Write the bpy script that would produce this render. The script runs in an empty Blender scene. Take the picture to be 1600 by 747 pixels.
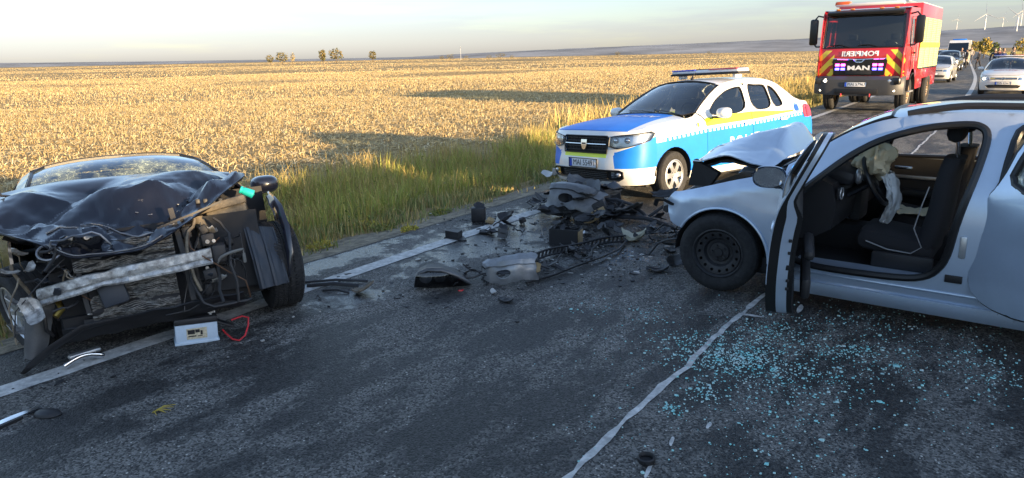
import bpy, bmesh, math, random
import numpy as np
from mathutils import Vector, Matrix, noise
from mathutils.geometry import delaunay_2d_cdt
R = math.radians
rnd = random.Random(7)
SC = bpy.context.scene
COL = SC.collection

# ------------------------------------------------------------------ camera
CAM_H = 1.88
PITCH, ROLL, AZ = R(14.4), R(1.18), R(35.2)
fwd = Vector((-math.sin(AZ)*math.cos(PITCH), math.cos(AZ)*math.cos(PITCH), -math.sin(PITCH)))
r0 = Vector((math.cos(AZ), math.sin(AZ), 0)); u0 = r0.cross(fwd)
rgt = r0*math.cos(ROLL) - u0*math.sin(ROLL); upv = r0*math.sin(ROLL) + u0*math.cos(ROLL)
cd = bpy.data.cameras.new('camera'); cam = bpy.data.objects.new('camera', cd); COL.objects.link(cam)
cam.matrix_world = Matrix(((rgt.x, upv.x, -fwd.x, 0), (rgt.y, upv.y, -fwd.y, 0), (rgt.z, upv.z, -fwd.z, CAM_H), (0, 0, 0, 1)))
cd.sensor_width = 36; cd.lens = 1110/1600*36; cd.clip_start = 0.05; cd.clip_end = 30000
SC.camera = cam

# ------------------------------------------------------------------ sky, sun, exposure
SUN_EL, SUN_AZ = R(7.5), R(-12.0)          # azimuth measured from +X towards +Y
W = bpy.data.worlds.new('World'); SC.world = W; W.use_nodes = True
wn, wl = W.node_tree.nodes, W.node_tree.links
bgn = wn['Background']; bgn.inputs['Strength'].default_value = 0.125
sky = wn.new('ShaderNodeTexSky'); sky.sky_type = 'NISHITA'; sky.sun_disc = False
sky.sun_elevation = R(8.0); sky.sun_rotation = R(90) - SUN_AZ
sky.altitude = 60; sky.air_density = 1.0; sky.dust_density = .7; sky.ozone_density = 2.0
# thin cloud bank low over the horizon and a few wisps
tc = wn.new('ShaderNodeTexCoord'); sp = wn.new('ShaderNodeSeparateXYZ'); wl.new(tc.outputs['Generated'], sp.inputs[0])
mp = wn.new('ShaderNodeMapping'); mp.inputs['Scale'].default_value = (2.2, 2.2, 26); wl.new(tc.outputs['Generated'], mp.inputs[0])
nz = wn.new('ShaderNodeTexNoise'); nz.inputs['Scale'].default_value = 2.3; nz.inputs['Detail'].default_value = 7; nz.inputs['Roughness'].default_value = .58
wl.new(mp.outputs[0], nz.inputs['Vector'])
band = wn.new('ShaderNodeMapRange'); band.inputs['From Min'].default_value = .095; band.inputs['From Max'].default_value = .02
band.interpolation_type = 'SMOOTHSTEP'; wl.new(sp.outputs['Z'], band.inputs['Value'])
ad = wn.new('ShaderNodeMath'); ad.operation = 'MULTIPLY_ADD'; ad.inputs[1].default_value = .36; wl.new(band.outputs[0], ad.inputs[0]); wl.new(nz.outputs['Fac'], ad.inputs[2])
cr = wn.new('ShaderNodeMapRange'); cr.inputs['From Min'].default_value = .56; cr.inputs['From Max'].default_value = .86; cr.interpolation_type = 'SMOOTHSTEP'
cr.inputs['To Max'].default_value = .55; wl.new(ad.outputs[0], cr.inputs['Value'])
hs = wn.new('ShaderNodeHueSaturation'); hs.inputs['Saturation'].default_value = .40; hs.inputs['Value'].default_value = .84
wl.new(sky.outputs[0], hs.inputs['Color'])
hs2 = wn.new('ShaderNodeHueSaturation'); hs2.inputs['Saturation'].default_value = .78; hs2.inputs['Value'].default_value = 1.0; wl.new(sky.outputs[0], hs2.inputs['Color'])
tint = wn.new('ShaderNodeMix'); tint.data_type = 'RGBA'; tint.blend_type = 'MULTIPLY'; tint.inputs['Factor'].default_value = 1
tint.inputs['B'].default_value = (.94, .92, .98, 1); wl.new(hs.outputs[0], tint.inputs['A'])
mx = wn.new('ShaderNodeMix'); mx.data_type = 'RGBA'; wl.new(cr.outputs[0], mx.inputs['Factor']); wl.new(hs2.outputs[0], mx.inputs['A']); wl.new(tint.outputs['Result'], mx.inputs['B'])
wb = wn.new('ShaderNodeMix'); wb.data_type = 'RGBA'; wb.blend_type = 'MULTIPLY'; wb.inputs['Factor'].default_value = 1; wb.inputs['B'].default_value = (.95, 1.0, 1.11, 1)   # the photo's cool white balance
# low blue-grey evening haze round the whole horizon
vm = wn.new('ShaderNodeMapRange'); vm.interpolation_type = 'SMOOTHSTEP'; vm.inputs['From Min'].default_value = .34; vm.inputs['From Max'].default_value = .03; vm.inputs['To Max'].default_value = .92; wl.new(sp.outputs['Z'], vm.inputs['Value'])
vh = wn.new('ShaderNodeHueSaturation'); vh.inputs['Saturation'].default_value = .9; vh.inputs['Value'].default_value = .58; wl.new(mx.outputs['Result'], vh.inputs['Color'])
vt = wn.new('ShaderNodeMix'); vt.data_type = 'RGBA'; vt.blend_type = 'MULTIPLY'; vt.inputs['Factor'].default_value = 1; vt.inputs['B'].default_value = (1.0, .985, 1.04, 1); wl.new(vh.outputs[0], vt.inputs['A'])
vx = wn.new('ShaderNodeMix'); vx.data_type = 'RGBA'; wl.new(vm.outputs[0], vx.inputs['Factor']); wl.new(mx.outputs['Result'], vx.inputs['A']); wl.new(vt.outputs['Result'], vx.inputs['B'])
wl.new(vx.outputs['Result'], wb.inputs['A']); wl.new(wb.outputs['Result'], bgn.inputs['Color'])
sd = bpy.data.lights.new('sun', 'SUN'); sun = bpy.data.objects.new('sun', sd); COL.objects.link(sun)
sd.energy = 4.4; sd.angle = R(0.9); sd.color = (1.0, .72, .40)
sdir = Vector((math.cos(SUN_AZ)*math.cos(SUN_EL), math.sin(SUN_AZ)*math.cos(SUN_EL), math.sin(SUN_EL)))
sun.rotation_euler = sdir.to_track_quat('Z', 'Y').to_euler(); sun.location = sdir*60
vs = SC.view_settings; vs.view_transform = 'Standard'; vs.look = 'None'; vs.gamma = 1; vs.use_curve_mapping = False
vs.exposure = 1.80

# ------------------------------------------------------------------ helpers
MATS = {}
def col4(c): return (c[0], c[1], c[2], 1)
def mat(name, color=(.5, .5, .5), rough=.5, metal=0., spec=.5, coat=0., var=0., vscale=8., bump=0., bscale=60., color2=None,
        emit=None, estr=0., attr=None, coatr=.03, dist=.01):
    if name in MATS: return MATS[name]
    m = bpy.data.materials.new(name); m.use_nodes = True; MATS[name] = m
    nt = m.node_tree; N, L = nt.nodes, nt.links; b = N['Principled BSDF']
    b.inputs['Base Color'].default_value = col4(color); b.inputs['Roughness'].default_value = rough; b.inputs['Metallic'].default_value = metal
    b.inputs['Specular IOR Level'].default_value = spec; b.inputs['Coat Weight'].default_value = coat; b.inputs['Coat Roughness'].default_value = coatr
    if emit: b.inputs['Emission Color'].default_value = col4(emit); b.inputs['Emission Strength'].default_value = estr
    co = N.new('ShaderNodeTexCoord')
    if attr:
        a = N.new('ShaderNodeAttribute'); a.attribute_name = attr
        L.new(a.outputs['Color'], b.inputs['Base Color'])
    elif var or color2:
        n = N.new('ShaderNodeTexNoise'); n.inputs['Scale'].default_value = vscale; n.inputs['Detail'].default_value = 5; n.inputs['Roughness'].default_value = .65
        L.new(co.outputs['Object'], n.inputs['Vector'])
        mp = N.new('ShaderNodeMapRange'); mp.inputs['From Min'].default_value = .35; mp.inputs['From Max'].default_value = .65; L.new(n.outputs['Fac'], mp.inputs[0])
        mi = N.new('ShaderNodeMix'); mi.data_type = 'RGBA'
        c2 = color2 or tuple(c*(1-var) for c in color); c1 = color if color2 else tuple(min(1, c*(1+var)) for c in color)
        mi.inputs['A'].default_value = col4(c1); mi.inputs['B'].default_value = col4(c2)
        L.new(mp.outputs[0], mi.inputs['Factor']); L.new(mi.outputs['Result'], b.inputs['Base Color'])
        rr = N.new('ShaderNodeMapRange'); rr.inputs['To Min'].default_value = max(0, rough-.06); rr.inputs['To Max'].default_value = min(1, rough+.12); L.new(n.outputs['Fac'], rr.inputs[0]); L.new(rr.outputs[0], b.inputs['Roughness'])
    if bump:
        n2 = N.new('ShaderNodeTexNoise'); n2.inputs['Scale'].default_value = bscale; n2.inputs['Detail'].default_value = 4
        L.new(co.outputs['Object'], n2.inputs['Vector'])
        bp = N.new('ShaderNodeBump'); bp.inputs['Strength'].default_value = bump; bp.inputs['Distance'].default_value = dist
        L.new(n2.outputs['Fac'], bp.inputs['Height']); L.new(bp.outputs[0], b.inputs['Normal'])
    return m
def glass(name, tint=(.8, .85, .85), crack=0., refl=1.0, milk=0.):
    if name in MATS: return MATS[name]
    m = bpy.data.materials.new(name); m.use_nodes = True; MATS[name] = m
    nt = m.node_tree; N, L = nt.nodes, nt.links; N.remove(N['Principled BSDF']); out = N['Material Output']
    tr = N.new('ShaderNodeBsdfTransparent'); tr.inputs[0].default_value = col4(tint)
    gl = N.new('ShaderNodeBsdfGlossy'); gl.inputs['Roughness'].default_value = .015; gl.inputs[0].default_value = (1, 1, 1, 1)
    fr = N.new('ShaderNodeFresnel'); fr.inputs['IOR'].default_value = 1.5
    mu = N.new('ShaderNodeMath'); mu.operation = 'MULTIPLY'; mu.inputs[1].default_value = refl*1.6; mu.use_clamp = True; L.new(fr.outputs[0], mu.inputs[0])
    ms = N.new('ShaderNodeMixShader'); L.new(mu.outputs[0], ms.inputs[0]); L.new(tr.outputs[0], ms.inputs[1]); L.new(gl.outputs[0], ms.inputs[2])
    last = ms
    if crack:
        co = N.new('ShaderNodeTexCoord'); df = N.new('ShaderNodeBsdfDiffuse'); df.inputs[0].default_value = (.62, .70, .52, 1)
        v = N.new('ShaderNodeTexVoronoi'); v.feature = 'DISTANCE_TO_EDGE'; v.inputs['Scale'].default_value = crack
        nn = N.new('ShaderNodeTexNoise'); nn.inputs['Scale'].default_value = 5; nn.inputs['Detail'].default_value = 4; L.new(co.outputs['Object'], nn.inputs['Vector'])
        va = N.new('ShaderNodeMix'); va.data_type = 'RGBA'; va.blend_type = 'ADD'; va.inputs['Factor'].default_value = .35
        L.new(co.outputs['Object'], va.inputs['A']); L.new(nn.outputs['Color'], va.inputs['B']); L.new(va.outputs['Result'], v.inputs['Vector'])
        r1 = N.new('ShaderNodeMapRange'); r1.inputs['From Min'].default_value = .012; r1.inputs['From Max'].default_value = .035; r1.inputs['To Min'].default_value = 1; r1.inputs['To Max'].default_value = 0; L.new(v.outputs['Distance'], r1.inputs[0])
        n3 = N.new('ShaderNodeTexNoise'); n3.inputs['Scale'].default_value = 3.2; n3.inputs['Detail'].default_value = 6; n3.inputs['Roughness'].default_value = .7; L.new(co.outputs['Object'], n3.inputs['Vector'])
        r2 = N.new('ShaderNodeMapRange'); r2.inputs['From Min'].default_value = .46; r2.inputs['From Max'].default_value = .66; L.new(n3.outputs['Fac'], r2.inputs[0])
        m1 = N.new('ShaderNodeMath'); m1.operation = 'MULTIPLY'; L.new(r1.outputs[0], m1.inputs[0]); L.new(r2.outputs[0], m1.inputs[1])
        m2 = N.new('ShaderNodeMath'); m2.operation = 'MULTIPLY_ADD'; m2.inputs[1].default_value = milk; L.new(r2.outputs[0], m2.inputs[0]); L.new(m1.outputs[0], m2.inputs[2]); m2.use_clamp = True
        ms2 = N.new('ShaderNodeMixShader'); L.new(m2.outputs[0], ms2.inputs[0]); L.new(ms.outputs[0], ms2.inputs[1]); L.new(df.outputs[0], ms2.inputs[2]); last = ms2
    L.new(last.outputs[0], out.inputs[0])
    return m

def tag(o, label=None, cat=None, group=None, kind=None):
    if label: o['label'] = label
    if cat: o['category'] = cat
    if group: o['group'] = group
    if kind: o['kind'] = kind
    return o
def thing(name, label, cat, loc=(0, 0, 0), rot=(0, 0, 0), group=None):
    o = bpy.data.objects.new(name, None); COL.objects.link(o); o.empty_display_size = .2
    o.location = loc; o.rotation_euler = rot
    return tag(o, label, cat, group)
def link(name, me, parent=None):
    o = bpy.data.objects.new(name, me); COL.objects.link(o)
    if parent: o.parent = parent
    return o
def copy_tree(o, parent=None):
    c = o.copy(); COL.objects.link(c); c.parent = parent
    for ch in list(o.children): copy_tree(ch, c)
    return c

class MB:
    """collects shapes; build() links them as one mesh object"""
    def __init__(s): s.v = []; s.f = []; s.m = []; s.mats = []
    def mi(s, m):
        if m is None: return 0
        if m not in s.mats: s.mats.append(m)
        return s.mats.index(m)
    def add(s, vs, fs, m=None, M=None):
        k = len(s.v); i = s.mi(m)
        s.v += [tuple(M @ Vector(v)) if M else tuple(v) for v in vs]
        for n, f in enumerate(fs):
            s.f.append(tuple(a+k for a in f)); s.m.append(i)
        return s
    def addm(s, vs, fs, ms, mats):
        k = len(s.v); ii = [s.mi(m) for m in mats]
        s.v += [tuple(v) for v in vs]
        for f, q in zip(fs, ms): s.f.append(tuple(a+k for a in f)); s.m.append(ii[q])
        return s
    def box(s, c, d, m=None, M=None, taper=1., tz=None):
        x, y, z = d[0]/2, d[1]/2, d[2]/2; t = taper
        vs = [(-x, -y, -z), (x, -y, -z), (x, y, -z), (-x, y, -z), (-x*t, -y*t, z), (x*t, -y*t, z), (x*t, y*t, z), (-x*t, y*t, z)]
        T = Matrix.Translation(Vector(c))
        return s.add(vs, [(3, 2, 1, 0), (4, 5, 6, 7), (0, 1, 5, 4), (1, 2, 6, 5), (2, 3, 7, 6), (3, 0, 4, 7)], m, (M or Matrix()) @ T if not tz else (M or Matrix()) @ T @ tz)
    def rbox(s, c, d, r, m=None, M=None, seg=2, rot=None):
        bm = bmesh.new(); bmesh.ops.create_cube(bm, size=1); bmesh.ops.scale(bm, vec=d, verts=bm.verts)
        bmesh.ops.bevel(bm, geom=bm.edges[:], offset=min(r, min(d)*.48), segments=seg, affect='EDGES', profile=.5, clamp_overlap=True)
        T = Matrix.Translation(Vector(c)) @ (rot or Matrix())
        vs = [v.co.copy() for v in bm.verts]; bm.verts.index_update(); fs = [tuple(v.index for v in f.verts) for f in bm.faces]; bm.free()
        return s.add(vs, fs, m, (M or Matrix()) @ T)
    def tube(s, pts, r, n=8, m=None, M=None, cap=True, closed=False, flat=1.):
        P = [Vector(p) for p in pts]; k = len(P); vs = []; fs = []
        rr = r if isinstance(r, (list, tuple)) else [r]*k
        t0 = (P[1]-P[0]).normalized(); a = t0.orthogonal().normalized()
        for i in range(k):
            if closed: t = (P[(i+1) % k]-P[i-1])
            else: t = (P[min(i+1, k-1)]-P[max(i-1, 0)])
            if t.length < 1e-9: t = t0
            t = t.normalized(); a = (a - t*a.dot(t))
            if a.length < 1e-6: a = t.orthogonal()
            a.normalize(); b = t.cross(a)
            for j in range(n):
                q = 2*math.pi*j/n; vs.append(P[i] + a*(math.cos(q)*rr[i]) + b*(math.sin(q)*rr[i]*flat))
        for i in range(k if closed else k-1):
            i2 = (i+1) % k
            for j in range(n): fs.append((i*n+j, i*n+(j+1) % n, i2*n+(j+1) % n, i2*n+j))
        if cap and not closed: fs.append(tuple(range(n))[::-1]); fs.append(tuple(range((k-1)*n, k*n)))
        return s.add(vs, fs, m, M)
    def cyl(s, a, b, r, n=16, m=None, M=None, r2=None): return s.tube([a, b], [r, r if r2 is None else r2], n, m, M)
    def lathe(s, prof, n=32, m=None, M=None, axis='y', ms=None):
        vs = []; fs = []; mm = []
        k = len(prof)
        for i in range(n):
            q = 2*math.pi*i/n; c, d = math.cos(q), math.sin(q)
            for (r, h) in prof:
                vs.append((r*c, h, r*d) if axis == 'y' else (r*c, r*d, h) if axis == 'z' else (h, r*c, r*d))
        for i in range(n):
            for j in range(k-1):
                fs.append((i*k+j, i*k+j+1, ((i+1) % n)*k+j+1, ((i+1) % n)*k+j)); mm.append(j)
        if ms:
            if M: vs = [M @ Vector(v) for v in vs]
            return s.addm(vs, fs, [ms[0][j] for j in mm], ms[1])
        return s.add(vs, fs, m, M)
    def prism(s, poly, h0, h1, m=None, M=None, axis='z'):
        n = len(poly); vs = []
        for h in (h0, h1):
            for (a, b) in poly: vs.append((a, b, h) if axis == 'z' else (a, h, b) if axis == 'y' else (h, a, b))
        fs = [tuple(range(n))[::-1], tuple(range(n, 2*n))] + [(i, (i+1) % n, n+(i+1) % n, n+i) for i in range(n)]
        return s.add(vs, fs, m, M)
    def grid(s, fn, nu, nv, m=None, M=None, closed=False):
        vs = [fn(i/(nu-1), j/(nv-1)) for i in range(nu) for j in range(nv)]
        fs = [(i*nv+j, (i+1)*nv+j, (i+1)*nv+j+1, i*nv+j+1) for i in range(nu-1) for j in range(nv-1)]
        return s.add(vs, fs, m, M)
    def ball(s, c, r, m=None, M=None, n=12, k=8):
        r = r if isinstance(r, (tuple, list)) else (r, r, r)
        def fn(a, b):
            th = a*2*math.pi; ph = b*math.pi
            return (c[0]+r[0]*math.sin(ph)*math.cos(th), c[1]+r[1]*math.sin(ph)*math.sin(th), c[2]-r[2]*math.cos(ph))
        return s.grid(fn, n+1, k+1, m, M)
    def build(s, name, m=None, parent=None, smooth=True, angle=38, solid=0, weld=False, fix=True, mod=None):
        me = bpy.data.meshes.new(name); me.from_pydata(s.v, [], s.f)
        ms = s.mats or ([m] if m else [])
        for q in ms: me.materials.append(q)
        if len(ms) > 1: me.polygons.foreach_set('material_index', s.m)
        if fix or weld:
            bm = bmesh.new(); bm.from_mesh(me)
            if weld: bmesh.ops.remove_doubles(bm, verts=bm.verts, dist=1e-4)
            if fix: bmesh.ops.recalc_face_normals(bm, faces=bm.faces)
            bm.to_mesh(me); bm.free()
        if smooth:
            me.polygons.foreach_set('use_smooth', [True]*len(me.polygons)); me.set_sharp_from_angle(angle=R(angle))
        me.update()
        o = link(name, me, parent)
        if solid:
            cnt = {}
            for p in me.polygons:
                for k in p.edge_keys: cnt[k] = cnt.get(k, 0)+1
            es = me.attributes.get('sharp_edge') or me.attributes.new('sharp_edge', 'BOOLEAN', 'EDGE')
            for e_ in me.edges:
                if cnt.get(tuple(sorted(e_.vertices)), 0) == 1: es.data[e_.index].value = True
            md = o.modifiers.new('solid', 'SOLIDIFY'); md.thickness = abs(solid); md.offset = -1 if solid > 0 else 1; md.use_even_offset = False
        return o

def np_mesh(name, V, F, m, cols=None, kind=None, label=None):
    """fast joined mesh: V (n,3), F (k,3)"""
    me = bpy.data.meshes.new(name); n, k = len(V), len(F); w = F.shape[1]
    me.vertices.add(n); me.vertices.foreach_set('co', V.astype(np.float32).ravel())
    me.loops.add(k*w); me.loops.foreach_set('vertex_index', F.astype(np.int32).ravel())
    me.polygons.add(k); me.polygons.foreach_set('loop_start', np.arange(0, k*w, w, dtype=np.int32))
    if cols is not None:
        a = me.color_attributes.new('tone', 'FLOAT_COLOR', 'POINT'); c = np.ones((n, 4), np.float32); c[:, :3] = cols; a.data.foreach_set('color', c.ravel())
    me.materials.append(m); me.update(calc_edges=True); me.validate()
    return link(name, me)

def spl(pts):
    """monotone cubic interpolation"""
    P = sorted(pts); X = [p[0] for p in P]; Y = [p[1] for p in P]; n = len(X)
    d = [(Y[i+1]-Y[i])/(X[i+1]-X[i]) for i in range(n-1)]
    t = [d[0]] + [0 if d[i-1]*d[i] <= 0 else 2*d[i-1]*d[i]/(d[i-1]+d[i]) for i in range(1, n-1)] + [d[-1]]
    def f(x):
        if x <= X[0]: return Y[0]
        if x >= X[-1]: return Y[-1]
        lo, hi = 0, n-1
        while hi-lo > 1:
            q = (lo+hi)//2
            if X[q] <= x: lo = q
            else: hi = q
        h = X[lo+1]-X[lo]; s = (x-X[lo])/h
        return (2*s**3-3*s*s+1)*Y[lo] + (s**3-2*s*s+s)*h*t[lo] + (-2*s**3+3*s*s)*Y[lo+1] + (s**3-s*s)*h*t[lo+1]
    return f
def densify(poly, h, closed=True):
    out = []; n = len(poly)
    for i in range(n if closed else n-1):
        a, b = poly[i], poly[(i+1) % n]; k = max(1, int(math.ceil(math.hypot(b[0]-a[0], b[1]-a[1])/h)))
        out += [(a[0]+(b[0]-a[0])*j/k, a[1]+(b[1]-a[1])*j/k) for j in range(k)]
    if not closed: out.append(tuple(poly[-1]))
    return out
def chaikin(P, n=2):
    """round the corners of a closed outline"""
    for _ in range(n):
        Q = []
        for i in range(len(P)):
            a, b = P[i], P[(i+1) % len(P)]; Q += [(a[0]*.78+b[0]*.22, a[1]*.78+b[1]*.22), (a[0]*.22+b[0]*.78, a[1]*.22+b[1]*.78)]
        P = Q
    return P
def tri(t): return abs(((t/math.pi) % 1.)*2-1)
def inpoly(P, poly):
    P = np.asarray(P, float); x, y = P[:, 0], P[:, 1]; r = np.zeros(len(P), bool); n = len(poly); j = n-1
    for i in range(n):
        xi, yi = poly[i]; xj, yj = poly[j]
        if yi != yj: r ^= ((yi > y) != (yj > y)) & (x < (xj-xi)*(y-yi)/(yj-yi)+xi)
        j = i
    return r
def panel2d(outer, holes=(), lines=(), h=.07, hb=None):
    hb = hb or h
    loops = [densify(outer, hb)] + [densify(q, hb) for q in holes]
    V = []; E = []
    for lp in loops:
        k = len(V); V += lp; E += [(k+i, k+(i+1) % len(lp)) for i in range(len(lp))]
    for ln in lines:
        lp = densify(ln, hb, False); k = len(V); V += lp; E += [(k+i, k+i+1) for i in range(len(lp)-1)]
    B = np.array(V); x0, y0 = B.min(0); x1, y1 = B.max(0)
    gx, gy = np.meshgrid(np.arange(x0+h/2, x1, h), np.arange(y0+h/2, y1, h)); gx = gx + (np.arange(gx.shape[0]) % 2)[:, None]*h/2
    G = np.stack([gx.ravel(), gy.ravel()], 1)
    if len(G):
        k = inpoly(G, loops[0])
        for q in loops[1:]: k &= ~inpoly(G, q)
        G = G[k]
    if len(G):
        dd = np.min(((G[:, None, :]-B[None])**2).sum(2), 1); G = G[dd > (.4*h)**2]
        V = V + [tuple(g) for g in G]
    vo, eo, fo, *_ = delaunay_2d_cdt([Vector(v) for v in V], E, [], 0, 1e-6)
    C = np.array([[(vo[f[0]].x+vo[f[1]].x+vo[f[2]].x)/3, (vo[f[0]].y+vo[f[1]].y+vo[f[2]].y)/3] for f in fo])
    k = inpoly(C, loops[0])
    for q in loops[1:]: k &= ~inpoly(C, q)
    fs = [tuple(f) for f, a in zip(fo, k) if a]; C = C[k]
    return [(v.x, v.y) for v in vo], fs, C
def pmesh(mb, mapf, outer, holes=(), lines=(), h=.07, mats=(), region=None, hb=None):
    vo, fs, C = panel2d(outer, holes, lines, h, hb)
    used = sorted({i for f in fs for i in f}); ix = {a: i for i, a in enumerate(used)}
    vs = [mapf(*vo[i]) for i in used]; fs = [tuple(ix[i] for i in f) for f in fs]
    ms = [region(c[0], c[1]) if region else 0 for c in C]
    mb.addm(vs, fs, ms, list(mats)); return mb
def text2d(body, size=1., bold=0., sx=1., spacing=1.):
    cu = bpy.data.curves.new('lettering', 'FONT'); cu.body = body; cu.size = size; cu.align_x = 'CENTER'; cu.align_y = 'CENTER'; cu.offset = bold; cu.space_character = spacing
    cu.resolution_u = 3
    o = bpy.data.objects.new('lettering', cu); COL.objects.link(o)
    dg = bpy.context.evaluated_depsgraph_get(); me = bpy.data.meshes.new_from_object(o.evaluated_get(dg))
    vs = [(v.co.x*sx, v.co.y) for v in me.vertices]; fs = [tuple(p.vertices) for p in me.polygons]
    bpy.data.objects.remove(o); bpy.data.curves.remove(cu); bpy.data.meshes.remove(me)
    return vs, fs
def text_on(mapf, body, size, m, name, parent, bold=0., sx=1., spacing=1., flip=1, origin=(0, 0), skew=0.):
    vs, fs = text2d(body, size, bold, sx, spacing)
    mb = MB(); mb.add([mapf(origin[0]+flip*(a+skew*b), origin[1]+b) for a, b in vs], fs, m)
    return mb.build(name, m, parent, smooth=False, fix=False)
def smooth01(a, b, x):
    t = min(1, max(0, (x-a)/(b-a))); return t*t*(3-2*t)
def fbm(x, y, z=0., o=4):
    return noise.fractal(Vector((x, y, z)), 1., 2., o)

def at(px, py, z=0.):
    """point of the place at height z seen at photo position (px, py) of the 1600 x 747 picture"""
    d = rgt*((px-800)/1110) - upv*((py-373.5)/1110) + fwd; t = (z-CAM_H)/d.z
    return Vector((d.x*t, d.y*t, z))
# ================================================================== setting
def road_off(y):
    if y < 18: return 0.
    if y < 62: return -.00066*(y-18)**2
    return -.00066*44*44 - .058*(y-62)
EDGE_L, CENT, EDGE_R = -4.76, -1.47, 1.85
ASP_L, ASP_R = -5.42, 2.5
def ground_z(x, y):
    """terrain height: shoulder, shallow ditch, field"""
    d = (x - road_off(y))
    if d > ASP_R: t = d-ASP_R; side = 1
    elif d < ASP_L: t = ASP_L-d; side = 0
    else: return -.03
    z = -.03 - .12*smooth01(0, .9, t) - .22*smooth01(.9, 2.2, t) + .24*smooth01(2.6, 4.4, t)
    z += .05*smooth01(.2, 1.2, t)*fbm(x*.6, y*.6)
    z += .25*smooth01(8, 60, t)*fbm(x*.02, y*.02)
    return z
def asphalt():
    m = bpy.data.materials.new('asphalt'); m.use_nodes = True; N, L = m.node_tree.nodes, m.node_tree.links; b = N['Principled BSDF']
    co = N.new('ShaderNodeTexCoord')
    def nz(sc, det=4, ro=.6):
        n = N.new('ShaderNodeTexNoise'); n.inputs['Scale'].default_value = sc; n.inputs['Detail'].default_value = det; n.inputs['Roughness'].default_value = ro; L.new(co.outputs['Object'], n.inputs['Vector']); return n
    def rng(src, a, b_, c=0., d=1.):
        r = N.new('ShaderNodeMapRange'); r.inputs['From Min'].default_value = a; r.inputs['From Max'].default_value = b_; r.inputs['To Min'].default_value = c; r.inputs['To Max'].default_value = d; L.new(src, r.inputs[0]); return r.outputs[0]
    def mix(f, A, B, t='MIX'):
        k = N.new('ShaderNodeMix'); k.data_type = 'RGBA'; k.blend_type = t
        for nm, q in (('Factor', f), ('A', A), ('B', B)):
            if hasattr(q, 'links'): L.new(q, k.inputs[nm])
            else: k.inputs[nm].default_value = q
        return k.outputs['Result']
    v = N.new('ShaderNodeTexVoronoi'); v.inputs['Scale'].default_value = 95; L.new(co.outputs['Object'], v.inputs['Vector'])
    v2 = N.new('ShaderNodeTexVoronoi'); v2.inputs['Scale'].default_value = 44; L.new(co.outputs['Object'], v2.inputs['Vector'])
    sep = N.new('ShaderNodeSeparateColor'); L.new(v.outputs['Color'], sep.inputs[0])
    stone = mix(rng(sep.outputs[0], .1, 1.), (.024, .024, .0235, 1), (.175, .170, .160, 1))
    sep2 = N.new('ShaderNodeSeparateColor'); L.new(v2.outputs['Color'], sep2.inputs[0])
    spark = mix(rng(sep2.outputs[1], .86, .92), stone, (.42, .41, .38, 1))
    base = mix(rng(v2.outputs['Distance'], .27, .20), stone, spark)
    big = nz(.55, 5, .6); streak = nz(1.5, 9, .72)
    mpn = N.new('ShaderNodeMapping'); mpn.inputs['Scale'].default_value = (1.5, .6, 1); mpn.inputs['Rotation'].default_value = (0, 0, R(-25)); L.new(co.outputs['Object'], mpn.inputs[0]); L.new(mpn.outputs[0], streak.inputs['Vector'])
    worn = rng(streak.outputs['Fac'], .46, .54)
    base = mix(1., base, mix(worn, (.38, .38, .385, 1), (1.45, 1.44, 1.42, 1)), 'MULTIPLY')
    base = mix(1., base, mix(rng(big.outputs['Fac'], .35, .65), (.70, .70, .70, 1), (1.2, 1.2, 1.19, 1)), 'MULTIPLY')
    # spilled coolant and oil: a wet film with ragged edges round the wreckage
    xyz = N.new('ShaderNodeSeparateXYZ'); L.new(co.outputs['Object'], xyz.inputs[0])
    def mth(op, a, b_=None):
        k = N.new('ShaderNodeMath'); k.operation = op
        for i, q in enumerate((a, b_)):
            if q is None: continue
            if hasattr(q, 'links'): L.new(q, k.inputs[i])
            else: k.inputs[i].default_value = q
        return k.outputs[0]
    def blob(cx, cy, rx, ry):
        a = mth('DIVIDE', mth('SUBTRACT', xyz.outputs[0], cx), rx); b_ = mth('DIVIDE', mth('SUBTRACT', xyz.outputs[1], cy), ry)
        return mth('ADD', mth('MULTIPLY', a, a), mth('MULTIPLY', b_, b_))
    d = mth('MINIMUM', mth('MINIMUM', blob(-4.45, 6.6, .95, 3.0), blob(-5.2, 4.6, .28, 1.6)), mth('MINIMUM', blob(-4.25, 3.75, .32, .55), blob(-3.3, 6.0, .9, .9)))
    wn_ = nz(3.4, 9, .70)
    wet = mth('SUBTRACT', mth('MULTIPLY', wn_.outputs['Fac'], 1.9), mth('MULTIPLY', d, .55)); wet = rng(wet, .66, .80)
    base = mix(mth('MULTIPLY', wet, .72), base, (.010, .010, .010, 1))
    L.new(base, b.inputs['Base Color'])
    rough = rng(worn, 0., 1., .60, .85); k = N.new('ShaderNodeMix'); k.data_type = 'FLOAT'; L.new(wet, k.inputs[0]); L.new(rough, k.inputs[2]); k.inputs[3].default_value = .24
    L.new(k.outputs[0], b.inputs['Roughness']); b.inputs['Specular IOR Level'].default_value = .45
    bp = N.new('ShaderNodeBump'); bp.inputs['Distance'].default_value = .006; L.new(rng(wet, 0, 1, .85, .30), bp.inputs['Strength'])
    ad = N.new('ShaderNodeMath'); ad.operation = 'ADD'; L.new(sep.outputs[2], ad.inputs[0]); L.new(rng(v.outputs['Distance'], 0, .7, 1, 0), ad.inputs[1]); L.new(ad.outputs[0], bp.inputs['Height']); L.new(bp.outputs[0], b.inputs['Normal'])
    return m
ASPH = asphalt()
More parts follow.
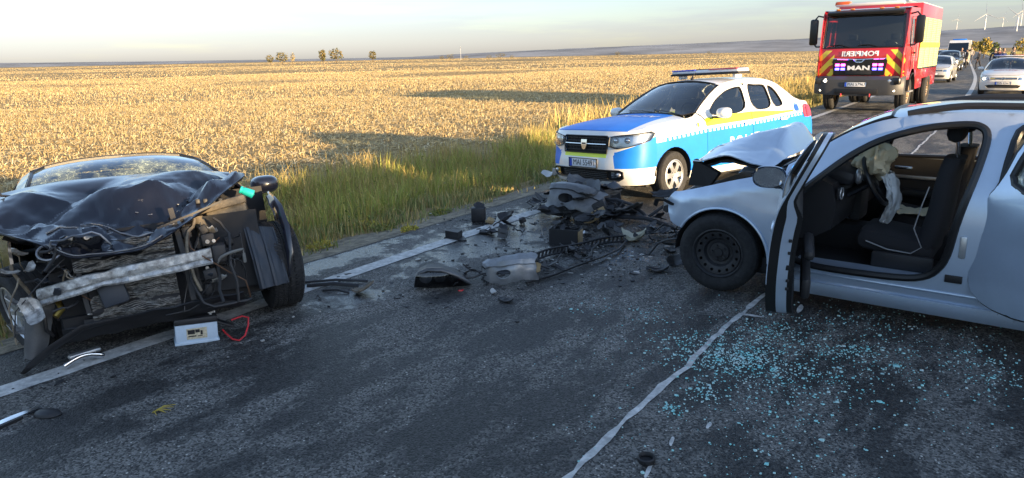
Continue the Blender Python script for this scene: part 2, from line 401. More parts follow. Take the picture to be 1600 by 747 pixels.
def strip(name, a, b, y0, y1, z, m, n=None, kind='structure', rag=0., wob=0.):
    """a ribbon along the road between offsets a and b"""
    mb = MB(); ys = []; y = y0
    while y < y1: ys.append(y); y += .08 if (rag and y < 30) else (1.0 if y < 100 else 8.)
    ys.append(y1); vs = []; nx = n or 2
    for y in ys:
        for i in range(nx):
            d = a+(b-a)*i/(nx-1)
            if rag: d += rag*(1 if i else -1)*(fbm(y*6., i*9.)) + wob*fbm(y*.5, 3.)
            vs.append((d+road_off(y), y, z))
    mb.add(vs, [(i*nx+j, i*nx+j+1, (i+1)*nx+j+1, (i+1)*nx+j) for i in range(len(ys)-1) for j in range(nx-1)], m)
    o = mb.build(name, m); o['kind'] = kind; return o
strip('road', ASP_L, ASP_R, -30, 900, 0, ASPH)
# --- terrain sheet out to the horizon
def terrain():
    xs = [-9000, -5000, -2600, -1400, -800, -450, -250, -150, -100, -70, -50, -38, -30, -24, -20, -17, -15, -13.5, -12.2, -11.2] + list(np.arange(-10.4, -5.2, .4)) + [-5.3, -4.6, -3, -1, 1, 2.2, 2.6] + list(np.arange(3, 9, .5)) + [10, 12, 15, 20, 30, 50, 100, 250, 600, 1400, 3000, 9000]
    ys = [-9000, -3000, -1000, -400, -150, -60, -30, -15, -8] + list(np.arange(-5, 32, .5)) + [34, 37, 41, 46, 52, 60, 70, 82, 96, 115, 140, 180, 240, 330, 460, 640, 900, 1400, 2200, 3500, 6000, 9000]
    V = []; 
    for y in ys:
        for x in xs:
            xx = x + (road_off(min(y, 900)) if abs(x) < 200 else road_off(min(y, 900))*max(0, 1-abs(x)/9000))
            V.append((xx, y, ground_z(xx, min(y, 900)) if y < 900 else -.05 if abs(x) > 9 else -.1))
    nx = len(xs); F = [(j*nx+i, j*nx+i+1, (j+1)*nx+i+1, (j+1)*nx+i) for j in range(len(ys)-1) for i in range(nx-1)]
    mb = MB(); mb.add(V, F)
    m = bpy.data.materials.new('field_soil'); m.use_nodes = True; N, L = m.node_tree.nodes, m.node_tree.links; b = N['Principled BSDF']
    co = N.new('ShaderNodeTexCoord'); n = N.new('ShaderNodeTexNoise'); n.inputs['Scale'].default_value = 3.; n.inputs['Detail'].default_value = 8; n.inputs['Roughness'].default_value = .75; L.new(co.outputs['Object'], n.inputs['Vector'])
    n2 = N.new('ShaderNodeTexNoise'); n2.inputs['Scale'].default_value = .03; n2.inputs['Detail'].default_value = 3; L.new(co.outputs['Object'], n2.inputs['Vector'])
    r = N.new('ShaderNodeValToRGB'); r.color_ramp.elements[0].position = .38; r.color_ramp.elements[0].color = (.30, .215, .11, 1); r.color_ramp.elements[1].position = .6; r.color_ramp.elements[1].color = (.55, .41, .20, 1); L.new(n.outputs['Fac'], r.inputs[0])
    mi = N.new('ShaderNodeMix'); mi.data_type = 'RGBA'; mi.blend_type = 'MULTIPLY'; mi.inputs['Factor'].default_value = .5; L.new(r.outputs[0], mi.inputs['A']); L.new(n2.outputs['Fac'], mi.inputs['B'])
    L.new(mi.outputs['Result'], b.inputs['Base Color']); b.inputs['Roughness'].default_value = .95; b.inputs['Specular IOR Level'].default_value = .1
    bp = N.new('ShaderNodeBump'); bp.inputs['Strength'].default_value = 1; bp.inputs['Distance'].default_value = .08; L.new(n.outputs['Fac'], bp.inputs['Height']); L.new(bp.outputs[0], b.inputs['Normal'])
    o = mb.build('ground', m); o['kind'] = 'structure'
terrain()
# gravelly shoulder between asphalt and grass
SHO = mat('shoulder_gravel', (.24, .20, .14), .95, var=.5, vscale=9, bump=1., bscale=90, dist=.02)
def shoulder():
    mb = MB(); vs = []; ys = list(np.arange(-8, 40, .25)); nx = 5
    for y in ys:
        for i in range(nx):
            d = ASP_L+.03 - i/(nx-1)*(.75+.25*fbm(y*.7, 1.)); 
            if i == 0: d += .06*fbm(y*2.5, 4.)
            x = d+road_off(y); vs.append((x, y, max(ground_z(x, y)+.012, .004 if i == 0 else -9)))
    mb.add(vs, [(i*nx+j, (i+1)*nx+j, (i+1)*nx+j+1, i*nx+j+1) for i in range(len(ys)-1) for j in range(nx-1)], SHO)
    o = mb.build('shoulder'); o['kind'] = 'structure'
shoulder()
# painted lines (worn edges)
PAINT = mat('road_paint', (.62, .62, .60), .7, var=.22, vscale=14, bump=.5, bscale=180, dist=.004, color2=(.30, .30, .29))
strip('edge_line', EDGE_L-.085, EDGE_L+.085, -20, 500, .004, PAINT, rag=.012)
o = strip('centre_line', CENT-.019, CENT+.019, -20, 20.0, .004, PAINT, rag=.022, wob=.05)
strip('centre_line', CENT-.09, CENT+.09, 20.0, 500, .004, PAINT, rag=.012)
strip('edge_line', EDGE_R-.08, EDGE_R+.08, -20, 500, .004, PAINT, rag=.012)
def worn_flakes():
    mb = MB()
    for (x, y, sx, sy, a) in [(-1.19, 2.75, .012, .07, 10), (-1.235, 2.52, .018, .05, -20), (-1.26, 2.3, .016, .10, -12), (-1.14, 5.35, .02, .10, 5), (-1.2, 3.05, .01, .05, 15), (-1.10, 3.3, .012, .04, 4), (-1.40, 5.02, .10, .02, 8)]:
        n = 12; ph = rnd.random()*9
        poly = []
        for i in range(n):
            q = 2*math.pi*i/n; r = 1+.35*fbm(math.cos(q)*1.5+ph, math.sin(q)*1.5)
            px, py = sx*math.cos(q)*r, sy*math.sin(q)*r; c, s = math.cos(R(a)), math.sin(R(a)); poly.append((x+px*c-py*s, y+px*s+py*c, .0035))
        mb.add(poly, [tuple(range(n))], PAINT)
    o = mb.build('paint_flakes', PAINT, fix=False); tag(o, kind='stuff', label='worn flakes of white road paint beside the centre line', cat='road marking')
worn_flakes()
# --- corn stubble: joined stalks, denser near, sparser far
def frustum_points(n, r0_, r1, seed, amin=2, amax=75):
    g = np.random.default_rng(seed); a = np.radians(g.uniform(amin, amax, n)); r = np.sqrt(g.uniform(r0_**2, r1**2, n))
    return np.stack([-r*np.sin(a), r*np.cos(a)], 1), g
def gz_np(P): return np.array([ground_z(p[0], p[1]) for p in P])
def stalks(P, g, h0, h1, wid, tones, lean=.25, nleaf=0):
    """each stalk: two crossed tapered quads -> 4 tris*2; returns V,F,C"""
    n = len(P); z = gz_np(P) - .02
    h = g.uniform(h0, h1, n); a = g.uniform(0, 2*np.pi, n); lx = g.normal(0, lean, n)*h; ly = g.normal(0, lean, n)*h
    w = wid*g.uniform(.6, 1.4, n)
    V = np.zeros((n, 6, 3)); 
    for k in range(3):
        q = a + k*2*np.pi/3
        V[:, k, 0] = P[:, 0]+np.cos(q)*w; V[:, k, 1] = P[:, 1]+np.sin(q)*w; V[:, k, 2] = z
        V[:, 3+k, 0] = P[:, 0]+lx+np.cos(q+.5)*w*.6; V[:, 3+k, 1] = P[:, 1]+ly+np.sin(q+.5)*w*.6; V[:, 3+k, 2] = z+h
    f = np.array([[0, 1, 4], [0, 4, 3], [1, 2, 5], [1, 5, 4], [2, 0, 3], [2, 3, 5], [3, 4, 5]])
    F = (np.arange(n)[:, None, None]*6+f[None]).reshape(-1, 3)
    t = np.array(tones); c = t[g.integers(0, len(t), n)]*g.uniform(.75, 1.2, (n, 1)); C = np.repeat(c[:, None, :], 6, 1).reshape(-1, 3)
    return V.reshape(-1, 3), F, C
def leaves(P, g, ln, wd, tones, zup=.0, curl=.5):
    """bent straw leaf: 4-segment ribbon lying or rising"""
    n = len(P); z = gz_np(P) + zup; a = g.uniform(0, 2*np.pi, n); L_ = ln*g.uniform(.5, 1.4, n); w = wd*g.uniform(.5, 1.3, n); up = g.uniform(.05, curl, n)*L_
    V = np.zeros((n, 8, 3)); dx, dy = np.cos(a), np.sin(a)
    for k in range(4):
        t = k/3; zz = z + up*np.sin(t*np.pi*.9)+.01; ww = w*(1-.75*t)
        for s_, j in ((-1, 0), (1, 1)):
            V[:, 2*k+j, 0] = P[:, 0]+dx*L_*t - dy*ww*s_; V[:, 2*k+j, 1] = P[:, 1]+dy*L_*t + dx*ww*s_; V[:, 2*k+j, 2] = zz + s_*ww*.4
    f = np.array([[0, 1, 3], [0, 3, 2], [2, 3, 5], [2, 5, 4], [4, 5, 7], [4, 7, 6]])
    F = (np.arange(n)[:, None, None]*8+f[None]).reshape(-1, 3)
    t = np.array(tones); c = t[g.integers(0, len(t), n)]*g.uniform(.7, 1.2, (n, 1)); C = np.repeat(c[:, None, :], 8, 1).reshape(-1, 3)
    return V.reshape(-1, 3), F, C
def joinparts(parts):
    V = []; F = []; C = []; k = 0
    for v, f, c in parts: V.append(v); F.append(f+k); C.append(c); k += len(v)
    return np.concatenate(V), np.concatenate(F), np.concatenate(C)
STRAW = mat('straw', (.5, .38, .16), .75, spec=.25, attr='tone')
ST = [(.60, .45, .21), (.66, .52, .27), (.52, .38, .17), (.68, .57, .34), (.46, .33, .15)]
def field():
    parts = []
    def rows(P, g, rs=.72):
        d = P[:, 0]; P[:, 0] = np.round(d/rs)*rs + g.normal(0, .045, len(P)); return P
    def infield(P): return P[(P[:, 0]-np.array([road_off(y) for y in P[:, 1]])) < -10.2]
    P, g = frustum_points(26000, 9, 42, 1); P = infield(rows(P, g)); parts.append(stalks(P, g, .05, .16, .010, ST, .4))
    P, g = frustum_points(80000, 9, 42, 2); P = infield(P); parts.append(leaves(P, g, .15, .012, ST, 0, .35))
    P, g = frustum_points(85000, 40, 120, 3); P = infield(rows(P, g)); parts.append(stalks(P, g, .05, .17, .016, ST, .4))
    P, g = frustum_points(60000, 40, 120, 13); P = infield(P); parts.append(leaves(P, g, .20, .020, ST, 0, .35))
    P, g = frustum_points(70000, 115, 420, 4); P = infield(P); parts.append(stalks(P, g, .05, .17, .06, ST, .4))
    P, g = frustum_points(40000, 400, 1600, 5); P = infield(P); parts.append(stalks(P, g, .08, .22, .4, ST, .35))
    V, F, C = joinparts(parts)
    o = np_mesh('corn_stubble', V, F, STRAW, C); tag(o, 'golden cut corn stubble covering the wide field', 'stubble', kind='stuff')
field()
# --- verge grass
GRASS = mat('grass', (.1, .14, .04), .7, spec=.25, attr='tone')
def blades(P, g, h0, h1, w, tones, lean=.35):
    n = len(P); z = gz_np(P)-.02; h = g.uniform(h0, h1, n); a = g.uniform(0, 2*np.pi, n); ln = np.abs(g.normal(0, lean, n))*h; b = g.uniform(0, 2*np.pi, n)
    ww = w*g.uniform(.6, 1.4, n); V = np.zeros((n, 5, 3)); px, py = np.cos(a)*ww, np.sin(a)*ww; dx, dy = np.cos(b)*ln, np.sin(b)*ln
    for k, (t, f) in enumerate(((0, 1.), (.55, .75))):
        for s_, j in ((-1, 0), (1, 1)):
            V[:, 2*k+j, 0] = P[:, 0]+dx*t*t+px*s_*f; V[:, 2*k+j, 1] = P[:, 1]+dy*t*t+py*s_*f; V[:, 2*k+j, 2] = z+h*t
    V[:, 4, 0] = P[:, 0]+dx; V[:, 4, 1] = P[:, 1]+dy; V[:, 4, 2] = z+h*np.sqrt(np.maximum(.1, 1-(ln/h)**2*.5))
    f = np.array([[0, 1, 3], [0, 3, 2], [2, 3, 4]]); F = (np.arange(n)[:, None, None]*5+f[None]).reshape(-1, 3)
    t = np.array(tones); c = t[g.integers(0, len(t), n)]*g.uniform(.7, 1.3, (n, 1)); C = np.repeat(c[:, None, :], 5, 1).reshape(-1, 3)
    return V.reshape(-1, 3), F, C
def verge():
    GR = [(.17, .22, .07), (.20, .24, .075), (.13, .18, .05), (.30, .28, .12), (.25, .26, .09), (.38, .32, .16)]
    DRY = [(.42, .30, .10), (.50, .38, .16), (.36, .27, .10), (.46, .36, .12)]
    YG = [(.32, .34, .07), (.40, .36, .09), (.27, .32, .07)]
    g = np.random.default_rng(11); parts = []
    def pts(n, d0, d1, y0, y1, thr=None, ns=.7, seed=0.):
        y = g.uniform(y0, y1, n); d = g.uniform(d0, d1, n); x = d + np.array([road_off(q) for q in y]); P = np.stack([x, y], 1)
        if thr is not None:
            k = np.array([fbm(p[0]*ns, p[1]*ns, seed) for p in P]) + g.normal(0, .12, n) > thr; P = P[k]
        return P
    # short sparse growth near the gravel, then taller green, then dry tops by the field
    parts.append(blades(pts(12000, -6.5, -5.7, -4, 30, .0, 1.4), g, .03, .14, .006, GR+DRY[:2]))
    parts.append(blades(pts(52000, -9.0, -6.15, -4, 14, -.22, .8, 2.), g, .07, .25, .0055, GR+DRY[:3]))
    parts.append(blades(pts(26000, -9.6, -6.2, 14, 40, -.45, .8, 2.), g, .18, .50, .010, GR+DRY))
    parts.append(blades(pts(22000, -9.2, -6.7, 5.5, 16, -.08, .9, 5.), g, .20, .55, .0055, YG+YG+DRY[:2]))
    parts.append(blades(pts(9000, -9.4, -6.9, -3, 9, .05, 1.1, 12.), g, .25, .55, .005, DRY+YG[:2]))
    parts.append(blades(pts(15000, -10.2, -7.6, -4, 16, .0, .7, 8.), g, .22, .48, .005, DRY))
    parts.append(blades(pts(9000, -10.8, -6.4, 16, 60, -.2, .4, 8.), g, .4, .9, .012, DRY))
    parts.append(blades(pts(14000, -12, -6.4, 60, 260, None), g, .3, .9, .06, DRY+GR[3:]))
    parts.append(blades(pts(12000, 3.0, 12, 10, 260, None), g, .25, .7, .05, DRY+GR))
    V, F, C = joinparts(parts)
    o = np_mesh('verge_grass', V, F, GRASS, C); tag(o, 'tall green and dry yellow grass growing along the roadside verge', 'grass', kind='stuff')
    # broadleaf weeds: small tilted leaf faces in low mounds
    n = 9000; cx = pts(260, -9.0, -6.5, -2, 15); k = g.integers(0, len(cx), n); P = cx[k] + g.normal(0, .14, (n, 2))
    z = gz_np(P) + np.abs(g.normal(0, .16, n)); s_ = g.uniform(.012, .035, n); V = np.zeros((n, 3, 3))
    for j in range(3):
        d = g.normal(0, 1, (n, 3)); d /= np.linalg.norm(d, axis=1)[:, None]; V[:, j] = np.stack([P[:, 0], P[:, 1], z], 1) + d*s_[:, None]
    t = np.array(GR+YG); c = t[(k*7) % len(t)]*g.uniform(.7, 1.2, (n, 1)); C = np.repeat(c[:, None], 3, 1).reshape(-1, 3)
    o = np_mesh('verge_weeds', V.reshape(-1, 3), np.arange(n*3).reshape(-1, 3), GRASS, C); tag(o, 'low leafy weeds growing among the verge grass', 'weeds', kind='stuff')
verge()
# --- far hills
def hill(name, az0, az1, dist, prof, color, n=80, depth=700, tex=0.004):
    m = mat(name+'_soil', color, .95, var=.35, vscale=tex, spec=.1)
    mb = MB(); f = spl(prof); vs = []
    for i in range(n):
        a = az0+(az1-az0)*i/(n-1); h = max(.05, f(a)+ .06*f(a)*fbm(a*.9, dist*.01))
        for (k, r_) in ((0., 0), (.35, .25), (.8, .6), (1., 1.), (.7, 1.6)):
            d = dist+depth*r_; q = R(a); vs.append((-d*math.sin(q), d*math.cos(q), -1.0+h*k*(d/(dist+depth)) if r_ else -1.0))
    mb.add(vs, [(i*5+j, (i+1)*5+j, (i+1)*5+j+1, i*5+j+1) for i in range(n-1) for j in range(4)], m)
    o = mb.build(name, m); o['kind'] = 'structure'
hill('hills', 36, 100, 4200, [(30, 16), (36, 16), (45, 14), (58, 17), (70, 26), (84, 40), (100, 45)], (.26, .26, .26), depth=900)
hill('hills', -14, 48, 2300, [(-14, 78), (-4, 74), (2, 66), (8, 54), (14, 46), (22, 38), (30, 30), (36, 22), (44, 8), (48, .2)], (.60, .55, .26), depth=700)
hill('hills', -14, 7.5, 1300, [(-14, 14), (-6, 12), (0, 9), (5, 5), (7.5, .5)], (.46, .50, .16), depth=420)
# ================================================================== vehicle toolkit
BLACKP = mat('black_plastic', (.018, .018, .02), .55, bump=.2, bscale=300, dist=.001)
TRIMB = mat('trim_black', (.012, .012, .013), .35)
RUBBER = mat('rubber', (.022, .022, .023), .82, var=.3, vscale=30, bump=.15, bscale=200, dist=.001)
CHROME = mat('chrome', (.75, .76, .78), .12, metal=1.)
ALLOY = mat('wheel_silver', (.55, .56, .57), .32, metal=.75, var=.12, vscale=12)
STEELB = mat('steel_black', (.025, .025, .027), .5, var=.3, vscale=20)
INTER = mat('cabin_dark', (.022, .022, .024), .8)
FABRIC = mat('seat_fabric', (.022, .022, .025), .95, bump=.4, bscale=400, dist=.001)
WHITEP = mat('paint_white', (.74, .74, .72), .35, coat=1., var=.04, vscale=4)
BLUEP = mat('paint_blue', (.014, .19, .74), .45, spec=.3, coat=.12, var=.06, vscale=4)
LIME = mat('paint_lime', (.72, .85, .02), .4, coat=.6)
YELLOWP = mat('film_yellow', (.80, .70, .05), .4, coat=.5)
REDL = mat('lens_red', (.45, .015, .02), .15, coat=1.)
AMBERL = mat('lens_amber', (.75, .25, .02), .2, coat=1.)
CLEARL = glass('lens_clear', (.9, .93, .95), refl=1.2)
LAMPIN = mat('lamp_bowl', (.55, .57, .6), .22, metal=.7)
WINDOW = glass('window_glass', (.62, .68, .67), refl=1.0)
WINDARK = glass('window_tinted', (.34, .36, .40), refl=1.0)
PLATE = mat('plate_white', (.75, .76, .78), .4)
PLATEB = mat('plate_blue', (.02, .08, .5), .4)
INK = mat('ink_black', (.012, .012, .014), .5)
LETW = mat('letter_white', (.82, .82, .82), .4)

class Shape:
    def __init__(s, top, edge, plan, tuck, uc, uoff, rnd_=.05, hr=.09, p=2.6, n=3.2, rc=None, roff=None, L=4.3, axle=.82):
        s.zc, s.ze, s.pl, s.tk = spl(top), spl(edge), spl(plan), spl(tuck); s.uc, s.uo = uc, spl(uoff); s.r, s.hr, s.p, s.L, s.ax = rnd_, hr, p, L, axle
        s.rc = rc; s.ro = spl(roff) if roff else None
        # unit superellipse by arc length
        y0 = s.pl(uc); pts = []
        for i in range(201):
            t = math.pi/2*i/200; gy = math.sin(t)**(2/n); fu = 1-math.cos(t)**(2/n); pts.append((fu, gy))
        d = [0]
        for a, b in zip(pts, pts[1:]): d.append(d[-1]+math.hypot((b[0]-a[0])*uc, (b[1]-a[1])*y0))
        s.S = d[-1]; s.arc = (np.array(d), np.array([q[0] for q in pts]), np.array([q[1] for q in pts]))
    def W(s, u, z):
        k = max(0, 1-(s.ze(u)-z)/s.hr) if z > .5 else 0
        return s.pl(u)-s.tk(z)-s.r*min(k, 1.2)**2.4
    def side(s, sg=1, off=0.):
        return lambda u, z: (s.ax-u, sg*(s.W(u, z)+off), z)
    def ye(s, u): return s.W(u, s.ze(u))
    def Z(s, u, y):
        e = s.ze(u); v = min(1, abs(y)/max(.05, s.ye(u))); return e+(s.zc(u)-e)*(1-v**s.p)
    def top(s, off=0.): return lambda u, y: (s.ax-u, y, s.Z(u, y)+off)
    def fg(s, q):
        a = min(abs(q), s.S); f = float(np.interp(a, s.arc[0], s.arc[1])); g = float(np.interp(a, s.arc[0], s.arc[2])); return f, math.copysign(g, q)
    def fas(s, off=0., rear=False):
        """front (or rear) fascia: arc position, height -> point"""
        def m(q, z):
            f, g = s.fg(q)
            if not rear:
                u0_ = s.uo(z)-off; return (s.ax-(u0_+(s.uc-s.uo(z))*f), g*(s.W(s.uc, z)+off*abs(g)), z)
            u1 = s.ro(z)+off; return (s.ax-(u1-(s.ro(z)-s.rc)*f), g*(s.W(s.rc, z)+off*abs(g)), z)
        return m
    def fas_top(s, q, rear=False):
        z = .8
        for _ in range(6):
            x, y, _z = s.fas(0, rear)(q, z); z = s.Z(s.ax-x, y)-.006
        return z
    def s_of_y(s, y, z=.6):
        w = s.W(s.uc, z); g = min(1, abs(y)/w); return math.copysign(float(np.interp(g, s.arc[2], s.arc[0])), y)
    def edgepts(s, a, b, n=12, d=0.): return [(a+(b-a)*i/n, s.ze(a+(b-a)*i/n)-d) for i in range(n+1)]

def arch(c, z, r, n=14, a0=180, a1=0):
    return [(c+r*math.cos(R(a0+(a1-a0)*i/n)), z+r*math.sin(R(a0+(a1-a0)*i/n))) for i in range(n+1)]

def wheel(parent, loc, rad=.31, wid=.2, kind='cover', steer=0., side=1, rimr=.2, camber=0., tread=False):
    """wheel part at local loc (centre); outer face towards side*y"""
    M = Matrix.Translation(Vector(loc)) @ Matrix.Rotation(steer, 4, 'Z') @ Matrix.Rotation(camber, 4, 'X')
    if side < 0: M = M @ Matrix.Rotation(math.pi, 4, 'Z')
    w = wid/2; t = MB()
    prof = [(rimr-.01, w*.8), (rimr+.012, w*.93), (rimr+.035, w*1.04), ((rimr+rad)/2+.01, w*1.09), (rad-.035, w*1.03), (rad-.012, w*.9), (rad-.003, w*.72)]
    for gq in (.42, .08, -.08, -.42):
        prof += [(rad, w*(gq+.12)), (rad, w*(gq+.05)), (rad-.008, w*(gq+.04)), (rad-.008, w*(gq-.04)), (rad, w*(gq-.05))]
    prof += [(rad-.003, -w*.72), (rad-.012, -w*.9), (rad-.035, -w*1.03), ((rimr+rad)/2, -w*1.06), (rimr, -w*.85)]
    t.lathe(prof, 56, RUBBER, M)
    # tread blocks on the shoulders
    for i in range(84):
        q = 2*math.pi*i/84; Mq = M @ Matrix.Rotation(q, 4, 'Y')
        for sg in (-1, 1): t.box((rad-.011, sg*w*.63, .0), (.016, w*.32, .014), RUBBER, Mq @ Matrix.Translation(Vector((0, 0, 0))) @ Matrix.Rotation(0, 4, 'X'))
    if tread:
        for i in range(76):
            q = 2*math.pi*i/76; Mq = M @ Matrix.Rotation(q, 4, 'Y')
            for sg in (-1, 1):
                for (yy, ln) in ((.20, .26), (.52, .30), (.80, .22)):
                    t.box((rad-.002-(.006 if yy > .7 else 0), sg*w*yy, (yy-.2)*.05), (.011, w*ln, .013), RUBBER, Mq @ Matrix.Translation((0, 0, 0)), tz=Matrix.Rotation(R(28)*sg, 4, 'X'))
    ty = t.build('tyre', RUBBER, None, angle=30)
    wo = thing('wheel', None, None); wo.parent = parent
    ty.parent = wo
    r = MB(); hubm = ALLOY if kind in ('cover', 'alloy') else STEELB
    # barrel
    r.lathe([(rimr-.004, -w*.85), (rimr-.03, -w*.6), (rimr-.035, w*.3), (rimr-.016, w*.72), (rimr-.002, w*.86), (rimr+.006, w*.93), (rimr-.004, w*.96), (rimr-.012, w*.86)], 48, hubm, M)
    bk = MB(); bk.lathe([(0, w*.12), (rimr-.03, w*.12)], 40, STEELB, M); bk.build('brake', STEELB, wo)
    if kind == 'steel':
        n = 15; prof = [(0, w*.62), (.030, w*.62), (.034, w*.5), (.075, w*.46), (.085, w*.30), (.105, w*.34), (.120, w*.60), (.135, w*.66)]
        r.lathe(prof, 60, STEELB, M)
        # ring with round holes: cut by polygons in the face plane
        holes = []
        for i in range(n):
            q = 2*math.pi*i/n; hc = (.152*math.cos(q), .152*math.sin(q)); holes.append([(hc[0]+.0125*math.cos(2*math.pi*j/10)*1.0, hc[1]+.0125*math.sin(2*math.pi*j/10)) for j in range(10)])
        ro = [(.178*math.cos(2*math.pi*j/60), .178*math.sin(2*math.pi*j/60)) for j in range(60)]; ri = [(.134*math.cos(2*math.pi*j/60), .134*math.sin(2*math.pi*j/60)) for j in range(60)]
        def face(a, b):
            d = math.hypot(a, b); return tuple(M @ Vector((a, w*(.66+.10*math.sin((d-.134)/.044*math.pi*.5)), b)))
        pmesh(r, face, ro, [ri]+holes, h=.05, mats=[STEELB], hb=.03)
        r.lathe([(.178, w*.76), (.186, w*.5), (rimr-.012, w*.45)], 60, STEELB, M)
        for i in range(5):
            q = 2*math.pi*i/5; c = Vector((.054*math.cos(q), w*.5, .054*math.sin(q))); r.cyl(c, c+Vector((0, w*.14, 0)), .011, 6, STEELB, M)
    elif kind == 'cover':
        # six broad spokes with dark windows between
        n = 6; ro = [(.196*rimr/.2*math.cos(2*math.pi*j/72), .196*rimr/.2*math.sin(2*math.pi*j/72)) for j in range(72)]; holes = []
        for i in range(n):
            q0 = 2*math.pi*(i+.5)/n; hp = []
            for (a, d) in ((-.13, .085), (-.30, .150), (-.27, .166), (0, .176), (.27, .166), (.30, .150), (.13, .085), (0, .078)):
                hp.append((d*rimr/.2*math.cos(q0+a), d*rimr/.2*math.sin(q0+a)))
            holes.append(hp)
        def face(a, b):
            d = math.hypot(a, b); return tuple(M @ Vector((a, w*(.62+.30*math.sin(min(1, d/(.196*rimr/.2))*math.pi*.75)), b)))
        pmesh(r, face, ro, holes, h=.028, mats=[ALLOY], hb=.02)
        r.lathe([(0, w*.78), (.018, w*.78), (.024, w*.66)], 24, ALLOY, M)
        for i in range(4):
            q = 2*math.pi*(i+.5)/4; c = Vector((.045*math.cos(q), w*.76, .045*math.sin(q))); r.cyl(c, c+Vector((0, .004, 0)), .009, 8, INK, M)
    else:
        for i in range(10):
            q = 2*math.pi*i/10; Mq = M @ Matrix.Rotation(q, 4, 'Y'); r.box((rimr*.55, w*.72, 0), (rimr*.8, .02, .026), hubm, Mq)
        r.lathe([(0, w*.8), (.05, w*.78), (.055, w*.6)], 20, hubm, M)
    r.build('rim', hubm, wo, angle=35, solid=(0))
    return wo

def plate(parent, M, text='MAI 55491', w=.52, h=.11):
    mb = MB(); mb.rbox((0, 0, 0), (.012, w, h), .005, PLATE, M)
    o = mb.build('licence_plate', PLATE, parent)
    bb = MB(); bb.box((.008, -w/2*.9, 0), (.002, w*.085, h*.94), PLATEB, M); bb.build('euro_band', PLATEB, o)
    fr = MB()
    for (c, d) in (((.004, 0, h/2+.004), (.016, w+.02, .008)), ((.004, 0, -h/2-.004), (.016, w+.02, .008)), ((.004, w/2+.005, 0), (.016, .008, h)), ((.004, -w/2-.005, 0), (.016, .008, h))): fr.box(c, d, TRIMB, M)
    fr.build('plate_frame', TRIMB, o)
    text_on(lambda a, b: tuple(M @ Vector((.0085, a, b))), text, h*.98, INK, 'lettering', o, bold=0., sx=.88, origin=(w*.05, 0))['kind'] = 'stuff'
    return o

def seat(mb, x, y, z=.30, m=FABRIC, w=.5, hr=True, M=None):
    T = (M or Matrix()) @ Matrix.Translation(Vector((x, y, z)))
    mb.rbox((0, 0, .08), (.52, w, .16), .06, m, T)
    mb.rbox((-.30, 0, .40), (.13, w*.96, .62), .055, m, T, rot=Matrix.Rotation(R(-14), 4, 'Y'))
    if hr: mb.rbox((-.40, 0, .80), (.09, w*.52, .19), .04, m, T, rot=Matrix.Rotation(R(-8), 4, 'Y'))

def steering(parent, c, r=.185, tilt=25, m=TRIMB, name='steering_wheel'):
    M = Matrix.Translation(Vector(c)) @ Matrix.Rotation(R(tilt), 4, 'Y')
    mb = MB(); mb.tube([(0, r*math.cos(2*math.pi*i/28), r*math.sin(2*math.pi*i/28)) for i in range(28)], .016, 8, m, M, closed=True)
    mb.rbox((.03, 0, 0), (.05, .15, .13), .03, m, M)
    for (a, b) in ((r, 0), (-r, 0), (0, -r)): mb.tube([(.02, 0, 0), (0, a*.97, b*.97)], .014, 6, m, M)
    mb.cyl((.03, 0, 0), (.35, 0, -.03), .03, 8, m, M)
    return mb.build(name, m, parent)

def lens_patch(parent, name, mapf, poly, m, h=.05, solid=0, hb=None):
    mb = MB(); pmesh(mb, mapf, poly, h=h, mats=[m], hb=hb or h); return mb.build(name, m, parent, angle=60)

def mirror(parent, loc, sg, m, scale=1., name='mirror', glassm=None):
    M = Matrix.Translation(Vector(loc)) @ Matrix.Diagonal(Vector((scale, sg*scale, scale, 1)))
    mb = MB()
    def fn(a, b):
        th = a*2*math.pi; ph = b*math.pi/2       # half ellipsoid bulging forward
        e = .75; c, s_ = math.cos(th), math.sin(th); c = math.copysign(abs(c)**e, c); s_ = math.copysign(abs(s_)**e, s_)
        return (-.02+.13*math.cos(ph)**.8, .105*math.sin(ph)*c, .072*math.sin(ph)*s_)
    mb.grid(fn, 29, 9, m, M)
    o = mb.build(name, m, parent, angle=60)
    g = MB(); g.grid(lambda a, b: (-.022, .099*b*math.cos(a*2*math.pi), .066*b*math.sin(a*2*math.pi)), 25, 3, None, M); g.build('mirror_glass', glassm or CHROME, o)
    st = MB(); st.rbox((.02, -.10, -.06), (.06, .14, .035), .012, TRIMB, M); st.build('mirror_arm', TRIMB, o)
    return o

